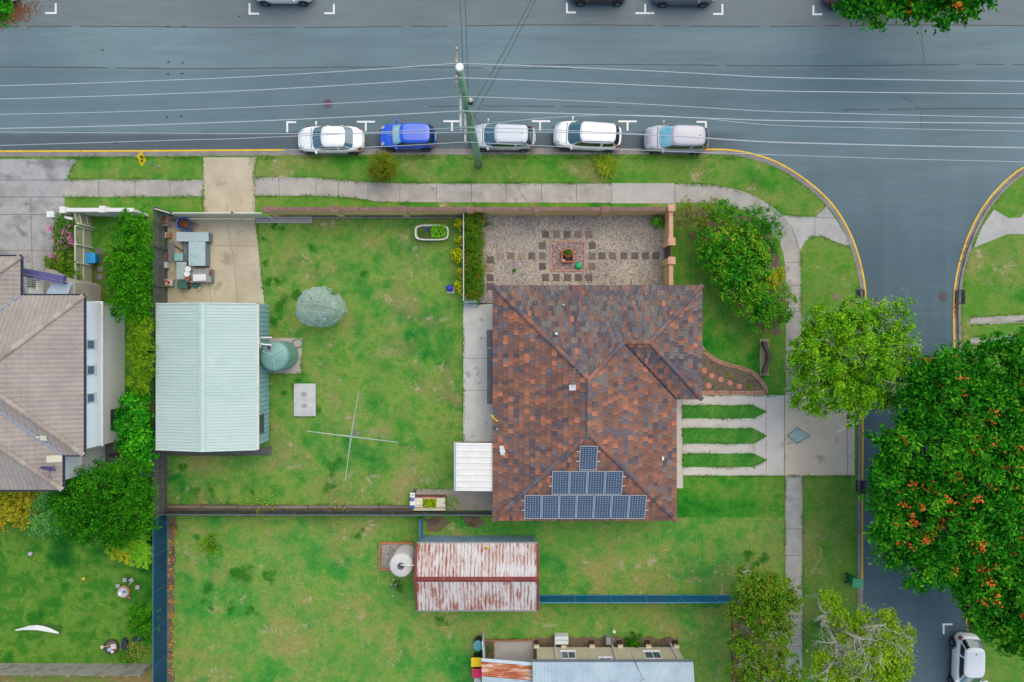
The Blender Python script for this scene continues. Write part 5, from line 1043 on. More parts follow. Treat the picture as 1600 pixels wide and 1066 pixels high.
def car(label, px, py, head, L, W, Ht, prof, cab, pm, zb=.95, rails=False, ws=cglass, rwin=None, taper=.9, plate=True, name='parked_car', antenna=True):
    """prof: (u, z) of the bonnet-belt-boot line; cab: u of windscreen foot, head, rear roof edge, rear foot; front is +x."""
    t = thing(name, label, 'car', (0, 0, 0), 'cars parked along the kerbs')
    xs = [p[0] * L for p in prof]; zs_ = [p[1] for p in prof]
    T = lambda x: float(np.interp(x, xs, zs_)); hw, hl = W / 2, L / 2; n = 64
    def se(a, b, th, e): c_, s_ = math.cos(th), math.sin(th); return a * math.copysign(abs(c_) ** (2 / e), c_), b * math.copysign(abs(s_) ** (2 / e), s_)
    def ring(ins, zf, e=4.6):
        out = []
        for i in range(n):
            x, y = se(hl - ins, hw - ins, 2 * math.pi * i / n, e); y *= 1 - .10 * max(0, (abs(x) / hl - .55)) ** 1.2
            out.append((x, y, zf(x, y)))
        return out
    cr = lambda y, k: .05 * (1 - (y / hw) ** 2)
    rg = [ring(.12, lambda x, y: .20), ring(.03, lambda x, y: .30), ring(0., lambda x, y: .46), ring(.0, lambda x, y: .60), ring(.02, lambda x, y: max(.64, T(x) - .12)), ring(.05, lambda x, y: max(.66, T(x) - .04)), ring(.10, lambda x, y: T(x) - .005 + cr(y, 0) * .3)]
    for k in (.22, .4, .58, .74, .86): rg.append(ring(k * hw / .9 * .93, lambda x, y: T(x) + cr(y, 0)))
    MB().loft(rg, True, True).build('body', pm, t, True)
    f0, f1, r1, r0 = [u * L for u in cab]
    def cp(th, tt, off=0., e=5.5):
        xf, xr = f0 + (f1 - f0) * tt, r0 + (r1 - r0) * tt; w = (hw - .07) + ((hw * .80 - .02) - (hw - .07)) * tt ** 1.3
        a, c = (xf - xr) / 2, (xf + xr) / 2; x, y = se(a + off, w + off, th, e); x += c
        bow = .10 * (1 - (y / w) ** 2); x += (bow if math.cos(th) > 0 else -bow * .7) * min(1, abs(math.cos(th)) * 1.6) * .9
        z = zb - .04 + (Ht - .075 - zb + .04) * tt; return (x, y * (1 - .05 * max(0, -x / hl)), z)
    def rr(tt, off=0): return [cp(2 * math.pi * i / n, tt, off) for i in range(n)]
    top = []
    for ins, dz in ((.03, .028), (.08, .05), (.2, .066), (.38, .078), (.56, .084)):
        q = rr(1.0, -ins); top.append([(x, y, Ht - .075 + dz - .012 * (x / hl) ** 2) for x, y, z in q])
    cabm = MB().loft([rr(k / 6) for k in range(7)] + top, False, True); ca = cabm.build('cabin', pm, t, True)
    def patch(th0, th1, t0, t1, nm, mt, off=.012, par=None, m_=14):
        mb = MB(); mb.loft([[cp(R(th0 + (th1 - th0) * i / m_), t0 + (t1 - t0) * k / 6, off) for i in range(m_ + 1)] for k in range(7)], closed=False); return mb.build(nm, mt, par or t, True)
    patch(-44, 44, .10, .97, 'windscreen', ws, .014, None, 26); patch(138, 222, .16, .95, 'rear_window', rwin or dglass, .014, None, 26)
    patch(50, 91, .22, .86, 'side_window', dglass); patch(93, 130, .22, .84, 'side_window', dglass); patch(269, 310, .22, .86, 'side_window', dglass); patch(230, 267, .22, .84, 'side_window', dglass)
    axf, axr = hl - .19 * L, -hl + .185 * L; wr = .325
    for ax in (axf, axr):
        for s in (-1, 1):
            yc = s * (hw - .085); mb = MB(); mb.lathe([(.2, -.1), (wr - .03, -.105), (wr, -.07), (wr, .07), (wr - .03, .105), (.2, .1)], (ax, yc, wr), 26, 'Y'); w = mb.build('wheel', tyre_m, t, True)
            mb = MB(); mb.lathe([(.005, 0), (.215, .0), (.225, -s * .02), (.005, -s * .03)], (ax, yc + s * .098, wr), 22, 'Y')
            for k in range(5): a = 2 * math.pi * k / 5; mb.box((ax + .11 * math.cos(a), yc + s * .106, wr + .11 * math.sin(a)), (.19, .02, .045), 0, -a)
            mb.build('rim', rim_m, w)
            mb = MB(); pts = [(ax + (wr + .05) * math.cos(a), s * (hw - .012), wr + .02 + (wr + .05) * math.sin(a)) for a in [math.pi * k / 14 for k in range(15)]]; mb.tube(pts, .026, 6); mb.build('wheel_arch', trim_m, t, True)
    def bp(th, ins, dz): x, y = se(hl - ins, hw - ins, R(th), 4.6); y *= 1 - .10 * max(0, (abs(x) / hl - .55)) ** 1.2; return (x, y, T(x) + dz)
    for s in (-1, 1):
        mb = MB(); rows_ = [[bp(s * a, ins, dz) for a in range(20, 47, 3)] for ins, dz in ((-.006, -.16), (.0, -.10), (.035, -.028), (.11, .018), (.20, .034))]; mb.loft(rows_, closed=False); mb.build('headlight', lamp_m, t, True)
        mb = MB(); rows_ = [[bp(180 - s * a, ins, dz) for a in range(26, 50, 3)] for ins, dz in ((-.012, -.24), (-.012, -.13), (.02, -.03), (.07, .015))]; mb.loft(rows_, closed=False); mb.build('tail_light', red_l, t, True)
        mx_ = f0 - .30; mb = MB(); mb.tube([(mx_ + .05, s * (hw - .06), zb + .02), (mx_ + .02, s * (hw + .1), zb + .10), (mx_, s * (hw + .22), zb + .12)], [.04, .075, .06], 8); mb.build('mirror', pm, t, True)
        if rails: MB().tube([(f1 - .25, s * (hw * .74), Ht - .03), (f1 - .4, s * hw * .735, Ht + .035), (r1 + .4, s * hw * .70, Ht + .03), (r1 + .2, s * hw * .69, Ht - .04)], .02, 6).build('roof_rail', trim_m if rails == 1 else steel, t, True)
        for hx in (.03, -.17): MB().box((hx * L, s * (hw + .005), .82), (.16, .03, .03)).build('door_handle', pm, t)
    mb = MB(); mb.tube([(hl - .015, y, .56 - abs(y) * .05) for y in np.linspace(-hw * .6, hw * .6, 9)], .045, 6); mb.build('grille', trim_m, t)
    mb = MB(); mb.tube([(f0 + .06, -hw * .75, T(f0) + .035), (f0 + .10, 0, T(f0) + .055), (f0 + .06, hw * .75, T(f0) + .035)], .02, 5); mb.build('wiper', trim_m, t)
    mb = MB(); yb_ = hw * .74
    for s in (-1, 1): mb.tube([(f0 + .10, s * yb_, T(f0 + .1) + .022), (hl - .35, s * yb_ * .93, T(hl - .35) + .026), (hl - .2, s * yb_ * .8, T(hl - .2) + .03)], .006, 4)
    mb.tube([(hl - .2, -yb_ * .8, T(hl - .2) + .03), (hl - .16, 0, T(hl - .16) + .052), (hl - .2, yb_ * .8, T(hl - .2) + .03)], .006, 4); mb.build('bonnet_seam', trim_m, t)
    if antenna: MB().loft([[(r1 + .35 + dx, dy, Ht + dz) for dx, dy, dz in ((.12, 0, -.02), (-.08, .035, -.02), (-.1, 0, .07), (-.08, -.035, -.02))], [(r1 + .34, 0, Ht + .03)] * 4], True, False).build('antenna', trim_m, t)
    if plate: MB().box((-hl + .0, 0, .62), (.03, .5, .13)).build('number_plate', flat('plate_pale', C(220, 220, 214), .5), t)
    g = P(px, py, .0); t.location = (g.x, g.y, -.12); t.rotation_euler = (0, 0, R(head)); return t
SED = [(-.5, .80), (-.485, .93), (-.40, 1.0), (-.3, .98), (.2, .96), (.36, .86), (.455, .74), (.5, .62)]
HAT = [(-.5, .84), (-.48, .95), (-.4, .97), (.25, .98), (.40, .90), (.465, .76), (.5, .62)]
SUVP = [(-.5, .92), (-.48, 1.05), (-.4, 1.08), (.25, 1.08), (.40, 1.0), (.47, .86), (.5, .70)]
pw_, pb_, ps_, pg_, psv = paint('paint_white', C(248, 250, 252)), paint('paint_blue', C(0, 84, 222)), paint('paint_silver', C(198, 206, 216)), paint('paint_graphite', C(92, 98, 108)), paint('paint_mauve', C(176, 174, 186))
def bc(px, py, z=.65): # photo pixel of the body's middle -> ground pixel
    k = (H - z) / H; return 800 + (px - 800) * k, 533 + (py - 533) * k
car('white sedan parked at the kerb in front of the round olive bush', *bc(516.5, 217.5), 180, 4.62, 1.80, 1.44, SED, (.26, .085, -.225, -.375), pw_, .95, rwin=cglass)
car('bright blue hatchback parked at the kerb behind the white sedan', *bc(636.5, 212.5), 180, 3.92, 1.72, 1.50, HAT, (.25, .085, -.40, -.475), pb_, .98, ws=sun_glass)
car('silver wagon parked at the kerb beside the green timber power pole', *bc(786.5, 213), 179, 4.45, 1.76, 1.50, HAT, (.30, .11, -.36, -.46), ps_, .98, rails=1)
car('large white four wheel drive wagon parked between silver wagon and mauve grey wagon', *bc(918, 212), 177, 4.72, 1.86, 1.70, SUVP, (.295, .10, -.375, -.455), pw_, 1.08, rails=1)
car('mauve grey wagon parked at the kerb where the yellow line begins', *bc(1057, 217), 179, 4.45, 1.80, 1.64, SUVP, (.29, .095, -.385, -.465), psv, 1.08, ws=sun_glass)
car('white hatchback parked in the side street below the orange flowering trees', *bc(1513, 1040), -92, 4.30, 1.78, 1.50, HAT, (.28, .10, -.33, -.46), pw_, .98)
car('pale silver car half hidden under the bare branched street tree', *bc(1374, 1040), 90, 4.3, 1.76, 1.48, SED, (.26, .08, -.24, -.38), ps_, .95)
car('white hatchback at the top edge of the photo between two white bay marks', 446, -10.5, 0, 4.25, 1.76, 1.5, HAT, (.28, .10, -.36, -.46), pw_, .98)
car('black hatchback at the top edge of the photo with silver wheels', 935, -10.5, 180, 4.1, 1.76, 1.5, HAT, (.28, .10, -.36, -.46), paint('paint_black', (.012, .013, .016)), .98)
car('dark grey sedan at the top edge of the photo beside the black car', 1066, -8.5, 0, 4.5, 1.8, 1.46, SED, (.26, .08, -.24, -.38), pg_, .95)
car('dark red wagon at the top edge of the photo under the orange flowered tree', 1334, -6, 0, 4.6, 1.84, 1.7, SUVP, (.29, .1, -.38, -.46), paint('paint_maroon', C(92, 52, 58)), 1.08)
car('white car at the top left corner of the photo on brown leaf litter', -16, -12, 0, 4.4, 1.8, 1.48, SED, (.26, .08, -.24, -.38), pw_, .95)
car('white car hidden beneath the tree at the top right of the photo', 1452, -11, 0, 4.4, 1.8, 1.5, HAT, (.28, .1, -.36, -.46), pw_, .98)

# ------------------------------------------------------------------ power pole and wires
pb = P(748, 258); pt = P(718, 105, 16.45); pp = thing('power_pole', 'tall mossy green timber power pole with cross arms on the verge', 'power pole', pb)
m, ntt, b_ = newmat('pole_wood'); v = pos_node(ntt, (1, 1, .12)); n1 = noise(ntt, v, 6, 6, .7); col = ramp(ntt, n1, [(.34, C(86, 126, 104)), (.46, C(118, 164, 136)), (.56, C(150, 182, 156)), (.66, C(92, 96, 80)), (.74, C(120, 156, 130))]); ntt.links.new(col, b_.inputs['Base Color']); b_.inputs['Roughness'].default_value = .9; bump(ntt, b_, n1, .6)
MB().tube([pb, pb.lerp(pt, .3) + Vector((.02, 0, 0)), pb.lerp(pt, .65) - Vector((.02, 0, 0)), pt], [.27, .24, .20, .165], 20).build('pole', m, pp, True)
MB().lathe([(.185, -.06), (.185, .02), (.15, .05), (.01, .06)], pt, 20).build('pole_cap', white_paint, pp)
wht = nmat('arm_wood', [C(186, 186, 182), C(214, 214, 210)], 3, .8); pin = flat('insulator', C(206, 200, 196), .35)
def arm(px, ya, yb, z, m_, w=.1, ins=()):
    a, b = P(px, ya, z), P(px, yb, z); o = MB().box(a.lerp(b, .5), (w, abs(a.y - b.y), w * 1.1)).build('cross_arm', m_, pp)
    for yy in ins: c = P(px, yy, z); MB().lathe([(.03, .04), (.07, .07), (.04, .12), (.07, .16), (.03, .22), (.01, .24)], c, 12).build('insulator', pin, o, True)
arm(713.5, 76, 131, 16.0, nmat('arm_gray', [C(150, 140, 132), C(176, 164, 156)], 3, .85), .1, (78, 99, 121.5)); arm(719.8, 139, 204, 13.6, wht, .11, (151, 174, 200)); arm(727, 177, 224.5, 10.9, wht, .1, (199, 207, 222))
MB().lathe([(.13, 0), (.14, .3), (.12, .34), (.01, .36)], P(735.5, 161, 12.2), 16).build('light_sensor', trim_m, pp); MB().ball(P(735, 157, 12.5), .13, 8).build('bracket_cap', pin, pp)
MB().tube([P(713, 116, 15.6), P(714, 128, 15.2), P(717, 143, 13.7)], .05, 6).build('conduit', pin, pp)
wm = flat('wire_pale', C(186, 194, 204), .5); wd = flat('wire_dark', C(52, 58, 60), .6)
ordw = ['first', 'second', 'third', 'fourth', 'fifth', 'sixth', 'seventh']
def wire(pts, r, m_, lab, name='power_line', grp='power lines along the street'):
    xs = [p[0] for p in pts]; out = []
    for x in np.linspace(xs[0], xs[-1], max(8, int(abs(xs[-1] - xs[0]) / 40))):
        s = sorted(range(len(pts)), key=lambda i: abs(pts[i][0] - x))[:3]; s = sorted(s, key=lambda i: pts[i][0])
        def lag(k):
            tot = 0
            for i in s:
                w = pts[i][k]
                for j in s:
                    if j != i: w *= (x - pts[j][0]) / (pts[i][0] - pts[j][0])
                tot += w
            return tot
        out.append(P(x, lag(1), lag(2)))
    return out
LINES = [  # left points, pole (px, py, z), right points, radius
    ([(-120, 137), (0, 134.3), (400, 119.5)], (713.5, 99.2, 16.15), [(800, 102), (1180, 120), (1600, 127.3), (1720, 128)], 16.15, .020, 'the first wire counting from the middle of the road'),
    ([(-120, 157.5), (0, 155), (400, 141)], (713.5, 121.5, 16.15), [(800, 124.8), (1180, 141.5), (1600, 146.7), (1720, 147)], 16.15, .020, 'the second wire counting from the middle of the road'),
    ([(-120, 180.5), (0, 179), (400, 167.5)], (719.8, 150.7, 13.8), [(800, 153.6), (1180, 173.3), (1600, 184), (1720, 186)], 13.8, .018, 'the third wire counting from the middle of the road'),
    ([(-120, 202.5), (0, 201), (400, 189.5)], (719.8, 173.6, 13.8), [(800, 175.5), (1180, 188), (1600, 193), (1720, 193.5)], 13.8, .026, 'the thickest fourth wire just above the row of parked cars'),
    ([(-120, 206), (0, 206.6), (400, 209.2)], (727, 207, 11.1), [(800, 206.5), (1180, 221), (1600, 230.6), (1720, 232)], 11.1, .018, 'the sixth wire crossing above the windscreens of the parked cars'),
    ([(-120, 231), (0, 227.5), (400, 215.5)], (727, 199, 11.1), [(800, 201), (1180, 221.8), (1600, 231.6), (1720, 233)], 11.1, .018, 'the fifth wire which dips across the roofs of the parked cars'),
    ([(440, 234.5), (568, 230.5), (660, 226)], (727, 222, 11.1), [(800, 225.8), (1180, 241), (1600, 253), (1720, 255)], 11.1, .016, 'the last wire running closest to the kerb beside the cars'),
]
for Lf, pl_, Rt, z, r, lab in LINES:
    sag = lambda x: z - 1.3 * (abs(x - 720) / 800) * (1.6 - .6 * abs(x - 720) / 800)
    A3 = [(x, y, sag(x)) for x, y in Lf] + [pl_]; B3 = [pl_] + [(x, y, sag(x)) for x, y in Rt]
    pts = wire(A3, r, wm, lab)[:-1] + wire(B3, r, wm, lab); tag(MB().tube(pts, r * 1.12, 6).build('power_line', wm, None, True), 'pale power line, ' + lab, 'power line', 'power lines along the street')
tag(MB().tube(wire([(728, 199, 11.0), (970, 180, 10.6), (1180, 194.6, 10.2), (1600, 205.2, 9.8), (1720, 207, 9.8)][0:1] + [(913, 181, 10.8), (1180, 194.6, 10.2), (1600, 205.2, 9.8), (1720, 207, 9.8)], .017, wm, ''), .017, 6).build('power_line', wm, None, True), 'pale power line, thin branch beginning over the large white wagon', 'power line', 'power lines along the street')
for (a, b, lab) in (((717, -30, 15.3), (723.5, 112, 15.9), 'dark wire crossing the road straight above the pole cap'), ((725.5, -30, 13.2), (731.5, 150, 13.3), 'dark wire crossing the road just beside the one over the pole cap'), ((846, -30, 12), (738.5, 166, 12.2), 'dark wire slanting across the road from the pole to the top edge'), ((852, -30, 9.6), (741, 182, 9.9), 'fainter dark wire slanting across the road beside the other slanting wire')):
    A_, B_ = P(*a), P(*b); tag(MB().tube([A_, A_.lerp(B_, .5) - Vector((0, 0, .3)), B_], .014, 5).build('service_wire', wd, None, True), lab, 'wire', 'dark wires over the road')
A_, B_ = P(740, 178, 10.7), P(912, 447, 2.9); tag(MB().tube([A_] + [A_.lerp(B_, k / 8) - Vector((0, 0, 1.2 * math.sin(math.pi * k / 8))) for k in range(1, 8)] + [B_], .010, 5).build('service_wire', wd, None, True), 'thin dark wire slanting from the pole over the wall to the tiled house', 'wire', 'dark wires over the road')
# warning sign
ws_ = thing('warning_sign', 'yellow diamond children crossing sign on a grey post on the verge', 'road sign', tuple(P(248, 262))); c = P(248, 262)
MB().tube([c, c + Vector((0, 0, 2.75))], .035, 10).build('post', flat('post_blue', C(140, 164, 190), .4), ws_)
zc = 2.25; hd = .52; sp = c + Vector((.05, 0, zc)); mb = MB(); mb.add([sp + Vector((dx, y, z)) for dx in (0, .02) for y, z in ((0, -hd), (hd, 0), (0, hd), (-hd, 0))], [(3, 2, 1, 0), (4, 5, 6, 7), (0, 1, 5, 4), (1, 2, 6, 5), (2, 3, 7, 6), (3, 0, 4, 7)])
pl = mb.build('plate', flat('sign_yellow', C(252, 220, 0), .4), ws_)
mb = MB()
def fig(yo, s):
    o = sp + Vector((.026, yo, 0)); mb.ball(o + Vector((0, 0, .17 * s)), .05 * s, 6)
    for q in ((0, .10, 0, -.05, .045), (0, -.04, .08, -.2, .03), (0, -.04, -.07, -.2, .03), (0, .08, .12, 0, .022), (0, .08, -.11, .0, .022)): mb.tube([o + Vector((0, q[0] * s, q[1] * s)), o + Vector((0, q[2] * s, q[3] * s))], q[4] * s, 6)
fig(.11, 1.0); fig(-.14, .8); mb.build('symbol', dark, pl)

# ------------------------------------------------------------------ courtyard pavers, planters, garden bed
pav_m = [nmat('paver_' + n, c, 2.2, .9, (13, .2), .3) for n, c in (('tan', [C(150, 132, 112), C(170, 152, 130)]), ('brown', [C(122, 106, 98), C(140, 124, 112)]), ('dark', [C(100, 88, 86), C(122, 110, 104)]))]
X = lambda v_: 720 + v_ / 4.697
Y = lambda v_: 310 + v_ / 4.697
pavers = []
for i, v_ in enumerate((293, 369, 446, 522)): pavers.append((v_, 423, f'square paver in the row from the hedge, {ords[i]} from the hedge'))
for i, v_ in enumerate((1038, 1116, 1197, 1277, 1354, 1431)): pavers.append((v_, 422, f'square paver in the row to the timber gate, {ords[5 - i]} from the gate'))
for i, v_ in enumerate((450, 515, 582, 648)): pavers.append((216, v_, f'square paver in the column beside the hedge, {ords[i]} from the hedge row down'))
for i, v_ in enumerate((622, 703, 781, 861, 940)): pavers.append((v_, 265, f'square paver on the ochre wall side of the brick square, {ords[i]} from the hedge'))
for i, v_ in enumerate((622, 702, 783, 861, 941)): pavers.append((v_, 581, f'square paver on the tiled roof side of the brick square, {ords[i]} from the hedge'))
for i, v_ in enumerate((347, 424, 499)): pavers.append((600, v_, f'square paver on the hedge side of the brick square, {ords[i]} from the ochre wall')); pavers.append((964, v_, f'square paver on the gate side of the brick square, {ords[i]} from the ochre wall'))
for k, (vx, vy, lab) in enumerate(pavers):
    c = P(X(vx), Y(vy)); w = 10.6 * S; t = MB(); t.rbox((c.x, c.y, .018), (w, w, .05), .012, R(random.uniform(-2.5, 2.5)))
    tag(t.build('paver', pav_m[(0 if vx < 560 and vy < 600 and random.random() < .6 else (2 if vx > 1180 or vy > 570 or random.random() < .3 else 1))]), lab, 'paver', 'square pavers in the pebble courtyard')
bsq = thing('brick_bed', 'square brick edged bed of reddish pebbles in the pebble courtyard', 'garden bed', tuple(P(887, 400)))
mb = MB(); cs = [P(x, y) for x, y in ((861, 377.5), (913.5, 377.5), (913.5, 423), (861, 423))]; brick_line(mb, cs, .09, .07, .21, 0, True, .004); mb.build('edging', brick_pink, bsq)
m, nt, b_ = newmat('red_pebble'); v = pos_node(nt); vo = N(nt, 'TexVoronoi'); vo.inputs['Scale'].default_value = 13; nt.links.new(v, vo.inputs['Vector']); sepc = N(nt, 'SeparateColor'); nt.links.new(vo.outputs['Color'], sepc.inputs[0])
col = ramp(nt, sepc.outputs[0], [(0, C(110, 76, 72)), (.35, C(168, 124, 114)), (.6, C(196, 168, 158)), (.8, C(140, 100, 94)), (1, C(220, 204, 196))]); col = mulc(nt, col, vo.outputs['Distance'], 1.05, .6, .05, .55); nt.links.new(col, b_.inputs['Base Color']); bump(nt, b_, vo.outputs['Distance'], -.6, .02)
MB().prism([(p.x, p.y) for p in cs], 0, .035).build('fill', m, bsq)
bx_ = thing('brick_planter', 'small square brick planter with a dark well in the middle of the pebble bed', 'planter', tuple(P(887, 399)))
mb = MB(); brick_line(mb, [P(x, y, .3) for x, y in ((878.5, 391.5), (896, 391.5), (896, 409), (878.5, 409))], .11, .36, .2, 0, True, .003); mb.build('edging', nmat('brick_orange', [C(190, 108, 78), C(214, 136, 104)], 4, .85, (9, .15)), bx_)
c = P(887.2, 400.2); MB().bx(c.x - .33, c.x + .33, c.y - .33, c.y + .33, 0, .1).build('fill', nmat('dark_fill', [(.02, .022, .03), (.04, .04, .05)], 3, .8), bx_)
def potplant(lab, px, py, r, h, pm_, lm, n=40, ln=.2, name='potted_plant', spread=1.):
    c = P(px, py); t = thing(name, lab, 'potted plant', tuple(c)); MB().lathe([(r * .75, .0), (r, h), (r * 1.08, h), (r * 1.08, h - .05), (r * .96, h - .05), (r * .9, h - .06), (.01, h - .06)], c, 22).build('pot', pm_, t, True)
    d = rng.normal(size=(n, 3)); d[:, 2] = np.abs(d[:, 2]); p = np.array(c) + np.array([0, 0, h]) + d * r * .6 * spread; leaves(p, d + np.array([0, 0, .6]), ln, .4, 'leaves', lm, t); return t
terra = nmat('terracotta', [C(166, 96, 62), C(190, 118, 80)], 3, .8)
L_mid = leafmat('leaf_mid', [C(34, 84, 26), C(64, 122, 38), C(110, 158, 56)])
potplant('terracotta pot of green plant in the small brick planter', 887, 397, .27, .42, terra, L_mid, 60, .18)
mb = MB(); c = P(904, 415.5, .1); mb.lathe([(.01, -.06), (.2, -.02), (.26, .06), (.2, .12), (.03, .16)], c, 20); mb.ball(c + Vector((.22, .02, .1)), .07, 8); tag(mb.build('turtle_ornament', flat('ornament_green', C(36, 176, 110), .35), None, True), 'shiny green garden ornament on the red pebbles', 'ornament')
c = P(879.5, 408.5); mb = MB(); mb.loft([[c + Vector((.17 * s * math.cos(a) * (1 + .2 * math.sin(3 * a)), .15 * s * math.sin(a), z)) for a in [2 * math.pi * k / 12 for k in range(12)]] for s, z in ((.9, 0), (1, .12), (.7, .22), (.2, .25))], True, True); tag(mb.build('white_rock', flat('rock_white', C(226, 214, 210), .8), None, True), 'pale rock leaning on the corner of the small brick planter', 'rock')
mb = MB(); c = P(866.5, 382, .12); mb.ball(c, .08, 8); mb.ball(c + Vector((.1, .04, .1)), .05, 7); mb.tube([c + Vector((-.05, .02, 0)), c + Vector((-.2, .1, .05))], [.05, .02], 6); mb.tube([c, c + Vector((-.02, -.2, .05))], [.05, .02], 6); tag(mb.build('bird_ornament', flat('bird_white', C(228, 232, 234), .5), None, True), 'small white bird ornament in the corner of the brick square', 'ornament')
def weed(lab, px, py, r, lm, name='weed', n=50, ln=.12):
    c = P(px, py); d = rng.normal(size=(n, 3)); d[:, 2] = np.abs(d[:, 2]) * .6; p = np.array(c) + d * r * .5 + np.array([0, 0, .03]); return tag(leaves(p, d + np.array([0, 0, 1.]), ln, .4, name, lm), lab, 'plant')
L_gray = leafmat('leaf_gray', [C(84, 88, 76), C(120, 122, 104), C(150, 150, 128)])
weed('grey green weed clump on the pebbles near the ochre wall and hedge', 762, 349, .32, L_gray, n=70); weed('small green weed in the pebbles below the hedge row of pavers', 803.5, 423, .15, L_mid)
L_lime = leafmat('leaf_lime', [C(70, 140, 30), C(110, 180, 44), C(160, 206, 70)])
potplant('bright lime green potted plant in the corner by the ochre wall', 1024, 346, .2, .3, terra, L_lime, 90, .26, spread=1.6); potplant('small lime green potted plant beside the wall above the timber gate', 1032, 351, .14, .25, terra, L_lime, 40, .2, spread=1.4)
# curved front garden bed
gb = thing('garden_bed', 'curved brick edged bed of brown pebbles beside the striped driveway', 'garden bed', tuple(P(1140, 595)))
curve = catmull([P(x, y) for x, y in ((1094, 541), (1104, 553), (1118, 563), (1136, 570), (1156, 575), (1174, 582), (1187, 594), (1195, 606), (1197, 615))], 6)
MB().prism([(p.x, p.y) for p in curve] + [tuple(P(1094, 612)[:2])], 0, .03).build('fill', nmat('brown_pebble', [C(92, 78, 66), C(132, 116, 100), C(110, 104, 76)], 3, .95, (17, .45), .8), gb)
mb = MB(); 
for row in range(2): brick_line(mb, [(p.x, p.y) for p in offset(curve, .06 - row * .15)][::1], .13, .07, .10, .0, False, .004)
for row in (612.2, 615.8): brick_line(mb, [P(1095, row), P(1196, row)], .135, .07, .22, 0, False, .004)
mb.build('edging', nmat('brick_salmon', [C(172, 128, 108), C(206, 156, 134), C(150, 116, 100)], 3.5, .85, (9, .18)), gb)
for i, (x, y, lab) in enumerate([(1100, 579.5, 'nearest to the roof edge, on the lawn side'), (1112, 587.5, 'second, below the tuft near the curve'), (1126, 593, 'third, in the middle of the bed'), (1140.5, 598.5, 'fourth, heading for the bench end'), (1155, 604, 'last before the pointed end'), (1107, 603, 'alone near the straight brick row')]):
    c = P(x, y); tag(MB().lathe([(.2, 0), (.2, .05), (.18, .062), (.01, .064)], c, 24).build('round_paver', nmat('paver_pink', [C(204, 128, 106), C(224, 150, 128)], 4, .85, (12, .1))), 'round pink paver in the curved bed, ' + lab, 'paver', 'round pink pavers in the curved bed')
for x, y, lab in ((1139.5, 586.5, 'green strappy tuft in the curved bed near its brick curve'), (1171, 605, 'green strappy tuft at the pointed end of the curved bed')):
    mb = MB(); tuft(mb, P(x, y), 22, .28, .02); tag(mb.build('strappy_plant', leafmat('leaf_strap', [C(80, 100, 30), C(120, 134, 44), C(150, 160, 70)])), lab, 'plant')
# bench
be = thing('garden_bench', 'brown bench with curved back standing on a strip by the footpath', 'bench', tuple(P(1194, 559)))
MB().bx(P(1187, 0).x, P(1201, 0).x, P(0, 587).y, P(0, 530).y, 0, .05).build('pad', nmat('pad_gray', [C(172, 158, 134), C(190, 176, 152)], 2, .9), be)
mb = MB()
for k in range(4): x = P(1190 + k * 2.4, 0).x; mb.bx(x - .045, x + .045, P(0, 583.5, .4).y, P(0, 533.5, .4).y, .40, .44)
mb.build('seat', nmat('bench_tan', [C(160, 136, 96), C(180, 154, 114)], 2, .8), be)
pts = [(1193.2, 533.5), (1194.3, 540), (1197, 546), (1199.5, 551), (1200, 558.5), (1199.5, 566), (1197, 571), (1194.3, 577), (1193.2, 583.5)]; q = [P(x + 2, y, .8) for x, y in pts]
mb = MB(); mb.loft([[p + Vector((dx, 0, dz)) for dx, dz in ((-.12, -.4), (-.12, .02), (.12, .02), (.12, -.4))] for p in q], True, True); mb.build('backrest', nmat('bench_brown', [C(92, 78, 76), C(112, 96, 92)], 2, .8), be)
mb = MB()
for yy in (536, 580.5):
    for xx in (1190, 1197.5): pass
for yy in (536, 580.5): c = P(1193, yy); MB().bx(c.x - .2, c.x + .2, c.y - .06, c.y + .06, .05, .40).build('leg', MATS['bench_brown'], be)
# bath planter
bt = thing('bath_planter', 'old white bathtub planted with green leaves standing on the lawn', 'planter', tuple(P(675, 365)))
ct = P(674.5, 363.5, .55); hx, hy = 27 * S * .97, 12.6 * S * .97
def rr_ring(k, z, dx=0): return [Vector((ct.x + dx + math.copysign(abs(math.cos(a)) ** .5, math.cos(a)) * hx * k[0], ct.y + math.copysign(abs(math.sin(a)) ** .5, math.sin(a)) * hy * k[1], z)) for a in [2 * math.pi * i / 40 for i in range(40)]]
MB().loft([rr_ring((.80, .62), .1), rr_ring((.88, .78), .3), rr_ring((.95, .9), .55), rr_ring((1.0, 1.0), .57), rr_ring((1.0, 1.0), .60), rr_ring((.93, .85), .60), rr_ring((.92, .83), .56), rr_ring((.86, .74), .36)], True, True).build('tub', flat('enamel', C(232, 226, 222), .3, .5, 0, .4), bt, True)
MB().loft([rr_ring((.88, .76), .40), rr_ring((.5, .4), .44)], False, True).build('earth', soil, bt)
n = 420; p = np.stack([rng.uniform(ct.x - .0, ct.x + hx * .85, n), rng.uniform(ct.y - hy * .7, ct.y + hy * .9, n), rng.uniform(.45, .8, n)], 1); leaves(p, rng.normal(size=(n, 3)) * .5 + [0, 0, 1], .15, .45, 'plants', L_lime, bt)
n = 200; p = np.stack([rng.uniform(ct.x - hx * .85, ct.x, n), rng.uniform(ct.y - hy * .7, ct.y + hy * .8, n), rng.uniform(.42, .6, n)], 1); leaves(p, rng.normal(size=(n, 3)) * .5 + [0, 0, 1], .12, .45, 'herbs', L_mid, bt)
for xx in (-.8, .8): MB().bx(ct.x + xx * hx * .7 - .08, ct.x + xx * hx * .7 + .08, ct.y - .25, ct.y + .25, 0, .12).build('foot', conc_kerb, bt)
bluep = flat('blue_plastic', C(24, 52, 200), .35); tag(MB().ball(P(667.5, 358.5, .56), .1, 9).build('ball', bluep, None, True), 'small blue ball among the leaves in the bathtub planter', 'ball')
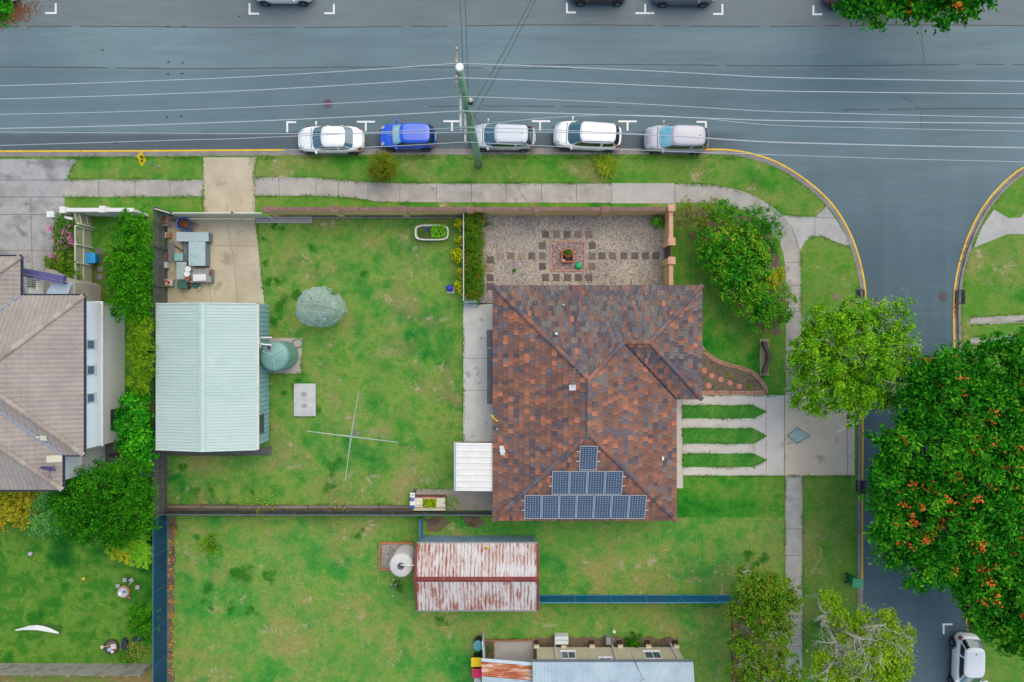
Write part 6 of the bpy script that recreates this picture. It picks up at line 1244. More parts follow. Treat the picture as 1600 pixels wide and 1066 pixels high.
t = thing('blue_bucket', 'upturned blue bucket on a small slab beside the white railing', 'bucket', tuple(P(703.5, 452))); c = P(703.2, 450.5); MB().lathe([(.24, .04), (.26, .08), (.22, .38), (.2, .42), (.01, .43)], c, 24).build('body', bluep, t, True); MB().lathe([(.11, .43), (.11, .445), (.01, .446)], c, 18).build('base_ring', bluep, t); c = P(704.5, 453.5); MB().bx(c.x - .26, c.x + .26, c.y - .22, c.y + .22, 0, .045).build('slab', conc_side, t)
# brick planter bench by the patio
bq = thing('brick_bench', 'brick bench with cream slab tops and a yellow green plant trough in its middle', 'planter', tuple(P(670, 783)))
x0, x1 = P(647.5, 0).x, P(697.5, 0).x; yA, yB = P(0, 773).y, P(0, 796).y
MB().bx(x0, x1, yB + .28, yA, 0, .42).build('base', nmat('brick_maroon', [C(106, 66, 60), C(132, 86, 78)], 4, .85, (10, .2)), bq); crs = nmat('cream_slab', [C(216, 206, 180), C(230, 222, 200)], 1.5, .8)
for a, b in ((648, 662), (683, 697)): MB().bx(P(a, 0).x, P(b, 0).x, P(0, 790).y, P(0, 775.5).y, .42, .49).build('slab_top', crs, bq)
MB().bx(x0, x1 - .05, yB, yB + .22, 0, .34).build('front_slab', crs, bq); MB().bx(P(662.5, 0).x, P(682.5, 0).x, P(0, 777.5).y, P(0, 774.5).y, .42, .52).build('trim', brick_pink, bq)
n = 600; p = np.stack([rng.uniform(P(663, 0).x, P(682.5, 0).x, n), rng.uniform(P(0, 790).y, P(0, 777).y, n), rng.uniform(.45, .62, n)], 1); leaves(p, rng.normal(size=(n, 3)) * .6 + [0, 0, 1], .1, .6, 'plants', leafmat('leaf_yellow', [C(70, 110, 16), C(136, 168, 20), C(206, 210, 40)]), bq)
for i, xx in enumerate((653.5, 658.5)): tag(MB().ball(P(xx, 788, .55), .085, 8).build('stone_ball', white_paint, None, True), ('outer' if i == 0 else 'inner') + ' white ball ornament on the cream slab of the brick bench', 'ornament')
st = thing('ladder_stand', 'blue and white slatted plastic stand beside the brick bench', 'stand', tuple(P(644, 782)))
for i, (yy, m_) in enumerate(((771.5, white_paint), (775.5, white_paint), (780, bluep), (785, white_paint), (788, white_paint), (792, flat('blue_mid', C(40, 110, 210), .4)))): MB().box(P(644.5, yy, .5), (.34, .13, .08)).build('slat', m_, st)
for xx in (642, 647): MB().box(P(xx, 781.5, .24), (.05, 1.0, .46)).build('side_rail', flat('stand_gray', C(190, 200, 206), .5), st)
MB().lathe([(.09, 0), (.12, .02), (.09, .04)], P(645.5, 780, .55), 18, cap=False).build('ring', white_paint, st)
potplant('round pale pot of drooping green plant on the concrete by the brick bench', 707, 782, .24, .34, flat('pot_pale', C(196, 190, 170), .7), leafmat('leaf_sage', [C(70, 120, 60), C(110, 152, 84), C(150, 180, 110)]), 160, .16, spread=2.0); potplant('small dark pot at the corner of the pad by the brick bench', 647.5, 767, .12, .2, flat('pot_dark', C(80, 60, 50), .7), L_gray, 20, .1)

# ------------------------------------------------------------------ trees, shrubs and plants
L_bright = leafmat('leaf_bright', [C(48, 114, 12), C(86, 150, 18), C(124, 180, 32), C(168, 202, 60)], .9, .22, 1.35)
L_tulip = leafmat('leaf_tulip', [C(10, 80, 8), C(28, 112, 16), C(58, 146, 26), C(122, 186, 46)], .7, .25, 1.3)
L_dark = leafmat('leaf_dark', [C(20, 92, 6), C(44, 122, 12), C(90, 160, 28)], .8, .25, 1.3)
L_hedge = leafmat('leaf_hedge', [C(20, 92, 8), C(52, 130, 14), C(100, 170, 28)], .8, .25, 1.4)
L_broad = leafmat('leaf_broad', [C(18, 106, 16), C(40, 142, 24), C(96, 180, 44)], .8, .25, 1.35)
L_olive = leafmat('leaf_olive', [C(74, 104, 30), C(106, 134, 44), C(136, 148, 62), C(150, 122, 66)], 1.1)
L_olive2 = leafmat('leaf_olive_dark', [C(50, 96, 18), C(84, 134, 28), C(122, 164, 44), C(150, 150, 60)], .9, .2, 1.1)
L_mixed = leafmat('leaf_mixed', [C(14, 90, 24), C(34, 122, 26), C(90, 156, 36), C(160, 168, 46)], .5)
L_lightg = leafmat('leaf_light', [C(66, 124, 26), C(110, 160, 40), C(150, 184, 66)], 1., .25, 1.3)
L_bamboo = leafmat('leaf_bamboo', [C(70, 124, 14), C(112, 160, 24), C(160, 186, 44)], .9, .25, 1.3)
L_feather = leafmat('leaf_feather', [C(60, 140, 66), C(104, 178, 92), C(150, 206, 124)], .9, .25, 1.3, .9)
L_golden = leafmat('leaf_golden', [C(90, 134, 20), C(172, 186, 40), C(216, 190, 70), C(196, 140, 76)], 1.2, .2, 1.15)
L_yel = leafmat('leaf_croton', [C(150, 150, 10), C(206, 200, 24), C(120, 140, 24), C(130, 50, 40)], 1.5)
F_or = leafmat('petal_orange', [C(206, 68, 38), C(232, 108, 58), C(240, 146, 84)], 2., .15, 1.15); F_red = leafmat('petal_red', [C(196, 50, 36), C(226, 84, 60)], 2., .15, 1.15); F_pink = leafmat('petal_pink', [C(216, 90, 170), C(240, 150, 206)], 2., .15, 1.15, 1.)
F_tip = leafmat('leaf_tip', [C(150, 96, 60), C(176, 126, 80)], 2., .15, 1.15)
G1 = 'trees over the side street'
tree('street_tree', 'round bright green street tree with bare twigs beside the driveway crossing', 'tree', [(1330, 562, 72, 7.6), (1276, 556, 38, 6), (1282, 606, 42, 6), (1335, 615, 38, 6), (1384, 596, 44, 6), (1398, 552, 38, 6), (1392, 512, 38, 6.2), (1345, 502, 36, 6.2), (1290, 512, 36, 6)], L_bright, (1272, 556), 38, .17, .6, .32, 32, bare=110, tr=.2)
tree('flowering_tree', 'dark green tree with few orange flowers, topmost of the clump over the side street', 'tree', [(1495, 622, 72, 8), (1570, 585, 62, 8.5), (1454, 604, 34, 7), (1444, 650, 33, 7), (1610, 640, 60, 8), (1540, 660, 60, 8.2), (1480, 575, 30, 7.5), (1625, 560, 50, 8)], L_tulip, (1490, 600), 34, .26, .45, .42, 26, flowers=(F_or, 26, 8, .14), tr=.22, group=G1)
tree('flowering_tree', 'dark green tree thickly dotted with orange flowers hanging over the side street', 'tree', [(1450, 715, 66, 8), (1520, 735, 80, 9), (1404, 764, 42, 7.5), (1422, 830, 47, 7.6), (1490, 820, 80, 8.6), (1555, 800, 60, 8.8), (1445, 885, 40, 7.4), (1406, 706, 30, 7), (1396, 850, 32, 7)], L_tulip, (1455, 750), 34, .26, .45, .42, 26, flowers=(F_or, 105, 11, .16), tr=.25, group=G1)
tree('flowering_tree', 'dark green tree with orange flowers above the white hatchback in the side street', 'tree', [(1565, 870, 70, 8), (1535, 905, 48, 7), (1620, 780, 70, 8.6), (1630, 900, 70, 8.4), (1560, 950, 44, 6.6), (1600, 975, 44, 6.6), (1545, 975, 22, 5.6), (1650, 1000, 60, 7.5), (1610, 720, 60, 8.6)], L_tulip, (1530, 830), 34, .26, .45, .42, 26, flowers=(F_or, 62, 11, .16), tr=.24, group=G1)
tree('flowering_tree', 'dark green tree with orange flowers overhanging the top of the main road', 'tree', [(1360, -6, 34, 7), (1396, 4, 32, 7), (1440, -16, 40, 7.4), (1488, 2, 36, 7), (1535, -8, 32, 6.8), (1430, -34, 44, 7.6), (1500, -34, 44, 7.6), (1342, -10, 26, 6.5)], L_tulip, (1450, -60), 26, .30, .45, .42, 24, flowers=(F_or, 40, 13, .17), tr=.24)
tree('street_tree', 'small bright leaved tree crown at the top left corner of the photo', 'tree', [(-6, 2, 24, 6), (-24, -14, 26, 6.4)], L_broad, (-20, -30), 28, .24, .5, .36, 24)
# half bare tree: big limbs, twigs and sparse yellow green tufts
hb = thing('bare_tree', 'half bare grey branched street tree with yellow green tufts over parked car', 'tree', tuple(P(1282, 965)))
b = P(1285, 975); fk = P(1290, 970, 2.6); mb = MB(); mb.tube([b, fk], [.22, .18], 9)
ends = [(1385, 975, 5.6), (1370, 1035, 6), (1330, 1060, 5.6), (1310, 1010, 5.2), (1405, 1010, 5.6), (1290, 1050, 5.), (1350, 1000, 6), (1345, 1090, 5.5), (1280, 948, 4.6)]
for q in ends:
    e = P(*q); mid = fk.lerp(e, .55) + Vector((rng.normal() * .25, rng.normal() * .25, .5)); mb.tube([fk, mid, e], [.12, .06, .02], 7)
    for k in range(8):
        s = fk.lerp(mid, rng.uniform(.4, 1)) if k < 2 else mid.lerp(e, rng.uniform(.1, 1)); twigs(mb, s, Vector(rng.normal(size=3)) * .8 + (e - fk).normalized() * .7 + Vector((0, 0, .25)), rng.uniform(.7, 1.3), .028, 2, .8)
mb.build('trunk', MATS['twig'], hb, True)
L_half = leafmat('leaf_half', [C(90, 134, 16), C(130, 168, 34), C(176, 196, 70)], 1., .25, 1.45)
p, q, _ = crown_points(lob([(1298, 938, 13, 4.8), (1302, 950, 10, 4.6), (1350, 962, 12, 5), (1384, 990, 20, 5.4), (1404, 1018, 22, 5.6), (1375, 1040, 28, 6), (1345, 1048, 26, 5.8), (1400, 1050, 26, 5.6), (1288, 1032, 15, 4.6), (1330, 1062, 22, 5.4), (1370, 1075, 34, 5.8), (1320, 1000, 10, 5), (1310, 965, 14, 4.8), (1418, 992, 12, 5), (1340, 985, 16, 5), (1365, 1010, 18, 5.4), (1300, 1065, 22, 5), (1388, 965, 12, 5)], .6), 125, .26, 20, -.3); leaves(p, q, .15, .5, 'crown', L_half, hb)
G2 = 'olive trees over the footpath'
tree('olive_tree', 'olive green tree with brownish tips at the end of the bright blue fence', 'tree', [(1180, 918, 30, 6), (1213, 932, 30, 6), (1168, 950, 24, 5.4), (1200, 965, 36, 6), (1232, 940, 18, 5), (1152, 958, 14, 4.6), (1215, 985, 26, 5.4)], L_olive2, (1180, 935), 62, .16, .5, .28, 28, flowers=(F_tip, 24, 6, .1), bare=14, tr=.15, group=G2)
tree('olive_tree', 'sparser olive tree with grey twigs at the bottom edge beside the footpath', 'tree', [(1168, 1020, 26, 5.4), (1180, 1050, 32, 5.8), (1222, 1048, 30, 5.2), (1200, 1085, 40, 5.8), (1150, 1000, 14, 4.6), (1238, 1072, 24, 5), (1160, 1075, 24, 5)], L_olive2, (1185, 1040), 50, .16, .5, .26, 24, flowers=(F_tip, 16, 6, .1), bare=40, tr=.14, group=G2)
# shrubs at the corner of the front garden
def shrub(lab, lobes, lm, base, dens=60, ln=.14, wd=.5, clump=.24, per=22, name='shrub', group=None, flowers=None, cat='shrub', rag=.2, fl=.8, bare=0): return tree(name, lab, cat, lobes, lm, base, dens, ln, wd, clump, per, tr=.06, group=group, flat_=fl, flowers=flowers, trunk_name='stem', crown_name='foliage', rag=rag, bare=bare, low=-.5)
shrub('small round olive shrub growing against the corner pier of the ochre wall', [(1066, 338, 13, 2.2), (1080, 330, 13, 2.4), (1066, 352, 10, 1.8), (1072, 318, 11, 2.6)], L_olive, (1072, 340), 80, .09, clump=.16)
shrub('pale green ball shaped shrub nearest the timber gate in the front garden corner', [(1089, 350, 14, 2.2), (1094, 358, 11, 2)], L_lightg, (1092, 353), 110, .08, clump=.14, rag=.08)
shrub('brownish green shrub beside the ochre wall top in the front garden corner', [(1104, 338, 15, 2.5), (1108, 318, 12, 2.6), (1116, 345, 13, 2.5)], L_olive, (1104, 342), 80, .1, clump=.18)
shrub('dark leafy shrub between brownish shrub and bright fine leaved shrub near the footpath', [(1132, 340, 20, 2.8), (1150, 352, 18, 2.8), (1138, 322, 14, 2.6)], L_mixed, (1132, 345), 60, .13)
shrub('bright green fine leaved shrub at the curve of the footpath', [(1196, 345, 22, 3.2), (1178, 340, 20, 3), (1208, 366, 18, 3), (1185, 362, 20, 3.2), (1200, 390, 18, 2.9)], L_hedge, (1185, 358), 90, .08, clump=.2, per=30)
shrub('large dark green shrub with yellowish tips filling the middle of the front corner', [(1118, 380, 24, 3.2), (1140, 395, 32, 3.6), (1108, 400, 16, 2.6), (1160, 415, 32, 3.6), (1150, 440, 28, 3.4), (1180, 395, 24, 3.3), (1130, 425, 22, 3), (1185, 430, 22, 3.2), (1165, 372, 24, 3.3)], L_mixed, (1145, 408), 48, .19, .55, .3, flowers=(L_lightg, 60, 8, .15))
shrub('leafy green shrub with round clumps above the brown bench', [(1172, 472, 24, 3), (1195, 465, 26, 3.2), (1188, 497, 20, 2.7), (1212, 490, 22, 2.8), (1178, 455, 20, 3)], L_mixed, (1182, 470), 55, .16, .55, .26, flowers=(L_lightg, 24, 8, .13))
shrub('light green shrub leaning out over the footpath near the round street tree', [(1232, 470, 12, 2.6), (1228, 490, 12, 2.4), (1224, 452, 12, 2.6)], L_lightg, (1212, 480), 70, .11, clump=.18)
shrub('bright yellow croton shrub at the footpath edge of the front corner', [(1206, 436, 14, 2.8), (1215, 428, 10, 2.6)], leafmat('leaf_gold', [C(110, 140, 20), C(176, 180, 20), C(206, 200, 40)], 1.5, .2, 1.2), (1200, 438), 90, .14, .5, .18)
# verge bushes
shrub('round olive red bush on the verge behind the white sedan and blue hatchback', [(597, 259, 22, 1.9), (591, 262, 15, 1.5), (604, 264, 15, 1.5)], leafmat('leaf_round', [C(50, 82, 12), C(92, 116, 24), C(132, 136, 36), C(128, 92, 34)], 1.4), (598, 261), 190, .09, .4, .18, rag=.12)
mb = MB(); c = P(946.5, 261)
for k in range(70): tuft(mb, c + Vector((rng.normal() * .22, rng.normal() * .26, 0)), 5, .5 + .3 * random.random(), .018, .5, 1.6)
tag(mb.build('grass_bush', leafmat('leaf_wispy', [C(90, 120, 24), C(130, 156, 40), C(160, 160, 60)], 2.), None), 'wispy yellow green bush on the verge in front of the large white wagon', 'bush')
# hedge with red flowers beside the pebble courtyard
hd_ = thing('flowering_hedge', 'dense green hedge with small red flowers between white railing and pebble courtyard', 'hedge', tuple(P(741, 402)))
L = lob([(740, 336 + 9.5 * k, 14.5 + 2 * math.sin(k * 1.7), 1.15 + .15 * math.sin(k * 2.3)) for k in range(14)], .7); p, q, cl_ = crown_points(L, 110, .2, 22, -.3, .2, .16); leaves(p, q, .13, .35, 'foliage', L_dark if 0 else leafmat('leaf_ixora', [C(30, 80, 14), C(64, 118, 26), C(104, 146, 44), C(120, 96, 50)], .9), hd_)
ks = rng.choice(len(cl_), 120); fp = np.repeat(cl_[ks] + np.array([0, 0, .14]), 4, 0) + rng.normal(size=(480, 3)) * .05; kind(leaves(fp, rng.normal(size=(480, 3)) * .5 + [0, 0, 1], .07, .7, 'flowers', F_red, hd_), 'stuff')
mb = MB()
for k in range(14): c = P(741 + rng.normal() * 2, 338 + 9.6 * k); mb.tube([c, c + Vector((.1, .05, .5)), c + Vector((-.1, .1, .9))], [.03, .02, .008], 5)
mb.build('stems', MATS['bark'], hd_)
for i, (x, y, r) in enumerate(((717, 350, 7), (718, 377, 6), (714.5, 400, 9), (718.5, 427, 6.5), (718, 448, 8.5))):
    shrub(['yellow croton plant nearest the ochre wall along the white railing', 'small yellow croton second from the ochre wall along the white railing', 'largest yellow and red croton halfway along the white railing', 'small yellow croton second from the blue bucket end of the railing', 'yellow croton beside the blue bucket at the white railing'][i], [(x, y, r, .9), (x + 3, y + 4, r * .7, .8), (x + 2, y - 4, r * .7, .8)], L_yel, (x + 3, y), 150, .17, .4, .14, 12, 'croton', 'crotons along the white railing', cat='plant')
# neighbour side
tree('hedge_tree', 'tall dense bright green hedge tree beside the concrete yard and cream fence', 'hedge', [(203, 352, 24, 3.6), (198, 382, 27, 4), (194, 416, 28, 4), (198, 452, 31, 4.2), (202, 480, 28, 4), (215, 400, 19, 3.8), (216, 440, 19, 3.9), (218, 362, 15, 3.2), (192, 440, 24, 3.6)], L_hedge, (225, 420), 50, .15, .55, .28, 30, tr=.1)
shrub('yellow green bamboo like hedge between the two storey house and mint shed', [(217, 508, 18, 3.6), (219, 528, 17, 3.6), (217, 550, 18, 3.6), (220, 574, 17, 3.6), (217, 598, 17, 3.4)], L_bamboo, (235, 550), 60, .2, .22, .26, 24, 'bamboo', cat='bamboo')
shrub('broad leaved bright green shrub row at the back corner of two storey house', [(208, 634, 22, 3.2), (203, 662, 25, 3.2), (208, 694, 25, 3.2), (213, 722, 21, 3), (218, 655, 16, 3), (220, 690, 16, 3)], L_broad, (225, 680), 48, .24, .6, .26, 22)
tree('leafy_tree', 'large dark green tree below the taupe roof corner at the garden edge', 'tree', [(150, 775, 42, 5), (118, 785, 38, 4.8), (188, 775, 40, 5), (150, 812, 36, 4.6), (196, 812, 38, 4.6), (210, 770, 26, 4.4), (98, 800, 26, 4.2), (120, 822, 24, 3.8), (214, 800, 22, 4), (178, 838, 22, 3.4), (170, 750, 30, 4.6), (205, 745, 24, 4)], L_dark, (180, 770), 40, .17, .5, .32, 28, tr=.16)
shrub('golden orange leaved shrub at the left edge of the lush garden', [(14, 792, 26, 2.8), (36, 806, 20, 2.4), (-6, 806, 24, 2.6), (24, 776, 18, 2.6), (48, 785, 16, 2.6)], L_golden, (30, 790), 56, .18, .5, .24)
shrub('pale feathery green shrub between golden shrub and large dark tree', [(70, 800, 24, 2.8), (86, 815, 18, 2.4), (60, 822, 15, 2), (80, 782, 20, 2.8), (46, 826, 10, 1.6)], L_feather, (75, 795), 70, .2, .22, .26, 22)
pk = shrub('bush with pink flowers growing between grey drive and cream slatted fence', [(95, 340, 13, 1.8), (92, 362, 16, 2), (104, 380, 14, 2), (96, 392, 15, 1.9), (108, 352, 12, 1.9)], L_mid, (103, 365), 75, .12, .45, .2, flowers=(F_pink, 55, 8, .085))
shrub('leafy green bush below the pink flowers at the purple porch beam', [(98, 410, 19, 2.2), (106, 428, 15, 2.2), (84, 412, 15, 1.8), (76, 405, 8, 1.5)], L_olive2, (104, 412), 75, .14, .45, .22)
for x, y, r, lab, lm_ in ((221, 835, 30, 'pale lime tree fern next to the dark blue fence top', L_lime), (232, 860, 24, 'smaller lime fern below the tree fern at dark blue fence', L_lime), (203, 850, 25, 'yellowish fern on the garden side of the lime tree ferns', leafmat('leaf_yfern', [C(120, 140, 24), C(170, 176, 50), C(190, 170, 60)]))):
    c = P(x, y); t = thing('tree_fern', lab, 'fern', tuple(c)); MB().tube([c, c + Vector((0, 0, .9))], [.09, .06], 8).build('stem', MATS['bark'], t); frond_plant(c + Vector((0, 0, .9)), 11, r * S * .95, lm_, t)
mb = MB(); c = P(219.5, 877)
for k in range(5): tuft(mb, c + Vector((rng.normal() * .13, rng.normal() * .13, .15)), 11, .42, .035, .5, .9)
tag(mb.build('cordyline', leafmat('leaf_magenta', [C(120, 16, 66), C(170, 30, 96), C(206, 60, 130)], 2., .2, 1.2, 1.)), 'magenta strap leaved cordyline beside the dark blue fence', 'plant')
shrub('loose green shrub against the dark blue fence above the planter tub', [(222, 968, 20, 1.9), (212, 980, 14, 1.6), (228, 985, 16, 1.7), (216, 955, 12, 1.5), (232, 955, 10, 1.6)], L_hedge, (225, 970), 55, .15, .5, .22)
weed('straggly dry brown weed patch below the loose shrub at the blue fence', 214, 1018, 1.1, leafmat('leaf_dry', [C(130, 120, 60), C(160, 140, 90), C(110, 130, 60)]), 'weed_patch', 220, .16); weed('small green weeds in front of the grey paling fence by the tub', 197, 1024, .7, L_mid, 'weed_patch', 160, .12)
shrub('small sparse lemon tree with yellow green leaves on the pale lower lawn', [(326, 848, 13, 1.5), (320, 856, 9, 1.2), (333, 857, 9, 1.2)], L_bamboo, (325, 851), 60, .14, .45, .2, 14)
shrub('small dark bush with white blooms below the cream rainwater tank', [(620, 917, 8, .7), (626, 920, 6, .6), (616, 913, 5, .5)], L_mid, (621, 917), 120, .1, .4, .12, 12, flowers=(flat('petal_white', C(236, 230, 224), .7), 5, 7, .06))
c = P(616, 916); tag(MB().ball(c + Vector((0, 0, .1)), .16, 7, .8).build('pale_rock', MATS['rock_white'], None, True), 'pale rock beside the small dark bush with white blooms', 'rock')
weed('yellow green creeping plant on the sleeper edging near the dark grey paling fence', 405, 797, 1.5, L_yel, 'creeper', 260, .1); weed('yellow green creeping plant on the sleeper edging halfway to the brick bench', 530, 797, 1.1, L_yel, 'creeper', 150, .1)
shrub('dark green low shrub among the stumps of the cream clad house', [(991, 1002, 11, .6), (985, 1006, 8, .5)], L_dark, (990, 1002), 90, .14, .4, .14)
weed('brown green weeds in the small courtyard bed beside the brick edging', 764, 1016, .5, L_mid, 'weed_patch', 80, .12)
# clover patches in the lawns and leaf litter: countless small leaves
def scatter(name, spots, dens, ln, lm):
    P_ = []
    for x, y, r in spots:
        c = P(x, y); n = int(dens * r * r); k = rng.normal(size=(6, 2)) * r * S * .45; cen = k[rng.integers(0, 6, n)]
        xy = cen + rng.normal(size=(n, 2)) * r * S * .28; P_.append(np.column_stack([c.x + xy[:, 0], c.y + xy[:, 1], rng.uniform(.012, .03, n)]))
    p = np.concatenate(P_); return kind(leaves(p, rng.normal(size=p.shape) * .16 + [0, 0, 1], ln, .7, name, lm), 'stuff')
scatter('clover', [(428, 352, 6), (442, 358, 5), (412, 374, 4), (487, 388, 5), (416, 410, 5), (420, 440, 8), (436, 438, 8), (440, 478, 14), (462, 462, 10), (430, 500, 10), (520, 735, 9), (514, 762, 9), (526, 722, 7), (446, 612, 7), (284, 728, 9), (308, 770, 8), (330, 766, 7), (394, 768, 5), (358, 784, 6), (470, 590, 7), (496, 640, 5), (568, 426, 6)], 4, .06, leafmat('leaf_clover', [C(40, 122, 38), C(52, 136, 46), C(74, 148, 56)], 2., .1, 1.))
scatter('clover', [(326, 918, 10), (330, 950, 5), (362, 950, 8), (318, 938, 5), (380, 900, 14), (390, 955, 8), (372, 895, 14), (420, 900, 10), (328, 845, 9), (310, 840, 6), (1170, 868, 10), (1195, 872, 9), (560, 835, 8), (690, 968, 9), (1180, 880, 6)], 4, .06, MATS['leaf_clover'])
L_edge = leafmat('leaf_edge', [C(50, 124, 36), C(84, 142, 50), C(120, 152, 70)], 1.5, .1, 1.)
def edge_grass(lines, dens, z=.02, wid=.075):
    P_ = []
    for ln_ in lines:
        q = [P(*a) for a in ln_]
        for a, b in zip(q[:-1], q[1:]):
            n = int((b - a).length * dens); t = rng.random(n) ** 1; den = (np.sin(t * (b - a).length * 1.7 + a.x) + 1.3) / 2.3 > rng.random(n) * .9
            d = (b - a).normalized(); o = rng.normal(size=n) * wid; xy = np.array(a)[None, :2] + np.outer(t, np.array(b - a)[:2]) + np.outer(o, [-d.y, d.x]); P_.append(np.column_stack([xy, rng.uniform(.01, .05, n) + z])[den])
    p = np.concatenate(P_); return kind(leaves(p, rng.normal(size=p.shape) * .5 + [0, 0, 1], .085, .4, 'grass', L_edge), 'stuff')
ed = [[(100, 281), (318, 281)], [(98, 308), (318, 307)], [(396, 278), (480, 277.5), (530, 281), (570, 285), (955, 287)], [(396, 306), (490, 306), (540, 308), (590, 315), (640, 316)], [(1227, 745), (1227, 1066)], [(1254, 745), (1254, 1066)], [(1251, 395), (1252, 500)], [(1054, 287), (1108, 289), (1150, 296), (1180, 307), (1205, 322), (1222, 336), (1274, 339)],
      [(724, 474), (724, 692)], [(645, 764), (711, 764)], [(401, 345), (414, 478)], [(402, 248), (397, 262), (397, 330)], [(318, 248), (318, 330)], [(459, 599), (494, 599), (494, 651), (459, 651), (459, 599)], [(472, 528), (472, 584), (421, 584)], [(120, 249), (103, 283)], [(264, 712), (424, 712)], [(1067, 744), (1222, 744)], [(1100, 617.5), (1222, 617.5)], [(1228, 744), (1330, 744)],
      [(1262, 371), (1283, 369), (1328, 386)], [(1291, 322), (1274, 339)], [(594, 846), (646, 846)], [(592, 848), (592, 890), (615, 890)], [(771, 998), (833, 998)], [(105, 247), (316, 247)], [(402, 247), (1150, 247)], [(424, 339), (722, 339)], [(263, 789), (645, 789)], [(245, 1000), (245, 830)], [(842, 931), (1140, 931)], [(421, 590), (421, 700)], [(1516, 496), (1600, 490)], [(1516, 508), (1600, 502)], [(1516, 528), (1600, 522)], [(1516, 539), (1600, 533)]]
for y0, y1 in ((633, 654), (669, 693.5), (708.5, 730)):
    m_ = (y0 + y1) / 2; ed.append([(1066.5, y0), (1177, y0), (1198, m_), (1177, y1), (1066.5, y1), (1066.5, y0)])
edge_grass(ed, 70)
for K, dd in ((KA, .52), (KB, .52)):
    q = offset(K, dd); q = [(p_.x / S + 800, 533 - p_.y / S) for p_ in q]; edge_grass([[p_ for p_ in q if -40 < p_[0] < 1640 and -20 < p_[1] < 1090]], 30)
L_lit = leafmat('leaf_litter', [C(120, 78, 52), C(176, 122, 80), C(206, 160, 112)], 3., .05)
scatter('leaf_litter', [(268, 830 + 22 * k, 8) for k in range(11)], .45, .12, L_lit)
L_lit2 = leafmat('leaf_litter_brown', [C(96, 58, 44), C(130, 78, 58), C(110, 74, 60)], 3., .05)
xs_ = np.abs(rng.normal(0, 26, 3000)); ys_ = 20 + rng.normal(0, 10, 3000) - xs_ * .12; pp_ = np.array([P(a, b_y, 0) for a, b_y in zip(xs_ - 8, ys_)]); pp_[:, 2] = -.105; kind(leaves(pp_, rng.normal(size=pp_.shape) * .25 + [0, 0, 1], .085, .6, 'leaf_litter', L_lit2), 'stuff')
for (x, y, n, rx, ry) in ((1500, 482, 260, 5, 8), (1503, 540, 120, 3, 16), (1509, 400, 60, 4, 14), (1508, 970, 60, 3, 30), (1343, 690, 60, 2, 40)):
    q = np.array([P(x + a * rx, y + b_y * ry, 0) for a, b_y in rng.normal(size=(n, 2))]); q[:, 2] = -.09 if x > 1400 else -.10; kind(leaves(q, rng.normal(size=q.shape) * .25 + [0, 0, 1], .09, .5, 'leaf_litter', L_lit2), 'stuff')

# ------------------------------------------------------------------ clutter in the concrete yard
U = lambda v_: 235 + v_ / 6.4636
Vv = lambda v_: 320 + v_ / 6.4636
def gbox(name, lab, cat, x0, x1, y0, y1, h, m, lidm=None, inset=.03, seams=0, label_top='lid'):
    a, b = P(U(x0), Vv(y1), h), P(U(x1), Vv(y0), h); c = a.lerp(b, .5); w, d = abs(b.x - a.x), abs(b.y - a.y); t = thing(name, lab, cat, (c.x, c.y, 0.02))
    MB().rbox((c.x, c.y, h * .48), (w - inset, d - inset, h * .92), .025).build('body', m, t); lo = MB().rbox((c.x, c.y, h - .03), (w, d, .07), .02).build(label_top, lidm or m, t)
    for s in range(seams): y = c.y + d * ((s + 1) / (seams + 1) - .5); MB().bx(c.x - w / 2 + .03, c.x + w / 2 - .03, y - .012, y + .012, h + .004, h + .014).build('seam', iron, lo)
    return t
grey_sheet = nmat('grey_sheet', [C(164, 186, 194), C(184, 204, 210), C(174, 194, 202)], 1.6, .55, (9, .07), stain=(C(128, 140, 144), 2.2, .62)); grey_side = flat('grey_side', C(128, 138, 146), .6)
ply = nmat('ply', [C(176, 164, 146), C(194, 182, 164)], 1.4, .85, (14, .1))
mb = MB(); c = P(293.5, 351.5, .0); mb.add([P(277, 342, .04), P(311, 344, .03), P(307.5, 364, .04), P(281, 361, .05)] + [P(277, 342, .02), P(311, 344, .012), P(307.5, 364, .02), P(281, 361, .025)], [(0, 3, 2, 1), (4, 5, 6, 7), (0, 1, 5, 4), (1, 2, 6, 5), (2, 3, 7, 6), (3, 0, 4, 7)]); tag(mb.build('plywood_sheet', ply), 'sheet of plywood lying under the blue wheelbarrow', 'sheet')
wb = thing('wheelbarrow', 'blue wheelbarrow full of rust brown dirt in the concrete yard corner', 'wheelbarrow', tuple(P(288, 350)))
bs = flat('barrow_blue', C(44, 122, 210), .4); cb = P(287.5, 350, .5); ax = Vector((.93, -.36, 0)).normalized(); ay = Vector((-ax.y, ax.x, 0))
def oring(kx, ky, z, dx=0): return [cb + ax * (dx + kx * math.copysign(abs(math.cos(a)) ** .6, math.cos(a))) + ay * ky * math.copysign(abs(math.sin(a)) ** .6, math.sin(a)) + Vector((0, 0, z)) for a in [2 * math.pi * i / 30 for i in range(30)]]
MB().loft([oring(.34, .22, -.25), oring(.54, .40, .0), oring(.58, .44, .02), oring(.55, .41, .03), oring(.48, .34, -.02)], True, False).build('tray', bs, wb, True)
MB().loft([oring(.50, .36, -.03), oring(.3, .2, .03), oring(.05, .03, .05)], True, True).build('dirt', nmat('rust_dirt', [C(110, 66, 44), C(140, 88, 60)], 6, .95, (20, .2), .5), wb, True)
for s in (-1, 1): MB().tube([cb - ax * .85 + ay * s * .06 + Vector((0, 0, -.3)), cb + ax * .3 + ay * s * .27 + Vector((0, 0, -.26)), cb + ax * 1.05 + ay * s * .30 + Vector((0, 0, .02))], .02, 7).build('handle', iron, wb)
mb = MB(); wc = cb - ax * .78 + Vector((0, 0, -.31)); mb.tube([wc - ay * .05, wc + ay * .05], .18, 18); mb.build('wheel', dark, wb)
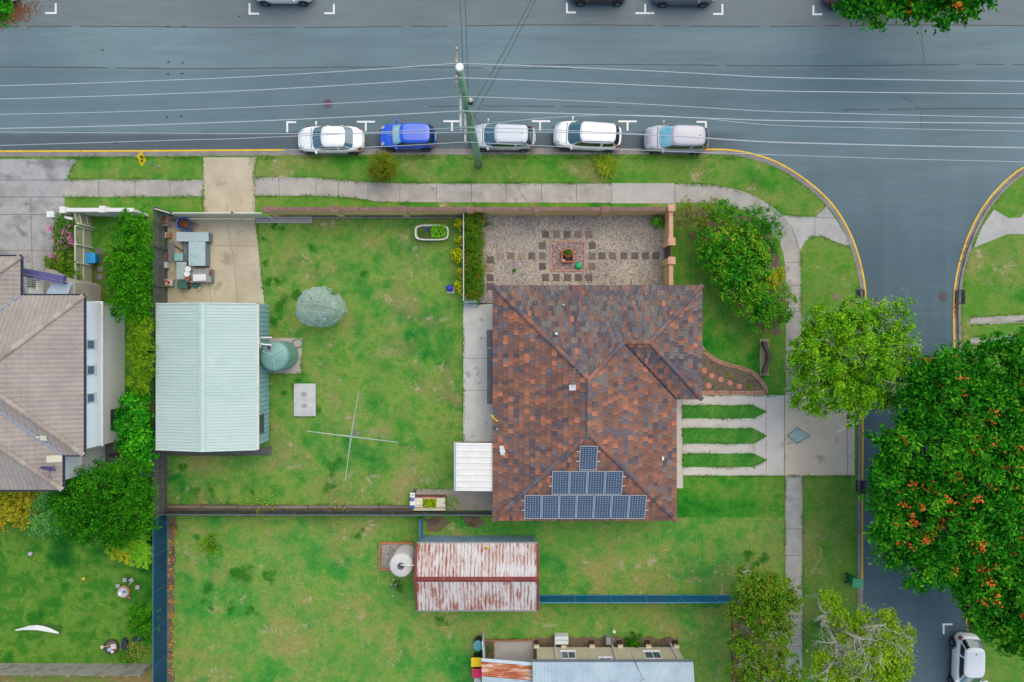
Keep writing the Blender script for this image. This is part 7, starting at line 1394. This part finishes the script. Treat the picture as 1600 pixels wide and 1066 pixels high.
cr_ = thing('wire_crate', 'white wire crate heaped with orange bricks in the yard corner', 'crate', tuple(P(262, 347))); c = P(262.5, 346.5)
mb = MB()
for z in (.1, .4, .7):
    for s in (-1, 1): mb.tube([c + Vector((-.36, s * .36, z)), c + Vector((.36, s * .36, z))], .014, 5); mb.tube([c + Vector((s * .36, -.36, z)), c + Vector((s * .36, .36, z))], .014, 5)
for k in range(6):
    for s in (-1, 1): q = -.36 + .144 * k; mb.tube([c + Vector((q, s * .36, .05)), c + Vector((q, s * .36, .7))], .012, 5); mb.tube([c + Vector((s * .36, q, .05)), c + Vector((s * .36, q, .7))], .012, 5)
mb.bx(c.x - .36, c.x + .36, c.y - .36, c.y + .36, .02, .06); mb.build('cage', flat('crate_white', C(196, 206, 212), .5), cr_)
mb = MB()
for k in range(34): mb.box(c + Vector((random.uniform(-.26, .26), random.uniform(-.26, .26), .1 + .45 * random.random())), (.23, .11, .076), random.random() * 3.1, random.uniform(-.3, .3))
kind(mb.build('bricks', brick_red, cr_), 'stuff')
bp_ = thing('brick_pile', 'small pile of grey and orange bricks against the dark grey paling fence', 'brick pile', tuple(P(263.5, 368.5))); c = P(263.5, 368.5)
for nm, m_, sx in (('grey_bricks', conc_side, -.13), ('orange_bricks', brick_red, .14)):
    mb = MB()
    for k in range(12): mb.box(c + Vector((sx + random.uniform(-.05, .05), -.14 + .13 * (k % 3), .05 + .085 * (k // 3))), (.23, .11, .076), random.uniform(-.15, .15))
    kind(mb.build(nm, m_, bp_), 'stuff')
gbox('long_box', 'long pale grey metal box nearest the blue wheelbarrow in the yard', 'metal box', 262, 585, 275, 372, .75, grey_side, grey_sheet, seams=0); gbox('metal_chest', 'large pale grey chest with planked lid in the middle of the yard clutter', 'chest', 385, 552, 372, 618, .85, grey_side, grey_sheet)
gbox('grey_cabinet', 'flat grey cabinet lying beside the two white buckets', 'cabinet', 262, 366, 578, 755, .5, grey_side, grey_sheet); gbox('work_bench', 'grey bench top with a white board lying on it in the yard clutter', 'bench', 372, 612, 645, 785, .6, grey_side, nmat('bench_grey', [C(146, 148, 152), C(166, 166, 168)], 1.5, .7))
mb = MB(); a, b = P(U(430), Vv(770), .66), P(U(562), Vv(702), .66); mb.box(a.lerp(b, .5), (abs(b.x - a.x), abs(b.y - a.y), .04), R(2)); tag(mb.build('white_board', flat('board_white', C(232, 234, 236), .6), None, False, .008), 'white board lying on the grey bench top', 'board')
mb = MB(); mb.box(P(U(606), Vv(690), .63), (.14, .42, .06)); tag(mb.build('rusty_bracket', nmat('rust_solid', [C(120, 70, 50), C(150, 92, 66)], 4, .9)), 'rusty bracket on the edge of the grey bench top', 'bracket')
rk = thing('slat_rack', 'grey rack of short slats between the teal tub and the planked chest', 'rack', tuple(P(291, 393)))
for x in (336, 372, 398): a, b = P(U(x), Vv(368), .45), P(U(x), Vv(575), .45); MB().box(a.lerp(b, .5), (.05, abs(a.y - b.y), .06)).build('side_bar', iron, rk)
mb = MB()
for k in range(9): a, b = P(U(336), Vv(378 + k * 23), .47), P(U(398), Vv(378 + k * 23), .47); mb.box(a.lerp(b, .5), (abs(b.x - a.x), .09, .03))
mb.build('slats', grey_side, rk)
for x, y in ((336, 368), (398, 368), (336, 575), (398, 575)): c = P(U(x), Vv(y), .2); MB().box(c, (.05, .05, .42)).build('leg', iron, rk)
sb_ = thing('steel_bars', 'bundle of pale steel bars and frames leaning along the dark paling fence', 'steel bars', tuple(P(267, 391)))
for k, x in enumerate((180, 190, 204, 216, 230, 240)): a, b = P(U(x), Vv(365 + 8 * (k % 3)), .15 + .05 * (k % 2)), P(U(x + 3), Vv(572 + 12 * (k % 2)), .15 + .05 * (k % 3)); MB().tube([a, b], .028, 6).build('bar', steel if k % 2 else grey_side, sb_)
mb = MB(); mb.box(P(U(155), Vv(540), .2), (.3, .8, .3)); tag(mb.build('timber_box', nmat('box_brown', [C(134, 96, 78), C(112, 84, 72)], 3, .85), None, False, .02), 'brown box squeezed behind the steel bars at the paling fence', 'box')
mb = MB(); mb.rbox(P(U(158), Vv(612), .25), (.36, .44, .46), .03); tag(mb.build('pale_tub', flat('tub_pale', C(196, 200, 204), .6)), 'pale grey tub at the lower end of the steel bars', 'tub')
gbox('lidded_tub', 'teal plastic tub with pale lid beside the slatted rack', 'tub', 240, 328, 492, 568, .5, flat('tub_teal', C(40, 120, 110), .5), flat('tub_lid', C(140, 190, 190), .5)); mb = MB(); mb.tube([P(U(248), Vv(415), .1), P(U(330), Vv(470), .4)], .035, 6); tag(mb.build('dark_pole', iron), 'dark pole propped between the long box and the slatted rack', 'pole')
def bucket(lab, px, py, r, h, m_, lidm=None, nm='bucket', zb_=.61): 
    c = P(px, py, zb_ + h); c.z = zb_; t = thing(nm, lab, 'bucket', tuple(c)); MB().lathe([(r * .82, .02), (r, h), (r * 1.06, h), (r * 1.06, h - .03)], c, 24).build('body', m_, t, True); MB().lathe([(r * 1.04, h - .01), (r * 1.04, h + .02), (r * .9, h + .025), (r * .88, h + .012), (.01, h + .014)], c, 24).build('lid', lidm or m_, t); return t
bucket('white bucket with lid beside the planked chest, the one farther from the mint shed', 293.5, 420.5, .19, .36, white_paint); bucket('white bucket with lid touching the rust coloured pot on the grey cabinet edge', 292, 428, .19, .36, white_paint)
bucket('rust coloured metal pot beside the two white buckets', 292.5, 435, .18, .3, nmat('rust_pot', [C(140, 78, 40), C(170, 104, 60)], 5, .8), nmat('rust_pot_lid', [C(120, 66, 36), C(190, 130, 90)], 5, .8)); bucket('orange terracotta bucket in front of the dark green bin', 297.5, 443, .18, .2, flat('pot_orange', C(196, 110, 66), .7), zb_=0)
mb = MB(); c0 = P(267.5, 442.5)
cc_ = thing('toy_crate', 'pale crate of bright pink, yellow and red bits in the yard', 'crate', tuple(c0)); MB().rbox(c0 + Vector((0, 0, .2)), (.62, .52, .4), .03).build('body', flat('crate_pale', C(166, 180, 184), .6), cc_)
for nm, c_ in (('pink_bits', C(214, 70, 130)), ('yellow_bits', C(236, 214, 90)), ('red_bits', C(200, 54, 60)), ('white_bits', C(236, 236, 240)), ('purple_bits', C(130, 80, 170))):
    mb = MB()
    for k in range(6): mb.rbox(c0 + Vector((random.uniform(-.2, .22), random.uniform(-.18, .18), .43 + random.random() * .05)), (.13, .1, .09), .02, random.random() * 3)
    kind(mb.build(nm, flat(nm, c_, .5), cc_), 'stuff')
gbox('green_bin', 'dark green plastic bin at the end of the yard clutter nearest the mint shed', 'bin', 266, 370, 765, 848, .62, flat('bin_forest', C(40, 84, 70), .5), flat('bin_forest_lid', C(66, 112, 98), .5), seams=1)
mb = MB(); mb.rbox(P(U(450), Vv(818), .14), (.36, .26, .24), .05, R(-20)); mb.tube([P(U(450), Vv(818), .2), P(U(500), Vv(800), .22)], .05, 7); tag(mb.build('power_tool', flat('tool_teal', C(22, 120, 130), .45)), 'small teal power tool with a looped cord on the concrete yard', 'tool')
mb = MB(); mb.tube([P(U(480 + 26 * math.cos(a) + a * 4), Vv(850 + 28 * math.sin(a)), .04) for a in [k * .45 for k in range(15)]], .014, 5); tag(mb.build('tool_cord', iron, None, True), 'thin dark looped cord lying beside the teal tool', 'cord')
# side garden
def tub_lid(): pass
gb2 = thing('plastic_tub', 'sky blue lidded plastic tub beside the cream slatted fence', 'tub', tuple(P(150, 405))); c = P(150, 405); MB().rbox(c + Vector((0, 0, .3)), (.62, .66, .58), .05, 0, .85).build('body', flat('tub_sky', C(30, 130, 206), .45), gb2); lo = MB().rbox(c + Vector((0, 0, .62)), (.70, .74, .09), .03).build('lid', flat('tub_sky_lid', C(46, 158, 232), .4), gb2)
for k in (-1, 0, 1): MB().rbox(c + Vector((k * .18, 0, .67)), (.08, .56, .02), .006).build('lid_rib', MATS['tub_sky_lid'], lo)
mb = MB(); c = P(139.5, 455, .35); rr_ = []
for k in range(25):
    a = 2 * math.pi * k / 24; rr_.append(c + Vector((.22 * math.cos(a), .28 * math.sin(a), 0)))
mb.tube(rr_, .085, 10); tag(mb.build('hoop', flat('hoop_teal', C(56, 160, 196), .4), None, True), 'turquoise ring hanging at the lower end of the cream slatted fence', 'ring')
potplant('square dark pot beside the turquoise ring and cream fence', 148, 447, .24, .4, flat('pot_char', C(44, 50, 62), .6), L_mid, 12, .12)
for i, (x, y) in enumerate(((154.5, 393), (157.5, 420.5), (156, 433))): c = P(x, y); tag(MB().lathe([(.22, 0), (.22, .04), (.19, .05), (.01, .052)], c, 20).build('stepping_stone', nmat('stone_dim', [C(104, 104, 112), C(124, 122, 126)], 4, .9)), ['round grey stepping stone above the sky blue tub', 'round grey stepping stone just below the sky blue tub', 'round grey stepping stone nearest the square dark pot'][i], 'stepping stone', 'stepping stones in the side garden')
for k in range(3): c = P(174 + k * 6, 711); tag(MB().lathe([(.1, 0), (.12, .22), (.1, .22), (.09, .18), (.01, .18)], c, 18).build('pot', iron, None, True), ['small dark pot nearest the two storey house wall', 'middle small dark pot of three by the house', 'small dark pot nearest the broad leaved shrubs'][k], 'pot', 'small dark pots by the house')
# lush garden: table with stools, toys
tb = thing('round_table', 'small round brown table covered with toys on the lush lawn', 'table', tuple(P(200, 919))); c = P(199.7, 920.5); wd_ = nmat('table_wood', [C(150, 106, 72), C(176, 132, 92)], 3, .7)
MB().lathe([(.40, .48), (.43, .49), (.43, .53), (.40, .54), (.01, .54)], c, 32).build('tabletop', wd_, tb)
for k in range(4): a = .8 + k * math.pi / 2; MB().tube([c + Vector((.2 * math.cos(a), .2 * math.sin(a), .49)), c + Vector((.3 * math.cos(a), .3 * math.sin(a), 0))], .03, 7).build('leg', wd_, tb)
cl2 = MB(); cl2.lathe([(.33, .542), (.33, .552), (.01, .554)], c + Vector((-.03, -.03, 0)), 24); tag(cl2.build('play_tray', flat('tray_pale', C(186, 200, 214), .5)), 'pale round tray lying on the small brown table', 'tray')
tag(MB().box(c + Vector((-.2, -.1, .59)), (.24, .26, .07), .2).build('white_box', white_paint, None, False, .01), 'small white box on the pale tray of the round table', 'box')
tag(MB().rbox(c + Vector((.12, .03, .62)), (.14, .16, .12), .03, .5).build('toy', flat('toy_blue', C(96, 116, 140), .5)), 'small grey blue toy on the pale tray of the round table', 'toy')
stl = [(188, 913.5, 'grey stool on the open lawn side of the round table'), (198.5, 904, 'grey stool above the round table, next to the tilted one'), (209, 904.5, 'tilted grey stool above the round table'), (218.5, 915.5, 'grey stool between the round table and dark blue fence')]
for i, (x, y, lab) in enumerate(stl):
    c = P(x, y); t = thing('stool', lab, 'stool', tuple(c), 'grey stools round the toy table'); gm = flat('stool_gray', C(164, 170, 172), .5); rz_ = [.1, .15, .6, -.1][i]; MB().rbox(c + Vector((0, 0, .30)), (.30, .28, .05), .02, rz_).build('seat', gm, t)
    M3 = Matrix.Rotation(rz_, 3, 'Z')
    for sx in (-1, 1):
        for sy in (-1, 1): MB().tube([c + M3 @ Vector((sx * .11, sy * .1, 0)) + Vector((0, 0, .28)), c + M3 @ Vector((sx * .14, sy * .13, 0))], .018, 6).build('leg', gm, t)
    if i == 2: MB().box(c + M3 @ Vector((0, -.14, 0)) + Vector((0, 0, .45)), (.28, .03, .28), rz_).build('backrest', gm, t)
def ball(lab, px, py, r, m_): tag(MB().ball(P(px, py, r), r, 10).build('ball', m_, None, True), lab, 'ball')
ball('yellow ball on the lush lawn', 131, 904.5, .11, flat('ball_yellow', C(240, 214, 30), .4)); ball('pale pink ball near the top of the lush lawn', 47.5, 865.5, .15, flat('ball_pink', C(214, 190, 222), .4)); ball('small pink ball beside the round toy table', 202, 933.5, .09, flat('ball_rose', C(220, 120, 176), .4))
sw = thing('curved_seesaw', 'white curved plank on a thin dark stand lying across the lush lawn', 'see-saw', tuple(P(60, 984))); pts = [(25, 984.5), (36, 982.5), (45, 981), (58, 980.5), (68, 982), (78, 984.5), (92, 989)]
q = [P(x, y, .25 + .3 * math.sin(math.pi * i / 6)) for i, (x, y) in enumerate(pts)]; hw_ = [.05, .08, .14, .17, .17, .14, .05]; MB().loft([[p + Vector((0, s * w_, dz)) for s, dz in ((-1, 0), (-1, .04), (1, .04), (1, 0))] for p, w_ in zip(q, hw_)], True, True).build('plank', white_paint, sw)
MB().tube([P(36, 979.5, .1), P(60, 977.5, .5), P(94, 979, .1)], .022, 6).build('rail', iron, sw); MB().tube([P(94, 979, .1), P(94.5, 990, .1)], .022, 6).build('foot', iron, sw); MB().tube([P(50, 979, .1), P(50.5, 977.5, .5)], .022, 6).build('brace', iron, sw)
dt = thing('black_tub', 'round black tub holding pale kitchen toys near the paling fence', 'tub', tuple(P(175, 1010))); c = P(176, 1009); MB().lathe([(.45, 0), (.52, .16), (.52, .2), (.47, .2), (.46, .1), (.01, .1)], c, 30).build('body', flat('tub_black', C(44, 56, 66), .6), dt, True)
MB().lathe([(.44, .1), (.3, .14), (.01, .15)], c, 20).build('earth', nmat('tub_earth', [C(96, 84, 72), C(130, 116, 100)], 5, .95), dt)
tag(MB().box(c + Vector((.22, .06, .25)), (.36, .34, .12), .1).build('pink_box', flat('box_pink', C(226, 206, 214), .5), None, False, .02), 'pale pink toy box in the round black tub', 'toy'); tag(MB().box(c + Vector((-.08, -.16, .23)), (.26, .22, .08), .4).build('blue_box', flat('box_blue', C(176, 200, 222), .5), None, False, .02), 'pale blue toy tray in the round black tub', 'toy')
mb = MB(); mb.lathe([(.07, .22), (.13, .27), (.12, .27), (.06, .235), (.01, .235)], c + Vector((.13, -.3, 0)), 20); tag(mb.build('toy_bowl', flat('bowl_cream', C(226, 190, 190), .5), None, True), 'small cream bowl on the rim of the round black tub', 'bowl'); mb = MB(); mb.tube([c + Vector((-.05, .12, .26)), c + Vector((-.5, .03, .24))], .02, 6); mb.lathe([(.02, .2), (.12, .22), (.12, .25), (.02, .23)], c + Vector((-.6, .01, 0)), 16); tag(mb.build('toy_spoon', flat('spoon_cream', C(226, 206, 170), .6)), 'cream toy spoon sticking out over the black tub', 'spoon')
mb = MB(); mb.rbox(P(195, 1007, .15), (.36, .85, .3), .03); tag(mb.build('planter_box', MATS['tub_black']), 'narrow black planter box beside the round black tub', 'planter'); mb = MB(); mb.rbox(P(217, 998, .15), (.8, .3, .28), .03, R(6)); tag(mb.build('planter_box', MATS['tub_black']), 'black planter box against the loose shrub and blue fence', 'planter')
